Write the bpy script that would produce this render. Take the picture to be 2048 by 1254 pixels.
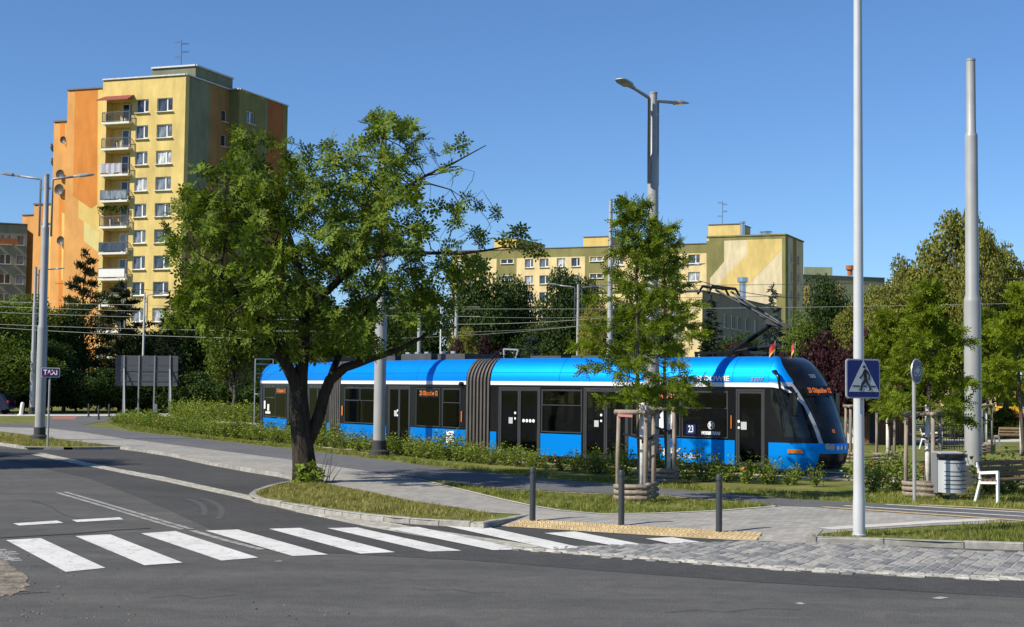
import bpy, bmesh, math, random
import numpy as np
from mathutils import Vector, Matrix
from mathutils.geometry import tessellate_polygon as _tess
def tessellate_polygon(loops):
    n = sum(len(l) for l in loops)
    return [tuple(t) for t in _tess(loops) if len(set(t)) == 3 and all(0 <= i < n for i in t)]

# ------------------------------------------------------------------ camera
FPX, CX, CY = 2840.0, 1024.0, 627.0          # focal length / centre in photograph pixels (2048 x 1254)
CAM_H, PITCH, ROLL = 2.35, math.atan(150.0 / 2840.0), 0.0105
scene = bpy.context.scene
for o in list(bpy.data.objects):
    bpy.data.objects.remove(o)
COL = scene.collection
cam_data = bpy.data.cameras.new('camera')
cam = bpy.data.objects.new('camera', cam_data)
COL.objects.link(cam)
CAM_R = Matrix.Rotation(math.pi / 2 + PITCH, 3, 'X') @ Matrix.Rotation(ROLL, 3, 'Z')
cam.matrix_world = Matrix.Translation((0, 0, CAM_H)) @ CAM_R.to_4x4()
cam_data.sensor_fit = 'HORIZONTAL'
cam_data.sensor_width = 36.0
cam_data.lens = FPX / 2048.0 * 36.0
cam_data.clip_start, cam_data.clip_end = 0.1, 6000.0
scene.camera = cam

# ------------------------------------------------------------------ sky, sun, exposure
SUN_ELEV = math.radians(41)
SHADOW = Vector((0.875, 0.485, 0)).normalized()        # direction in which shadows fall on the ground
world = bpy.data.worlds.new('World')
scene.world = world
world.use_nodes = True
wn = world.node_tree.nodes
sky = wn.new('ShaderNodeTexSky')
sky.sky_type = 'NISHITA'
sky.sun_disc = False
sky.sun_elevation = SUN_ELEV
sky.sun_rotation = math.atan2(-SHADOW.x, -SHADOW.y) % (2 * math.pi)
sky.air_density, sky.dust_density, sky.ozone_density = 0.90, 0.0, 10.0
world.node_tree.links.new(sky.outputs[0], wn['Background'].inputs[0])
wn['Background'].inputs[1].default_value = 0.103
sun_data = bpy.data.lights.new('sun', 'SUN')
sun_data.energy = 5.0
sun_data.angle = math.radians(0.53)
sun_data.color = (1.0, 0.93, 0.80)
sun = bpy.data.objects.new('sun', sun_data)
COL.objects.link(sun)
to_sun = Vector((-SHADOW.x * math.cos(SUN_ELEV), -SHADOW.y * math.cos(SUN_ELEV), math.sin(SUN_ELEV)))
sun.rotation_euler = to_sun.to_track_quat('Z', 'Y').to_euler()
sun.location = (-40, -30, 60)
scene.view_settings.view_transform = 'Standard'
scene.view_settings.look = 'None'
scene.view_settings.exposure = 0.40
scene.view_settings.gamma = 1.0
scene.view_settings.use_curve_mapping = False
scene.render.engine = 'CYCLES'
scene.cycles.max_bounces = 6
scene.cycles.transparent_max_bounces = 8
scene.cycles.caustics_reflective = False
scene.cycles.caustics_refractive = False

# ------------------------------------------------------------------ helpers
def ray(px, py):
    d = CAM_R @ Vector(((px - CX) / FPX, -(py - CY) / FPX, -1.0))
    return d
def G(px, py, z=0.0):
    """photograph pixel -> point on the level z"""
    d = ray(px, py)
    t = (z - CAM_H) / d.z
    return Vector((d.x * t, d.y * t, z))
def AT(px, py, Y):
    """photograph pixel -> point at the ground distance Y"""
    d = ray(px, py)
    t = Y / d.y
    return Vector((d.x * t, Y, CAM_H + d.z * t))
def top_z(px, py, Y):
    return AT(px, py, Y).z

def tag(o, label=None, cat=None, group=None, kind=None):
    if label: o['label'] = label
    if cat: o['category'] = cat
    if group: o['group'] = group
    if kind: o['kind'] = kind
    return o
def link(o, parent=None):
    COL.objects.link(o)
    if parent is not None:
        o.parent = parent
    return o
def empty(name, loc=(0, 0, 0), rz=0.0, label=None, cat=None, group=None):
    o = bpy.data.objects.new(name, None)
    o.empty_display_size = 0.2
    o.location = loc
    o.rotation_euler = (0, 0, rz)
    COL.objects.link(o)
    return tag(o, label, cat, group)
def copy_tree(o, parent=None):
    c = o.copy()
    link(c, parent)
    for ch in list(o.children):
        copy_tree(ch, c)
    return c
def inst(name, me, parent=None, loc=(0, 0, 0), rot=(0, 0, 0), scale=None):
    o = bpy.data.objects.new(name, me)
    o.location = loc
    o.rotation_euler = rot
    if scale is not None:
        o.scale = scale if hasattr(scale, '__len__') else (scale,) * 3
    return link(o, parent)

class MB:
    """collects simple shapes into one mesh"""
    def __init__(self):
        self.v, self.f, self.m, self.s = [], [], [], []
        self.cur, self.sm = 0, False
    def add(self, vs, fs):
        b = len(self.v)
        self.v += [tuple(p) for p in vs]
        for f in fs:
            self.f.append(tuple(b + i for i in f))
            self.m.append(self.cur)
            self.s.append(self.sm)
        return self
    def box(self, lo, hi, M=None):
        x0, y0, z0 = lo; x1, y1, z1 = hi
        vs = [Vector(p) for p in ((x0,y0,z0),(x1,y0,z0),(x1,y1,z0),(x0,y1,z0),(x0,y0,z1),(x1,y0,z1),(x1,y1,z1),(x0,y1,z1))]
        if M is not None: vs = [M @ p for p in vs]
        return self.add(vs, [(0,3,2,1),(4,5,6,7),(0,1,5,4),(1,2,6,5),(2,3,7,6),(3,0,4,7)])
    def bar(self, a, b, w, h=None, up=(0, 0, 1)):
        """rectangular bar from a to b"""
        h = h or w
        a, b = Vector(a), Vector(b)
        d = (b - a).normalized()
        u = Vector(up)
        s = d.cross(u)
        if s.length < 1e-4: s = d.cross(Vector((1, 0, 0)))
        s.normalize(); t = s.cross(d)
        vs = []
        for p in (a, b):
            for i, j in ((-1,-1),(1,-1),(1,1),(-1,1)):
                vs.append(p + s * (i * w / 2) + t * (j * h / 2))
        return self.add(vs, [(0,1,2,3),(7,6,5,4),(0,4,5,1),(1,5,6,2),(2,6,7,3),(3,7,4,0)])
    def tube(self, pts, rad, n=8, caps=True):
        pts = [Vector(p) for p in pts]
        if not hasattr(rad, '__len__'): rad = [rad] * len(pts)
        vs, fs = [], []
        ref = None
        for i, p in enumerate(pts):
            d = (pts[min(i + 1, len(pts) - 1)] - pts[max(i - 1, 0)])
            d.normalize()
            if ref is None:
                ref = d.cross(Vector((0, 0, 1)))
                if ref.length < 1e-3: ref = Vector((1, 0, 0))
            ref = (ref - d * ref.dot(d)).normalized()
            t = d.cross(ref)
            for k in range(n):
                a = 2 * math.pi * k / n
                vs.append(p + (ref * math.cos(a) + t * math.sin(a)) * rad[i])
        for i in range(len(pts) - 1):
            for k in range(n):
                fs.append((i*n+k, i*n+(k+1)%n, (i+1)*n+(k+1)%n, (i+1)*n+k))
        if caps:
            fs.append(tuple(range(n))[::-1])
            fs.append(tuple((len(pts)-1)*n + k for k in range(n)))
        return self.add(vs, fs)
    def lathe(self, prof, n=24, c=(0, 0), caps=True):
        """(r, z) profile about a vertical axis"""
        vs, fs = [], []
        for r, z in prof:
            for k in range(n):
                a = 2 * math.pi * k / n
                vs.append((c[0] + r * math.cos(a), c[1] + r * math.sin(a), z))
        for i in range(len(prof) - 1):
            for k in range(n):
                fs.append((i*n+k, i*n+(k+1)%n, (i+1)*n+(k+1)%n, (i+1)*n+k))
        if caps:
            fs.append(tuple(range(n))[::-1])
            fs.append(tuple((len(prof)-1)*n + k for k in range(n)))
        return self.add(vs, fs)
    def prism(self, poly, a, b, M=None):
        """polygon in (x, z) extruded from y=a to y=b"""
        n = len(poly)
        vs = [Vector((x, a, z)) for x, z in poly] + [Vector((x, b, z)) for x, z in poly]
        if M is not None: vs = [M @ p for p in vs]
        tri = tessellate_polygon([[Vector((x, z, 0)) for x, z in poly]])
        fs = [t for t in tri] + [tuple(i + n for i in t)[::-1] for t in tri]
        fs += [(i, (i+1) % n, n + (i+1) % n, n + i) for i in range(n)]
        return self.add(vs, fs)
    def mesh(self, name, mats):
        me = bpy.data.meshes.new(name)
        me.from_pydata(self.v, [], self.f)
        if not isinstance(mats, (list, tuple)): mats = [mats]
        for m in mats: me.materials.append(m)
        me.polygons.foreach_set('material_index', self.m)
        me.polygons.foreach_set('use_smooth', self.s)
        bm = bmesh.new(); bm.from_mesh(me)
        bmesh.ops.recalc_face_normals(bm, faces=bm.faces)
        bm.to_mesh(me); bm.free()
        me.update()
        return me
    def build(self, name, mats, parent=None, loc=(0, 0, 0), rot=(0, 0, 0)):
        return inst(name, self.mesh(name, mats), parent, loc, rot)

def smooth_by_angle(me, deg=40):
    """soft shading except across hard edges"""
    bm = bmesh.new(); bm.from_mesh(me)
    for f in bm.faces: f.smooth = True
    for e in bm.edges:
        if len(e.link_faces) == 2:
            e.smooth = e.calc_face_angle(0) < math.radians(deg)
    bm.to_mesh(me); bm.free()
    return me

def sheet(name, pts, mat, parent=None, kind=None, flip=False):
    """flat (or gently bent) outline filled with triangles"""
    pts = [Vector(p) for p in pts]
    tri = tessellate_polygon([[Vector((p.x, p.y, 0)) for p in pts]])
    me = bpy.data.meshes.new(name)
    fs = []
    for t in tri:
        a, b, c = (pts[i] for i in t)
        nz = (b - a).cross(c - a).z
        fs.append(t if nz > 0 else t[::-1])
    me.from_pydata([tuple(p) for p in pts], [], fs)
    me.materials.append(mat)
    me.update()
    o = inst(name, me, parent)
    if kind: o['kind'] = kind
    return o

def np_mesh(name, V, F, mats, MI=None, smooth=False):
    """big mesh from numpy arrays: V (n,3), F (m,k)"""
    me = bpy.data.meshes.new(name)
    n, (m, k) = len(V), F.shape
    me.vertices.add(n)
    me.vertices.foreach_set('co', np.ascontiguousarray(V, dtype=np.float32).ravel())
    me.loops.add(m * k)
    me.loops.foreach_set('vertex_index', np.ascontiguousarray(F, dtype=np.int32).ravel())
    me.polygons.add(m)
    me.polygons.foreach_set('loop_start', np.arange(0, m * k, k, dtype=np.int32))
    me.polygons.foreach_set('loop_total', np.full(m, k, dtype=np.int32))
    if not isinstance(mats, (list, tuple)): mats = [mats]
    for mm in mats: me.materials.append(mm)
    if MI is not None: me.polygons.foreach_set('material_index', np.ascontiguousarray(MI, dtype=np.int32))
    if smooth: me.polygons.foreach_set('use_smooth', np.ones(m, dtype=bool))
    me.update(calc_edges=True)
    return me

def scatter(tv, tf, P, D, S, rng, roll=None):
    """place a template (local z = direction D) at P with size S; returns V, F"""
    N = len(P)
    D = D / (np.linalg.norm(D, axis=1, keepdims=True) + 1e-9)
    R = rng.normal(size=(N, 3))
    X = R - D * np.sum(R * D, axis=1, keepdims=True)
    X /= (np.linalg.norm(X, axis=1, keepdims=True) + 1e-9)
    Y = np.cross(D, X)
    V = (tv[None, :, 0:1] * X[:, None, :] + tv[None, :, 1:2] * Y[:, None, :] + tv[None, :, 2:3] * D[:, None, :])
    V = V * S[:, None, None] + P[:, None, :]
    K = len(tv)
    F = tf[None, :, :] + (np.arange(N) * K)[:, None, None]
    return V.reshape(-1, 3), F.reshape(-1, tf.shape[1])

def text_mesh(body, size, mat, extrude=0.0, shear=0.0, bold=0.0, align='CENTER', width=None):
    cu = bpy.data.curves.new('lettering', 'FONT')
    cu.body = body
    cu.size = size
    cu.shear = shear
    cu.offset = bold
    cu.align_x = align
    cu.align_y = 'CENTER'
    cu.extrude = extrude
    cu.resolution_u = 3
    o = bpy.data.objects.new('lettering', cu)
    COL.objects.link(o)
    bpy.context.view_layer.update()
    me = bpy.data.meshes.new_from_object(o.evaluated_get(bpy.context.evaluated_depsgraph_get()))
    bpy.data.objects.remove(o)
    me.materials.clear()
    me.materials.append(mat)
    if width:
        xs = [v.co.x for v in me.vertices]
        k = width / max(1e-6, max(xs) - min(xs))
        for v in me.vertices: v.co.x *= k
    return me
# ------------------------------------------------------------------ materials
def new_mat(name):
    m = bpy.data.materials.new(name)
    m.use_nodes = True
    nt = m.node_tree
    return m, nt, nt.nodes['Principled BSDF'], nt.nodes['Material Output']
def noise(nt, scale, detail=4, rough=0.55, coord='Object', stretch=None, dist=0.0):
    tc = nt.nodes.new('ShaderNodeTexCoord')
    n = nt.nodes.new('ShaderNodeTexNoise')
    n.inputs['Scale'].default_value = scale
    n.inputs['Detail'].default_value = detail
    n.inputs['Roughness'].default_value = rough
    n.inputs['Distortion'].default_value = dist
    if stretch:
        mp = nt.nodes.new('ShaderNodeMapping')
        mp.inputs['Scale'].default_value = stretch
        nt.links.new(tc.outputs[coord], mp.inputs[0])
        nt.links.new(mp.outputs[0], n.inputs['Vector'])
    else:
        nt.links.new(tc.outputs[coord], n.inputs['Vector'])
    return n.outputs['Fac']
def ramp(nt, fac, stops):
    r = nt.nodes.new('ShaderNodeValToRGB')
    el = r.color_ramp.elements
    while len(el) < len(stops): el.new(0.5)
    for e, (p, c) in zip(el, stops):
        e.position = p
        e.color = (*c, 1) if len(c) == 3 else c
    nt.links.new(fac, r.inputs[0])
    return r.outputs[0]
def mix(nt, a, b, fac, mode='MIX'):
    m = nt.nodes.new('ShaderNodeMix')
    m.data_type = 'RGBA'
    m.blend_type = mode
    for sock, val in ((m.inputs[0], fac), (m.inputs[6], a), (m.inputs[7], b)):
        if hasattr(val, 'is_output'): nt.links.new(val, sock)
        elif isinstance(val, (int, float)): sock.default_value = val
        else: sock.default_value = (*val, 1)
    return m.outputs[2]
def bump(nt, bsdf, h, strength=0.3, dist=0.02):
    b = nt.nodes.new('ShaderNodeBump')
    b.inputs['Strength'].default_value = strength
    b.inputs['Distance'].default_value = dist
    nt.links.new(h, b.inputs['Height'])
    nt.links.new(b.outputs[0], bsdf.inputs['Normal'])
def scl(c, k): return tuple(min(1, x * k) for x in c)
def plain(name, col, rough=0.6, var=0.15, scale=3.0, metal=0.0, bmp=0.0, bscale=40, coat=0.0, spec=0.5, stretch=None):
    m, nt, b, _ = new_mat(name)
    if var:
        n = noise(nt, scale, stretch=stretch)
        nt.links.new(ramp(nt, n, [(0.3, scl(col, 1 - var)), (0.7, scl(col, 1 + var))]), b.inputs['Base Color'])
    else:
        b.inputs['Base Color'].default_value = (*col, 1)
    b.inputs['Roughness'].default_value = rough
    b.inputs['Metallic'].default_value = metal
    b.inputs['Specular IOR Level'].default_value = spec
    if coat:
        b.inputs['Coat Weight'].default_value = coat
        b.inputs['Coat Roughness'].default_value = 0.06
    if bmp: bump(nt, b, noise(nt, bscale), bmp)
    return m
def asphalt(name, col, worn, patch=0.25):
    m, nt, b, _ = new_mat(name)
    big = noise(nt, 0.22, 5, 0.6, dist=0.4)
    fine = noise(nt, 55, 2, 0.7)
    streak = noise(nt, 0.8, 4, 0.6, stretch=(0.25, 1.3, 1))
    c1 = ramp(nt, big, [(0.35, col), (0.68, worn)])
    c2 = mix(nt, c1, ramp(nt, streak, [(0.35, scl(col, 0.8)), (0.7, scl(worn, 1.1))]), patch)
    c3 = mix(nt, c2, ramp(nt, fine, [(0.3, (0.3,) * 3), (0.55, (1.0,) * 3), (0.75, (2.1,) * 3)]), 0.85, 'MULTIPLY')
    blot = noise(nt, 2.2, 5, 0.7, dist=1.0)
    c3 = mix(nt, c3, ramp(nt, blot, [(0.38, (0.86,) * 3), (0.52, (1.0,) * 3), (0.7, (1.16, 1.14, 1.10))]), 1.0, 'MULTIPLY')
    nt.links.new(c3, b.inputs['Base Color'])
    b.inputs['Roughness'].default_value = 0.86
    b.inputs['Specular IOR Level'].default_value = 0.3
    bump(nt, b, fine, 0.5, 0.01)
    return m
def leaf_mat(name, dark, light, trans=0.35, warm=None):
    """leaf colour differs from leaf to leaf; a little light passes through"""
    m, nt, b, out = new_mat(name)
    g = nt.nodes.new('ShaderNodeNewGeometry')
    oi = nt.nodes.new('ShaderNodeObjectInfo')
    stops = [(0.0, dark), (0.75, light)]
    if warm: stops.append((1.0, warm))
    c = ramp(nt, g.outputs['Random Per Island'], stops)
    c = mix(nt, c, ramp(nt, oi.outputs['Random'], [(0, (0.82, 0.86, 0.82)), (1, (1.12, 1.1, 1.05))]), 1.0, 'MULTIPLY')
    nt.links.new(c, b.inputs['Base Color'])
    b.inputs['Roughness'].default_value = 0.6
    b.inputs['Specular IOR Level'].default_value = 0.1
    t = nt.nodes.new('ShaderNodeBsdfTranslucent')
    nt.links.new(mix(nt, c, (1.0, 1.0, 0.35), 1.0, 'MULTIPLY'), t.inputs[0])
    ms = nt.nodes.new('ShaderNodeMixShader')
    ms.inputs[0].default_value = trans
    nt.links.new(b.outputs[0], ms.inputs[1]); nt.links.new(t.outputs[0], ms.inputs[2])
    nt.links.new(ms.outputs[0], out.inputs[0])
    return m
def bark_mat(name, col):
    m, nt, b, _ = new_mat(name)
    n = noise(nt, 9, 5, 0.65, stretch=(1.6, 1.6, 0.25))
    nt.links.new(ramp(nt, n, [(0.3, scl(col, 0.35)), (0.6, col), (0.8, scl(col, 1.7))]), b.inputs['Base Color'])
    b.inputs['Roughness'].default_value = 0.95
    b.inputs['Specular IOR Level'].default_value = 0.1
    bump(nt, b, n, 0.9, 0.05)
    return m
def render_wall(name, col, dirt=0.25):
    """painted plaster with faint panel joints and streaks of dirt"""
    m, nt, b, _ = new_mat(name)
    n = noise(nt, 0.35, 5, 0.6)
    st = noise(nt, 1.0, 5, 0.65, stretch=(1.0, 1.0, 0.3))
    dirt *= 0.75
    c = ramp(nt, n, [(0.3, scl(col, 0.9)), (0.7, scl(col, 1.08))])
    c = mix(nt, c, ramp(nt, st, [(0.35, (1 - dirt,) * 3), (0.62, (1.03,) * 3)]), 1.0, 'MULTIPLY')
    nt.links.new(c, b.inputs['Base Color'])
    b.inputs['Roughness'].default_value = 0.92
    b.inputs['Specular IOR Level'].default_value = 0.15
    bump(nt, b, noise(nt, 6), 0.15, 0.03)
    return m
def ground_mat(name, stops, scale=1.5, fine=30, bmp=0.6):
    m, nt, b, _ = new_mat(name)
    a = noise(nt, scale, 6, 0.65, dist=0.3)
    f = noise(nt, fine, 3, 0.7)
    c = ramp(nt, a, stops)
    c = mix(nt, c, ramp(nt, f, [(0.3, (0.6,) * 3), (0.7, (1.35,) * 3)]), 0.8, 'MULTIPLY')
    nt.links.new(c, b.inputs['Base Color'])
    b.inputs['Roughness'].default_value = 0.95
    b.inputs['Specular IOR Level'].default_value = 0.1
    bump(nt, b, f, bmp, 0.03)
    return m
def paver_mat(name, col, w, h, ang=0.0, mortar=0.6, var=0.18):
    """small concrete pavers, too small in the picture to be told apart one by one"""
    m, nt, b, _ = new_mat(name)
    tc = nt.nodes.new('ShaderNodeTexCoord')
    mp = nt.nodes.new('ShaderNodeMapping')
    mp.inputs['Rotation'].default_value = (0, 0, ang)
    nt.links.new(tc.outputs['Object'], mp.inputs[0])
    br = nt.nodes.new('ShaderNodeTexBrick')
    br.inputs['Scale'].default_value = 1.0
    br.inputs['Brick Width'].default_value = w
    br.inputs['Row Height'].default_value = h
    br.inputs['Mortar Size'].default_value = 0.006
    br.inputs['Color1'].default_value = (*scl(col, 1 - var), 1)
    br.inputs['Color2'].default_value = (*scl(col, 1 + var), 1)
    br.inputs['Mortar'].default_value = (*scl(col, mortar), 1)
    nt.links.new(mp.outputs[0], br.inputs['Vector'])
    n = noise(nt, 0.5, 5, 0.6)
    c = mix(nt, br.outputs[0], ramp(nt, n, [(0.3, (0.85,) * 3), (0.7, (1.12, 1.1, 1.06))]), 1.0, 'MULTIPLY')
    nt.links.new(c, b.inputs['Base Color'])
    b.inputs['Roughness'].default_value = 0.9
    b.inputs['Specular IOR Level'].default_value = 0.2
    bump(nt, b, br.outputs['Fac'], -0.3, 0.006)
    return m
def paint_mat(name, asph, wear=0.62, white=(0.72, 0.72, 0.70)):
    """white road paint, worn through to the asphalt in places"""
    m, nt, b, _ = new_mat(name)
    n = noise(nt, 5, 6, 0.75, dist=0.6)
    f = noise(nt, 45, 3, 0.7)
    s = noise(nt, 1.2, 3, 0.5)
    w = ramp(nt, s, [(0.3, scl(white, 0.82)), (0.7, white)])
    c = mix(nt, w, asph, ramp(nt, mix(nt, n, f, 0.35), [(wear - 0.05, (0, 0, 0)), (wear + 0.06, (0.85,) * 3)]))
    nt.links.new(c, b.inputs['Base Color'])
    b.inputs['Roughness'].default_value = 0.8
    bump(nt, b, f, 0.2, 0.005)
    return m
def rand_mat(name, stops, rough=0.8, bmp=0.3, bscale=30, spec=0.2):
    """colour picked per object, with a little mottling"""
    m, nt, b, _ = new_mat(name)
    oi = nt.nodes.new('ShaderNodeObjectInfo')
    c = ramp(nt, oi.outputs['Random'], stops)
    n = noise(nt, 8, 4)
    c = mix(nt, c, ramp(nt, n, [(0.3, (0.75,) * 3), (0.7, (1.2,) * 3)]), 1.0, 'MULTIPLY')
    nt.links.new(c, b.inputs['Base Color'])
    b.inputs['Roughness'].default_value = rough
    b.inputs['Specular IOR Level'].default_value = spec
    if bmp: bump(nt, b, noise(nt, bscale), bmp, 0.01)
    return m
def island_mat(name, stops, rough=0.85):
    m, nt, b, _ = new_mat(name)
    g = nt.nodes.new('ShaderNodeNewGeometry')
    c = ramp(nt, g.outputs['Random Per Island'], stops)
    n = noise(nt, 8, 4)
    c = mix(nt, c, ramp(nt, n, [(0.3, (0.75,) * 3), (0.7, (1.2,) * 3)]), 1.0, 'MULTIPLY')
    nt.links.new(c, b.inputs['Base Color'])
    b.inputs['Roughness'].default_value = rough
    b.inputs['Specular IOR Level'].default_value = 0.2
    return m
def glow_mat(name, col, strength):
    m, nt, b, _ = new_mat(name)
    b.inputs['Base Color'].default_value = (*scl(col, 0.4), 1)
    b.inputs['Emission Color'].default_value = (*col, 1)
    b.inputs['Emission Strength'].default_value = strength
    return m

M = {}
M['asphalt_old'] = asphalt('old grey asphalt', (0.082, 0.081, 0.077), (0.122, 0.118, 0.108), 0.45)
M['asphalt_new'] = asphalt('newer dark asphalt', (0.056, 0.055, 0.053), (0.078, 0.076, 0.072), 0.2)
M['asphalt_path'] = asphalt('cycle path asphalt', (0.115, 0.117, 0.12), (0.145, 0.147, 0.15), 0.15)
M['tar'] = plain('tar seam', (0.03, 0.03, 0.03), 0.7)
M['paint'] = paint_mat('worn white road paint', (0.11, 0.11, 0.108), 0.58, (0.66, 0.65, 0.62))
M['paint_thin'] = paint_mat('very worn road paint', (0.11, 0.11, 0.108), 0.50, (0.40, 0.40, 0.37))
M['tyre_mark'] = paint_mat('faint tyre mark', (0.060, 0.059, 0.057), 0.50, (0.088, 0.086, 0.082))
M['paver'] = paver_mat('grey concrete pavers', (0.31, 0.30, 0.28), 0.2, 0.1, math.radians(-29))
M['paver_light'] = plain('pale concrete slab', (0.50, 0.48, 0.43), 0.9, 0.12, 4, bmp=0.2)
M['paver_red'] = plain('red cycle paving', (0.30, 0.12, 0.09), 0.9, 0.15, 3)
M['slab_tan'] = paver_mat('tan track slabs', (0.50, 0.42, 0.32), 2.2, 1.4, math.radians(-40), 0.35, 0.08)
M['concrete'] = rand_mat('kerb concrete', [(0, (0.26, 0.25, 0.225)), (1, (0.34, 0.325, 0.295))], 0.9)
M['sett'] = rand_mat('granite sett', [(0, (0.15, 0.153, 0.155)), (0.5, (0.235, 0.235, 0.23)), (1, (0.34, 0.325, 0.295))], 0.75)
M['sett_all'] = island_mat('granite setts', [(0, (0.15, 0.153, 0.155)), (0.5, (0.235, 0.235, 0.23)), (1, (0.34, 0.325, 0.295))], 0.75)
M['gutter_all'] = island_mat('pale gutter stones', [(0, (0.24, 0.235, 0.22)), (0.5, (0.36, 0.35, 0.31)), (1, (0.5, 0.47, 0.41))], 0.85)
M['joint'] = ground_mat('sandy joint fill', [(0.3, (0.30, 0.28, 0.23)), (0.7, (0.46, 0.43, 0.36))], 2)
M['tactile'] = rand_mat('yellow tactile slab', [(0, (0.42, 0.315, 0.165)), (1, (0.52, 0.40, 0.22))], 0.85)
M['soil'] = ground_mat('soil', [(0.3, (0.07, 0.055, 0.04)), (0.7, (0.14, 0.11, 0.08))], 3)
M['sand'] = ground_mat('sandy rubble', [(0.35, (0.11, 0.10, 0.085)), (0.5, (0.20, 0.175, 0.14)), (0.7, (0.32, 0.28, 0.22))], 3.5, 18, 1.0)
M['lawn'] = ground_mat('lawn', [(0.25, (0.075, 0.095, 0.022)), (0.5, (0.14, 0.155, 0.04)), (0.72, (0.25, 0.22, 0.08))], 0.7, 25)
M['grass'] = leaf_mat('grass blades', (0.10, 0.135, 0.02), (0.23, 0.255, 0.06), 0.3, (0.42, 0.36, 0.15))
M['grass_dry'] = leaf_mat('drying grass blades', (0.14, 0.15, 0.03), (0.32, 0.29, 0.10), 0.3, (0.50, 0.41, 0.20))
M['clover'] = plain('clover flower', (0.6, 0.58, 0.5), 0.9, 0)
M['galv'] = plain('painted steel pole', (0.33, 0.335, 0.33), 0.45, 0.10, 1.5, metal=0.08)
M['galv_white'] = plain('bright galvanised pole', (0.50, 0.51, 0.51), 0.4, 0.07, 1.5, metal=0.1)
M['arm_grey'] = plain('lamp arm grey', (0.29, 0.30, 0.31), 0.45, 0.05, metal=0.2)
M['pole_base'] = plain('black pole base', (0.035, 0.035, 0.037), 0.7, 0.15)
M['lens'] = plain('lamp glass', (0.35, 0.34, 0.28), 0.2, 0.1)
M['bollard'] = plain('anthracite bollard', (0.035, 0.042, 0.047), 0.45, 0.1)
M['white_plastic'] = plain('white plastic', (0.7, 0.69, 0.64), 0.5, 0.06)
M['sign_blue'] = plain('sign blue', (0.004, 0.011, 0.12), 0.35, 0.05)
M['sign_white'] = plain('sign white', (0.42, 0.46, 0.46), 0.4, 0.05)
M['sign_red'] = plain('sign red', (0.32, 0.012, 0.03), 0.4, 0.05)
M['sign_black'] = plain('sign black', (0.008, 0.008, 0.012), 0.5, 0)
M['sign_rim'] = plain('sign rim', (0.42, 0.43, 0.45), 0.45, 0.05, metal=0.4)
M['sign_back'] = plain('sign back', (0.05, 0.057, 0.068), 0.6, 0.1)
M['wood'] = plain('weathered timber', (0.25, 0.205, 0.16), 0.9, 0.3, 14, bmp=0.5, stretch=(1, 1, 0.2))
M['wood_dark'] = plain('bench timber', (0.13, 0.085, 0.05), 0.7, 0.25, 10, bmp=0.2)
M['wood_orange'] = plain('bench timber pale', (0.42, 0.26, 0.13), 0.75, 0.2, 10)
M['timber_wall'] = plain('brown timber wall', (0.24, 0.11, 0.05), 0.8, 0.25, 8, stretch=(1, 1, 0.1))
M['strap'] = plain('black rubber strap', (0.012, 0.012, 0.012), 0.7, 0)
M['pink_tape'] = plain('pink paint', (0.5, 0.2, 0.18), 0.8, 0.1)
M['bin_grey'] = plain('bin grey', (0.47, 0.49, 0.51), 0.45, 0.06, metal=0.2)
M['bin_dark'] = plain('bin dark grey', (0.17, 0.18, 0.19), 0.5, 0.06)
M['bag'] = plain('black bin bag', (0.01, 0.01, 0.011), 0.3, 0.1, bmp=0.6, bscale=12)
M['white_steel'] = plain('white powder coat', (0.70, 0.70, 0.69), 0.4, 0.04)
M['bark'] = bark_mat('dark furrowed bark', (0.058, 0.048, 0.037))
M['bark_grey'] = bark_mat('grey bark', (0.13, 0.11, 0.09))
M['bark_white'] = plain('whitewashed trunk', (0.62, 0.60, 0.55), 0.9, 0.25, 6, bmp=0.3)
M['leaf_ash'] = leaf_mat('ash leaves', (0.04, 0.078, 0.008), (0.15, 0.205, 0.022), 0.27)
M['leaf_locust'] = leaf_mat('honey locust leaves', (0.09, 0.14, 0.010), (0.22, 0.28, 0.024), 0.42)
M['leaf_dark'] = leaf_mat('dark green leaves', (0.022, 0.045, 0.012), (0.062, 0.10, 0.026), 0.25)
M['leaf_mid'] = leaf_mat('mid green leaves', (0.055, 0.095, 0.015), (0.155, 0.205, 0.035), 0.3)
M['leaf_olive'] = leaf_mat('olive green leaves', (0.10, 0.12, 0.022), (0.28, 0.27, 0.06), 0.3)
M['leaf_purple'] = leaf_mat('purple plum leaves', (0.018, 0.008, 0.011), (0.055, 0.02, 0.026), 0.2)
M['leaf_rose'] = leaf_mat('rose leaves', (0.09, 0.15, 0.015), (0.25, 0.32, 0.045), 0.32, (0.34, 0.34, 0.12))
M['needle'] = leaf_mat('dark needles', (0.014, 0.025, 0.012), (0.04, 0.055, 0.026), 0.1)
M['needle_pine'] = leaf_mat('pine needles', (0.020, 0.032, 0.014), (0.055, 0.07, 0.028), 0.1)
M['needle_blue'] = leaf_mat('blue spruce needles', (0.035, 0.05, 0.046), (0.085, 0.11, 0.105), 0.1)
M['petal'] = plain('rose petals', (0.62, 0.10, 0.09), 0.7, 0.2)
M['petal_peach'] = plain('peach rose petals', (0.70, 0.32, 0.16), 0.7, 0.2)
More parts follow.
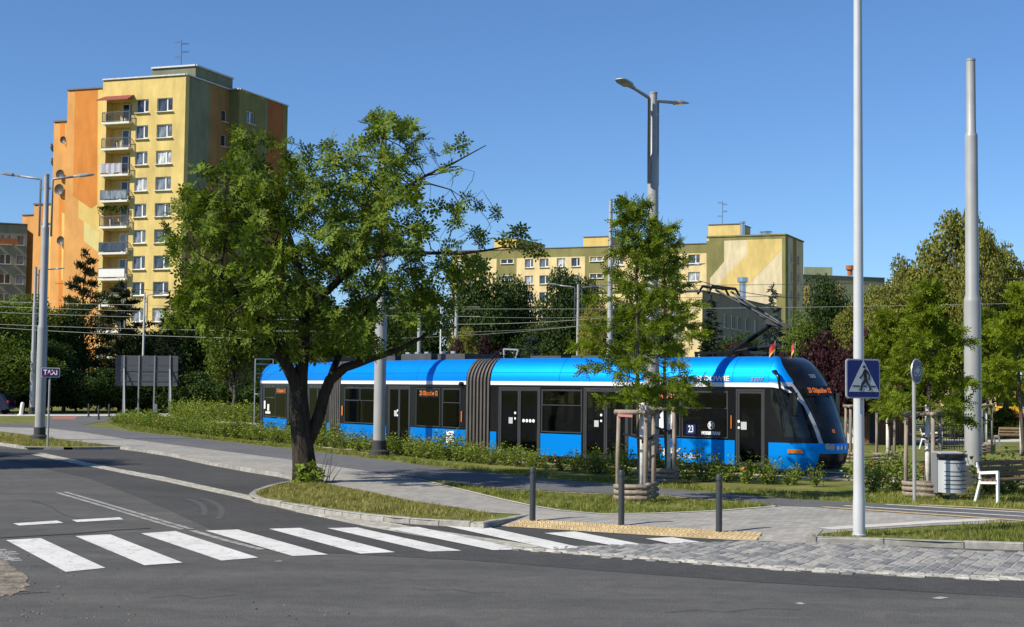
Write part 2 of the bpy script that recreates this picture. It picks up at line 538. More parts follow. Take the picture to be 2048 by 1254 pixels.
# buildings
M['w_yellow'] = render_wall('yellow render', (0.70, 0.53, 0.20))
M['w_cream'] = render_wall('cream render', (0.72, 0.57, 0.30))
M['w_orange'] = render_wall('orange render', (0.62, 0.235, 0.055), 0.15)
M['w_apricot'] = render_wall('apricot render', (0.66, 0.335, 0.11), 0.15)
M['w_lemon'] = render_wall('lemon render', (0.68, 0.50, 0.17), 0.12)
M['w_pale'] = render_wall('pale lemon render', (0.66, 0.56, 0.24), 0.12)
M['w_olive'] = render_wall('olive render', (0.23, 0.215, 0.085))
M['w_green'] = render_wall('grey green render', (0.23, 0.24, 0.16))
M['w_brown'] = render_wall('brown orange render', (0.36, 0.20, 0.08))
M['w_rust'] = render_wall('rust render', (0.40, 0.14, 0.05))
M['w_tan'] = render_wall('tan render', (0.66, 0.56, 0.36), 0.3)
M['w_mustard'] = render_wall('mustard render', (0.66, 0.50, 0.19), 0.25)
M['w_sage'] = render_wall('sage render', (0.28, 0.32, 0.19))
M['w_white'] = render_wall('white render', (0.72, 0.69, 0.62), 0.1)
M['w_grey_shade'] = render_wall('grey brown shaded render', (0.30, 0.26, 0.19))
M['flash'] = plain('roof flashing', (0.5, 0.5, 0.5), 0.5, 0.15, metal=0.3)
M['flash_dark'] = plain('dark roof flashing', (0.12, 0.12, 0.12), 0.6, 0.15)
M['roof_felt'] = plain('roof felt', (0.10, 0.10, 0.10), 0.9)
M['frame_white'] = plain('white window frame', (0.74, 0.74, 0.72), 0.4, 0.04)
M['sill'] = plain('pale window sill', (0.66, 0.64, 0.58), 0.7, 0.08)
M['red_tile'] = plain('red roof sheet', (0.23, 0.045, 0.035), 0.6, 0.15, 5)
M['rail'] = plain('balcony rail grey', (0.12, 0.125, 0.13), 0.5, 0.1)
M['cloth'] = plain('lilac grey cloth', (0.42, 0.40, 0.45), 0.9, 0.1)
M['dish'] = plain('satellite dish', (0.06, 0.055, 0.05), 0.5, 0.1)
M['steel'] = plain('stainless steel', (0.55, 0.55, 0.55), 0.25, 0.05, metal=0.9)
M['antenna'] = plain('aerial metal', (0.16, 0.18, 0.2), 0.5, 0.05, metal=0.5)
def pane_mat():
    m, nt, b, _ = new_mat('window pane')
    oi = nt.nodes.new('ShaderNodeObjectInfo')
    n = noise(nt, 1.7, 3, stretch=(2.5, 2.5, 0.6))
    c = ramp(nt, oi.outputs['Random'], [(0, (0.03, 0.035, 0.045)), (0.35, (0.06, 0.07, 0.09)), (0.65, (0.22, 0.25, 0.28)), (1, (0.60, 0.61, 0.60))])
    c = mix(nt, c, ramp(nt, n, [(0.4, (0.45,) * 3), (0.65, (1.2,) * 3)]), 1.0, 'MULTIPLY')
    nt.links.new(c, b.inputs['Base Color'])
    b.inputs['Roughness'].default_value = 0.08
    b.inputs['Specular IOR Level'].default_value = 0.6
    return m
M['pane'] = pane_mat()
# tram
M['tram_blue'] = plain('tram blue paint', (0.0, 0.26, 0.80), 0.50, 0.03, 2, metal=0.65, spec=0.15)
M['tram_white'] = plain('tram white paint', (0.78, 0.78, 0.78), 0.35, 0.03, coat=0.4)
M['tram_black'] = plain('tram black panel', (0.007, 0.007, 0.008), 0.22, 0.1, spec=0.3)
def tram_glass():
    """tinted glass: mirror-like towards grazing angles, dim view through it otherwise"""
    m, nt, b, out = new_mat('tinted tram glass')
    nt.nodes.remove(b)
    tr = nt.nodes.new('ShaderNodeBsdfTransparent'); tr.inputs[0].default_value = (0.40, 0.42, 0.42, 1)
    gl = nt.nodes.new('ShaderNodeBsdfGlossy'); gl.inputs['Roughness'].default_value = 0.03; gl.inputs[0].default_value = (0.7, 0.72, 0.75, 1)
    fr = nt.nodes.new('ShaderNodeFresnel'); fr.inputs[0].default_value = 1.42
    ms = nt.nodes.new('ShaderNodeMixShader')
    nt.links.new(fr.outputs[0], ms.inputs[0]); nt.links.new(tr.outputs[0], ms.inputs[1]); nt.links.new(gl.outputs[0], ms.inputs[2])
    nt.links.new(ms.outputs[0], out.inputs[0])
    return m
M['tram_glass'] = tram_glass()
M['dark_glass'] = plain('dark glass', (0.007, 0.008, 0.009), 0.06, 0.6, 2.5, spec=0.4)
M['interior'] = plain('tram interior grey', (0.22, 0.22, 0.22), 0.7, 0.1)
M['seat'] = plain('tram seat cloth', (0.03, 0.05, 0.12), 0.9, 0.2, 20)
M['handrail'] = plain('yellow handrail', (0.5, 0.33, 0.02), 0.4, 0.05)
M['tram_frame'] = plain('tram window frame', (0.03, 0.031, 0.034), 0.45, 0.1)
M['tram_grey'] = plain('tram roof grey', (0.055, 0.058, 0.062), 0.6, 0.2)
M['tram_silver'] = plain('tram silver trim', (0.42, 0.44, 0.46), 0.35, 0.05, metal=0.5)
M['bellows'] = plain('bellows rubber', (0.085, 0.074, 0.066), 0.55, 0.15, 2)
M['led'] = glow_mat('orange display', (1.0, 0.24, 0.02), 0.42)
M['decal'] = plain('white sticker', (0.75, 0.76, 0.76), 0.5, 0.03)
M['orange_lamp'] = plain('orange marker lamp', (0.5, 0.14, 0.02), 0.3, 0.1)
M['flag_red'] = plain('flag red', (0.62, 0.05, 0.035), 0.8, 0.1)
M['flag_yellow'] = plain('flag yellow', (0.75, 0.45, 0.10), 0.8, 0.1)
M['car_blue'] = plain('car paint dark blue', (0.004, 0.006, 0.035), 0.25, 0, coat=0.6)
M['rubber'] = plain('tyre rubber', (0.015, 0.015, 0.015), 0.8)
M['rim'] = plain('alloy rim', (0.5, 0.5, 0.52), 0.3, 0.05, metal=0.7)
M['bus_yellow'] = plain('yellow paint', (0.80, 0.42, 0.02), 0.4, 0.05)
M['bus_red'] = plain('dark red paint', (0.28, 0.04, 0.04), 0.4, 0.05)
M['wire'] = plain('overhead wire', (0.27, 0.265, 0.245), 0.5, 0)
M['wire_dark'] = plain('dark overhead wire', (0.06, 0.06, 0.06), 0.5, 0)
# ------------------------------------------------------------------ where the tram stands (its visible side, seen from above)
def W(px, Y):
    p = AT(px, 775, Y)
    return Vector((p.x, p.y, 0))
T_A, T_B = W(520, 61.6), W(660, 53.6)
T_C, T_D = W(682, 52.4), W(932, 46.0)
T_E = W(981, 44.6)
F_DIR = Vector((0.766, -0.643, 0)).normalized()
T_NOSE = T_E + F_DIR * 11.95
def away(d):                      # level normal pointing away from the camera side
    n = Vector((-d.y, d.x, 0))
    return n.normalized()

# ------------------------------------------------------------------ ground, road, pavements
RZ = 0.10                          # pavement level above the road
g = sheet('ground', [(-3000, -3000, -0.03), (3000, -3000, -0.03), (3000, 4500, -0.03), (-3000, 4500, -0.03)], M['lawn'], kind='structure')
road = sheet('road', [(-150, -60, 0), (150, -60, 0), (150, 80, 0), (-150, 80, 0)], M['asphalt_old'], kind='structure')

def PX(lst, z): return [G(x, y, z) for x, y in lst]
def resample(pts, step):
    out, acc = [pts[0].copy()], 0.0
    for a, b in zip(pts[:-1], pts[1:]):
        L = (b - a).length
        d = step - acc
        while d <= L:
            out.append(a.lerp(b, d / L)); d += step
        acc = L - (d - step)
    return out

K_LEFT = PX([(-420, 872), (-120, 878), (0, 886), (55, 894), (128, 894)], RZ)
K_LEFT2 = PX([(146, 894), (200, 893.5), (240, 893)], RZ)
K_BAY = PX([(240, 893), (290, 899.5), (345, 908), (415, 923), (500, 938), (560, 947), (592, 954)], RZ)
K_ISL = PX([(592, 958), (560, 965), (530, 972), (508, 979), (497, 987), (503, 994), (530, 999.5), (560, 1004), (600, 1011), (660, 1019.5), (720, 1027.5), (790, 1034.5), (860, 1039.5), (930, 1043.5), (968, 1046)], RZ)
RAMP_F = PX([(968, 1048.5), (1010, 1052.5), (1300, 1070.5), (1440, 1078.5), (1490, 1081), (1552, 1083), (1612, 1085.5)], 0.012)
K_RIGHT = PX([(1612, 1073), (1740, 1076), (1880, 1082), (2048, 1087.5), (2300, 1096), (2700, 1110)], RZ)
def offset_line(pts, d):
    out = []
    for i, p in enumerate(pts):
        t = pts[min(i + 1, len(pts) - 1)] - pts[max(i - 1, 0)]
        t.z = 0; t.normalize()
        out.append(p + Vector((-t.y, t.x, 0)) * d)
    return out
RAMP_B = offset_line(RAMP_F, 1.25)
for p in RAMP_B: p.z = RZ
verge = sheet('verge', [Vector((-900, 75, RZ - .01))] + [Vector((p.x, p.y, RZ - .01)) for p in K_LEFT + K_LEFT2 + K_BAY + K_ISL + RAMP_B + K_RIGHT]
              + [Vector((900, 10, RZ - .01)), Vector((2500, 4400, RZ - .01)), Vector((-2500, 4400, RZ - .01))], M['lawn'], kind='structure')

# newer asphalt along the far side of the road, and in the taxi bay
na = sheet('new_asphalt', PX([(-200, 893), (0, 897), (128, 899), (146, 899), (240, 897), (345, 912), (415, 927), (500, 942), (592, 958), (530, 978), (497, 995), (600, 1018), (720, 1036),
      (860, 1046), (968, 1050), (1300, 1071.5), (1490, 1082), (1612, 1086), (1850, 1098), (2048, 1108), (2500, 1122), (2500, 1225), (2048, 1195), (1500, 1163), (1200, 1141), (950, 1121), (700, 1108), (520, 1098), (430, 1062), (300, 1003), (180, 957), (0, 917), (-200, 900)], 0.004), M['asphalt_new'], road)
na['label'] = 'darker newer asphalt along the kerb'
# seams and tyre marks
def strip(name, pxl, w, z, mat, parent=None):
    pts = PX(pxl, z)
    L = offset_line(pts, w / 2); R = offset_line(pts, -w / 2)
    return sheet(name, L + R[::-1], mat, parent)
strip('tar_seam', [(-60, 1079), (40, 1073), (150, 1067), (230, 1060), (300, 1056)], 0.07, 0.0065, M['tar'], road)
strip('tar_seam', [(-40, 1191), (40, 1187), (98, 1183)], 0.03, 0.0065, M['tar'], road)
def arc(p0, p1, p2, n=9):
    return [((1-t)**2*p0[0] + 2*t*(1-t)*p1[0] + t*t*p2[0], (1-t)**2*p0[1] + 2*t*(1-t)*p1[1] + t*t*p2[1]) for t in [i / (n - 1) for i in range(n)]]
for k, pl in enumerate((arc((372, 998), (418, 1006), (408, 1030)), arc((402, 996), (462, 1010), (436, 1038)))):
    strip('tyre_mark', pl, 0.11, 0.0065 + .0004 * k, M['tyre_mark'], road)
for pl in ([(820, 1175), (860, 1180), (905, 1178), (950, 1186), (1010, 1184)], [(1330, 1225), (1395, 1219), (1450, 1224), (1520, 1216), (1600, 1219)], [(60, 1000), (100, 1012), (128, 1030), (180, 1042)], [(300, 1195), (360, 1190), (400, 1196), (470, 1189)]):
    strip('crack', pl, 0.014, 0.0062, M['tar'], road)
# zebra crossing, give-way dashes, centre line
ZEB = [[(12,1080),(81,1076),(211,1135.6),(131.5,1143.5)], [(150.5,1072),(220,1068.4),(365,1125),(289,1130.4)], [(282,1066.7),(351,1062),(517,1115),(443,1121)],
       [(410.7,1061),(476,1058.8),(656,1109),(585,1111.7)], [(538,1057.4),(600,1055.6),(789.7,1104),(721,1107)], [(654.7,1056),(714.5,1054.8),(923,1101),(858,1102.7)],
       [(772.6,1056),(836,1053.5),(1046,1099),(986,1100)], [(889,1051.4),(950,1048.7),(1165.6,1095.5),(1104,1098)], [(1088.7,1066),(1150,1062.7),(1287,1089),(1227,1091)],
       [(1291,1077),(1345,1074.3),(1403,1084),(1341,1086.7)]]
for i, q in enumerate(ZEB):
    sheet('zebra_stripe', PX(q, 0.0135 if i in (6, 7, 8, 9) else 0.0075), M['paint'], road)
for q in ([(26,1046.6),(114,1041),(127,1045.6),(38,1051)], [(143.6,1039.7),(239,1034.5),(247,1038.7),(154,1044)]):
    sheet('give_way_dash', PX(q, 0.007), M['paint'], road)
CL = [(114, 985), (200, 1010), (290, 1037), (366, 1059)]
strip('centre_line', CL, 0.10, 0.007, M['paint_thin'], road)
strip('centre_line', [(x + 17, y - 1) for x, y in CL], 0.10, 0.007, M['paint_thin'], road)
strip('centre_line', [(385, 1061), (450, 1080), (525, 1099)], 0.12, 0.0068, M['paint_thin'], road)
for q in ([(1590,1206),(1600,1204),(1612,1208),(1600,1209)], [(1862,1196),(1880,1193),(1898,1195),(1880,1198)], [(548,1122),(560,1120.5),(566,1122.5),(556,1124)]):
    sheet('paint_scrap', PX(q, 0.006), M['paint_thin'], road)

# pavement ramp at the crossing
mb = MB()
for i in range(len(RAMP_F) - 1):
    mb.add([RAMP_F[i], RAMP_F[i+1], RAMP_B[i+1], RAMP_B[i]], [(0, 1, 2, 3)])
ramp_o = mb.build('crossing_ramp', M['paver']); ramp_o['kind'] = 'structure'

BIKE_NEAR = [(-300, 851), (0, 854), (93, 856), (165, 864), (242, 876), (400, 896), (588, 920), (720, 940), (835, 957), (920, 968), (1010, 977.5), (1180, 985), (1340, 990.5), (1460, 1001), (1560, 1011), (1640, 1014), (1850, 1029), (2048, 1043), (2400, 1066)]
BIKE_FAR = [(-300, 845), (0, 846.5), (72, 846), (96, 837), (108, 832.5), (240, 832.5), (212, 842), (165, 850), (260, 862.5), (346, 871.5), (520, 891), (700, 911.5), (850, 931), (1000, 948), (1150, 962), (1300, 974.5), (1450, 987), (1600, 999.5), (1800, 1009.5), (2048, 1019), (2400, 1032)]
cp = sheet('cycle_path', PX(BIKE_FAR + BIKE_NEAR[::-1], RZ + 0.004), M['asphalt_path'], kind='structure')
for pl, w in (([(1771, 1008.5), (1900, 1016), (2048, 1024.5), (2300, 1039)], 0.13), ([(1688, 1011), (1850, 1021), (2048, 1032.5), (2300, 1048)], 0.13)):
    strip('cycle_path_line', pl, w, RZ + 0.009, M['paint'], cp)
SIDE_NEAR = [(-300, 851), (-50, 857), (43, 868), (100, 876.5), (165, 884), (215, 889), (243, 894), (290, 900.5), (345, 909), (415, 924), (500, 939), (560, 948), (590, 955), (640, 964), (700, 976), (760, 988), (830, 1003), (900, 1013), (945, 1019), (960, 1024)]
side_pts = PX(SIDE_NEAR[:6], RZ) + offset_line(K_BAY, .14) + PX(SIDE_NEAR[13:], RZ) + [Vector((p.x, p.y, RZ)) for p in RAMP_B] + [Vector((K_RIGHT[0].x, K_RIGHT[0].y + .08, RZ))] + PX([(1640, 1067.5), (1738, 1059), (1862, 1051), (2047, 1044.5)], RZ)
far = [(x, y) for x, y in BIKE_NEAR if x <= 835] + [(950, 985), (1000, 997), (1060, 1010), (1120, 1020), (1200, 1027), (1310, 1026), (1430, 1021), (1510, 1015), (1560, 1011.5), (1640, 1014.5), (1850, 1029.5), (2048, 1043.5)]
sw = sheet('sidewalk', side_pts + PX(far, RZ)[::-1], M['paver'], kind='structure')
strip('pale_paver_band', [(1650, 1057.3), (1690, 1054.6), (1738, 1051.5), (1862, 1044), (1985, 1038)], 0.36, RZ + 0.006, M['paver_light'], sw)
strip('tactile_band', [(1645, 1013.5), (1750, 1020.5), (1900, 1030.5), (2048, 1041), (2300, 1058)], 0.24, RZ + 0.012, M['tactile'], sw)
strip('tactile_band', [(1840, 1009.5), (1950, 1014.5), (2048, 1020.5), (2300, 1032)], 0.20, RZ + 0.012, M['tactile'], cp)
strip('edging', far[-13:-3], 0.08, RZ + 0.012, M['paver_light'], sw)
strip('edging', [(1010, 979), (1180, 986.5), (1340, 992), (1460, 1002.5), (1555, 1012)], 0.08, RZ + 0.012, M['paver_light'], cp)
strip('edging', [(260, 878.5), (400, 897), (588, 921), (720, 941), (830, 957.5)], 0.07, RZ + 0.008, M['paver_light'], cp)
sheet('red_paving', PX([(100, 838.5), (150, 838.5), (155, 832.5), (108, 832.5)], RZ + 0.010), M['paver_red'], cp)
sheet('far_pavement', PX([(-300, 832), (0, 832), (240, 831.8), (400, 831), (560, 829), (560, 825.5), (-300, 826.5)], RZ + 0.004), M['paver_light'], kind='structure')
sheet('park_path', PX([(1690, 887), (1800, 886), (2048, 884), (2300, 883), (2300, 877), (2048, 878), (1800, 879.5), (1690, 880.5)], RZ + 0.004), M['paver_light'], kind='structure')

# tram track: slabs and rails
ctr = [W(330, 104), W(412, 87), T_A + Vector((-0.6, 1.5, 0)), T_A, T_B, T_C, T_D, T_E, T_NOSE, T_NOSE + Vector((3.5, -2.0, 0)), T_NOSE + Vector((8, -2.6, 0)), T_NOSE + Vector((14, -1.2, 0)), T_NOSE + Vector((24, 4, 0))]
ctr = [p + away((ctr[min(i+1, len(ctr)-1)] - ctr[max(i-1, 0)])) * 1.2 for i, p in enumerate(ctr) if i != 2]
for p in ctr: p.z = RZ + 0.004
tb = sheet('track_bed', offset_line(ctr, 1.7) + offset_line(ctr, -1.7)[::-1], M['slab_tan'], kind='structure')
for s in (-0.72, 0.72):
    pts = offset_line(ctr, s)
    m2 = MB()
    for a, b in zip(pts[:-1], pts[1:]):
        m2.bar(a + Vector((0, 0, .004)), b + Vector((0, 0, .004)), 0.07, 0.03)
    m2.build('rail', M['tram_grey'], tb)

# kerbs: stones about a metre long with open joints
def stone_mesh():
    mb = MB()
    c = 0.025
    prof = [(-0.0, -0.15), (0.0, RZ - c), (c, RZ + 0.004), (0.15, RZ + 0.004), (0.15, -0.15)]
    vs = [(x, y, z) for x in (-0.5, 0.5) for y, z in prof]
    mb.add(vs, [(0, 1, 6, 5), (1, 2, 7, 6), (2, 3, 8, 7), (3, 4, 9, 8), (4, 3, 2, 1, 0), (5, 6, 7, 8, 9)])
    return mb.mesh('kerb_stone', M['concrete'])
STONE = stone_mesh()
def kerb(name, pts, step=1.0):
    root = empty(name, pts[0]); root['kind'] = 'structure'
    root.location.z = 0
    q = resample([Vector((p.x, p.y, 0)) for p in pts], step)
    if (pts[-1] - q[-1]).length > 0.15: q.append(Vector((pts[-1].x, pts[-1].y, 0)))
    rnd = random.Random(len(pts))
    for a, b in zip(q[:-1], q[1:]):
        d = b - a
        inst('kerb_stone', STONE, root, (a + b) / 2 - root.location + Vector((0, 0, rnd.uniform(-.006, .006))), (rnd.uniform(-.01, .01), 0, math.atan2(d.y, d.x) + rnd.uniform(-.006, .006)), ((d.length - 0.014), 1, 1))
    return root
kerb('verge_kerb', K_LEFT)
kerb('verge_kerb', K_LEFT2)
kerb('bay_kerb', K_BAY)
kerb('island_kerb', K_ISL, 0.6)
kerb('bay_kerb', K_RIGHT[:4], 1.18)
kerb('ramp_kerb', [K_ISL[-1], RAMP_B[0]], .6)
kerb('ramp_kerb', [RAMP_B[-1], K_RIGHT[0]], .6)

# ---- granite setts
def in_poly(x, y, poly):
    c = False
    j = len(poly) - 1
    for i in range(len(poly)):
        a, b = poly[i], poly[j]
        if (a.y > y) != (b.y > y) and x < (b.x - a.x) * (y - a.y) / (b.y - a.y) + a.x: c = not c
        j = i
    return c
def sett_verts(l, w, rnd, h=0.06):
    i = 0.014
    j = lambda: rnd.uniform(-.008, .008)
    b = [(-l/2+j(), -w/2+j()), (l/2+j(), -w/2+j()), (l/2+j(), w/2+j()), (-l/2+j(), w/2+j())]
    vs = [(x, y, -h) for x, y in b] + [(x, y, -0.008) for x, y in b] + [(x * (1 - 2*i/l), y * (1 - 2*i/w), rnd.uniform(-.004, .004)) for x, y in b]
    fs = [(8,9,10,11)] + [(k, (k+1)%4, 4+(k+1)%4, 4+k) for k in range(4)] + [(4+k, 4+(k+1)%4, 8+(k+1)%4, 8+k) for k in range(4)]
    return vs, fs
def cells(poly, ang, l, w, bond=0.5):
    ca, sa = math.cos(ang), math.sin(ang)
    o = poly[0]
    loc = [((p.x-o.x)*ca + (p.y-o.y)*sa, -(p.x-o.x)*sa + (p.y-o.y)*ca) for p in poly]
    u0, u1 = min(a for a, _ in loc), max(a for a, _ in loc)
    v0, v1 = min(b for _, b in loc), max(b for _, b in loc)
    out = []
    r = 0
    v = v0
    while v < v1:
        u = u0 + (l * bond if r % 2 else 0)
        while u < u1:
            x, y = o.x + u*ca - v*sa, o.y + u*sa + v*ca
            if in_poly(x, y, poly): out.append((x, y))
            u += l
        v += w; r += 1
    return out
BAY = PX([(1090,1094),(1290,1091),(1403,1086.5),(1490,1083.5),(1610,1086),(1740,1089),(1850,1098),(2048,1107),(2300,1115),(2300,1174),(2048,1163),(1750,1150),(1500,1137),(1250,1117),(1000,1098)], 0)
bay = sheet('cobbled_bay', [Vector((p.x, p.y, 0.008)) for p in BAY], M['joint'], kind='structure')
rnd = random.Random(5)
d0 = G(2048, 1108) - G(1740, 1090)
BANG = math.atan2(d0.y, d0.x)
SV = []
for k in range(6):
    v, f = sett_verts(0.345, 0.155, rnd)
    SV.append((v, f, MB().add(v, f).mesh('sett', M['sett'])))
BANG += math.pi / 2
cl = cells(BAY, BANG, 0.36, 0.168)
def seen(x, y):
    q = CAM_R.transposed() @ Vector((x, y, -CAM_H))
    px = CX + FPX * q.x / -q.z
    return -20 < px < 2070
cl.sort(key=lambda c: (not seen(*c), c[0] ** 2 + c[1] ** 2))
rest = MB()
for n, (x, y) in enumerate(cl):
    v, f, me = SV[n % 6]
    z, a = 0.015 + rnd.uniform(-.003, .004), BANG + rnd.uniform(-.02, .02)
    if n < 300:
        inst('sett', me, bay, (x, y, z), (rnd.uniform(-.012, .012), rnd.uniform(-.012, .012), a))
    else:
        R = Matrix.Translation((x, y, z)) @ Matrix.Rotation(a, 4, 'Z')
        rest.add([R @ Vector(p) for p in v], f)
o = rest.build('setts', M['sett_all'], bay); o['kind'] = 'stuff'
# gutter of pale small stones
GUT = PX([(85, 906), (240, 938.5), (330, 954.5), (490, 989), (600, 1014.5), (715, 1036), (800, 1050), (950, 1073), (1090, 1093.5), (1000, 1098), (880, 1079), (737, 1054.5), (600, 1026), (490, 998.5), (330, 963.5), (240, 945.5), (60, 909)], 0)
gut = sheet('gutter', [Vector((p.x, p.y, 0.0055)) for p in GUT], M['joint'], kind='structure')
def stones(poly, ang, l, w, z, parent, mat, name='stones'):
    m = MB()
    for x, y in cells(poly, ang, l, w):
        v, f = sett_verts(l * 0.93, w * 0.9, rnd, 0.03)
        R = Matrix.Translation((x, y, z + rnd.uniform(-.0015, .0025))) @ Matrix.Rotation(ang + rnd.uniform(-.08, .08), 4, 'Z')
        m.add([R @ Vector(p) for p in v], f)
    o = m.build(name, mat, parent); o['kind'] = 'stuff'
for k0, k1 in ((0, 1), (1, 2), (2, 3), (3, 4), (4, 5), (5, 6), (6, 7), (7, 8)):
    nn = len(GUT) - 1
    quad = [GUT[k0], GUT[k1], GUT[nn - k1], GUT[nn - k0]]
    dd = quad[1] - quad[0]
    stones(quad, math.atan2(dd.y, dd.x), 0.19, 0.13, 0.0065, gut, M['gutter_all'])
# row of pale stones along the open edge of the cobbled bay
e = PX([(1000, 1098), (1250, 1117), (1500, 1137), (1750, 1150), (2048, 1163), (2300, 1174)], 0)
for a, b in zip(e[:-1], e[1:]):
    nrm = Vector((-(b - a).y, (b - a).x, 0)).normalized()
    quad = [a - nrm * .02, b - nrm * .02, b + nrm * .26, a + nrm * .26]
    stones(quad, math.atan2((b - a).y, (b - a).x), 0.18, 0.12, 0.024, bay, M['gutter_all'], 'edge_stones')

# ---- tactile slabs at the dropped kerb
def tactile_mesh(L=0.4):
    mb = MB().box((-L/2 + .004, -L/2 + .004, -0.03), (L/2 - .004, L/2 - .004, 0.004))
    n = 5
    for i in range(n):
        for j in range(n):
            x, y = (i + .5) / n * L - L/2, (j + .5) / n * L - L/2
            r, q = 0.027, 0.017
            mb.add([(x-r, y-r, .004), (x+r, y-r, .004), (x+r, y+r, .004), (x-r, y+r, .004), (x-q, y-q, .016), (x+q, y-q, .016), (x+q, y+q, .016), (x-q, y+q, .016)],
                   [(4,5,6,7), (0,1,5,4), (1,2,6,5), (2,3,7,6), (3,0,4,7)])
    return mb.mesh('tactile_slab', M['tactile'])
TM = tactile_mesh()
q = resample(RAMP_F[1:5] + [RAMP_F[4].lerp(RAMP_F[5], .5)], 0.4)
sl = math.atan2(RZ - 0.012, 1.25)
for a, b in zip(q[:-1], q[1:]):
    d = (b - a).normalized(); n = Vector((-d.y, d.x, 0))
    for r in (0, 1):
        off = 0.22 + 0.4 * r
        p = (a + b) / 2 + n * off
        inst('tactile_slab', TM, ramp_o, (p.x, p.y, 0.012 + off * math.tan(sl) + 0.006), (sl * 0 + 0, 0, math.atan2(d.y, d.x)))
# ---- sandy rubble at the road edge, loose stones
rub = sheet('rubble_patch', [G(x + 5 * math.sin(i * 2.3) + 4 * math.sin(i * 5.1), y + 2.5 * math.sin(i * 3.7), 0.006) for i, (x, y) in enumerate([(-90, 1112), (-50, 1114), (-20, 1116), (0, 1119), (14, 1124), (22, 1131), (30, 1136), (42, 1141), (48, 1147), (46, 1152), (58, 1158), (52, 1164), (64, 1170), (50, 1175), (54, 1181), (38, 1184), (26, 1190), (12, 1189), (2, 1196), (-24, 1198), (-50, 1203), (-90, 1206)])], M['sand'], kind='structure')
m2 = MB()
for i in range(300):
    px, py = rnd.gauss(60, 110), rnd.gauss(1185, 45)
    if py < 1100 or py > 1280: continue
    if px > 80 and rnd.random() < 0.6: px, py = rnd.uniform(-20, 900), rnd.gauss(1225, 14)
    p = G(px, py, 0.004); s = rnd.uniform(.006, .02) * (2.2 if px < 60 and rnd.random() < .12 else 1)
    pts = [p + Vector((rnd.uniform(-s, s), rnd.uniform(-s, s), 0)) for _ in range(4)] + [p + Vector((0, 0, s * .8))]
    m2.add(pts, [(0, 1, 4), (1, 2, 4), (2, 3, 4), (3, 0, 4)])
o = m2.build('gravel', M['sand'], rub); o['kind'] = 'stuff'
ce = PX([(-70, 1096), (20, 1100), (44, 1122), (-70, 1118)], 0)
stones(ce, 0.5, 0.17, 0.11, 0.004, rub, M['sett_all'], 'old_cobbles')
# ------------------------------------------------------------------ buildings
WIN_CACHE = {}
def win_meshes(w, h, style):
    k = (round(w, 2), round(h, 2), style)
    if k in WIN_CACHE: return WIN_CACHE[k]
    f = MB()
    t = 0.075
    # local: x along the wall, y = into the wall, z up; origin bottom left of the opening
    f.box((0, 0, 0), (w, .07, t)).box((0, 0, h - t), (w, .07, h)).box((0, 0, t), (t, .07, h - t)).box((w - t, 0, t), (w, .07, h - t))
    if style == 'two':
        f.box((w * .60, -.012, t), (w * .60 + .13, .06, h - t))
        f.box((w * .60 + .13, -.005, t), (w - t, .06, t + .07)).box((w * .60 + .13, -.005, h - t - .07), (w - t, .06, h - t))
    elif style == 'mid':
        f.box((w * .5 - .07, -.012, t), (w * .5 + .07, .06, h - t))
    elif style == 'door':
        f.box((w * .47, -.012, t), (w * .47 + .13, .06, h - t)).box((t, -.004, .0), (w * .47, .06, .12))
    p = MB().add([(t*.6, .045, t*.6), (w - t*.6, .045, t*.6), (w - t*.6, .045, h - t*.6), (t*.6, .045, h - t*.6)], [(0, 1, 2, 3)])
    s = MB().box((-.09, -.24, -.075), (w + .09, .0, -.012))
    WIN_CACHE[k] = (f.mesh('window', M['frame_white']), p.mesh('pane', M['pane']), s.mesh('sill', M['sill']))
    return WIN_CACHE[k]

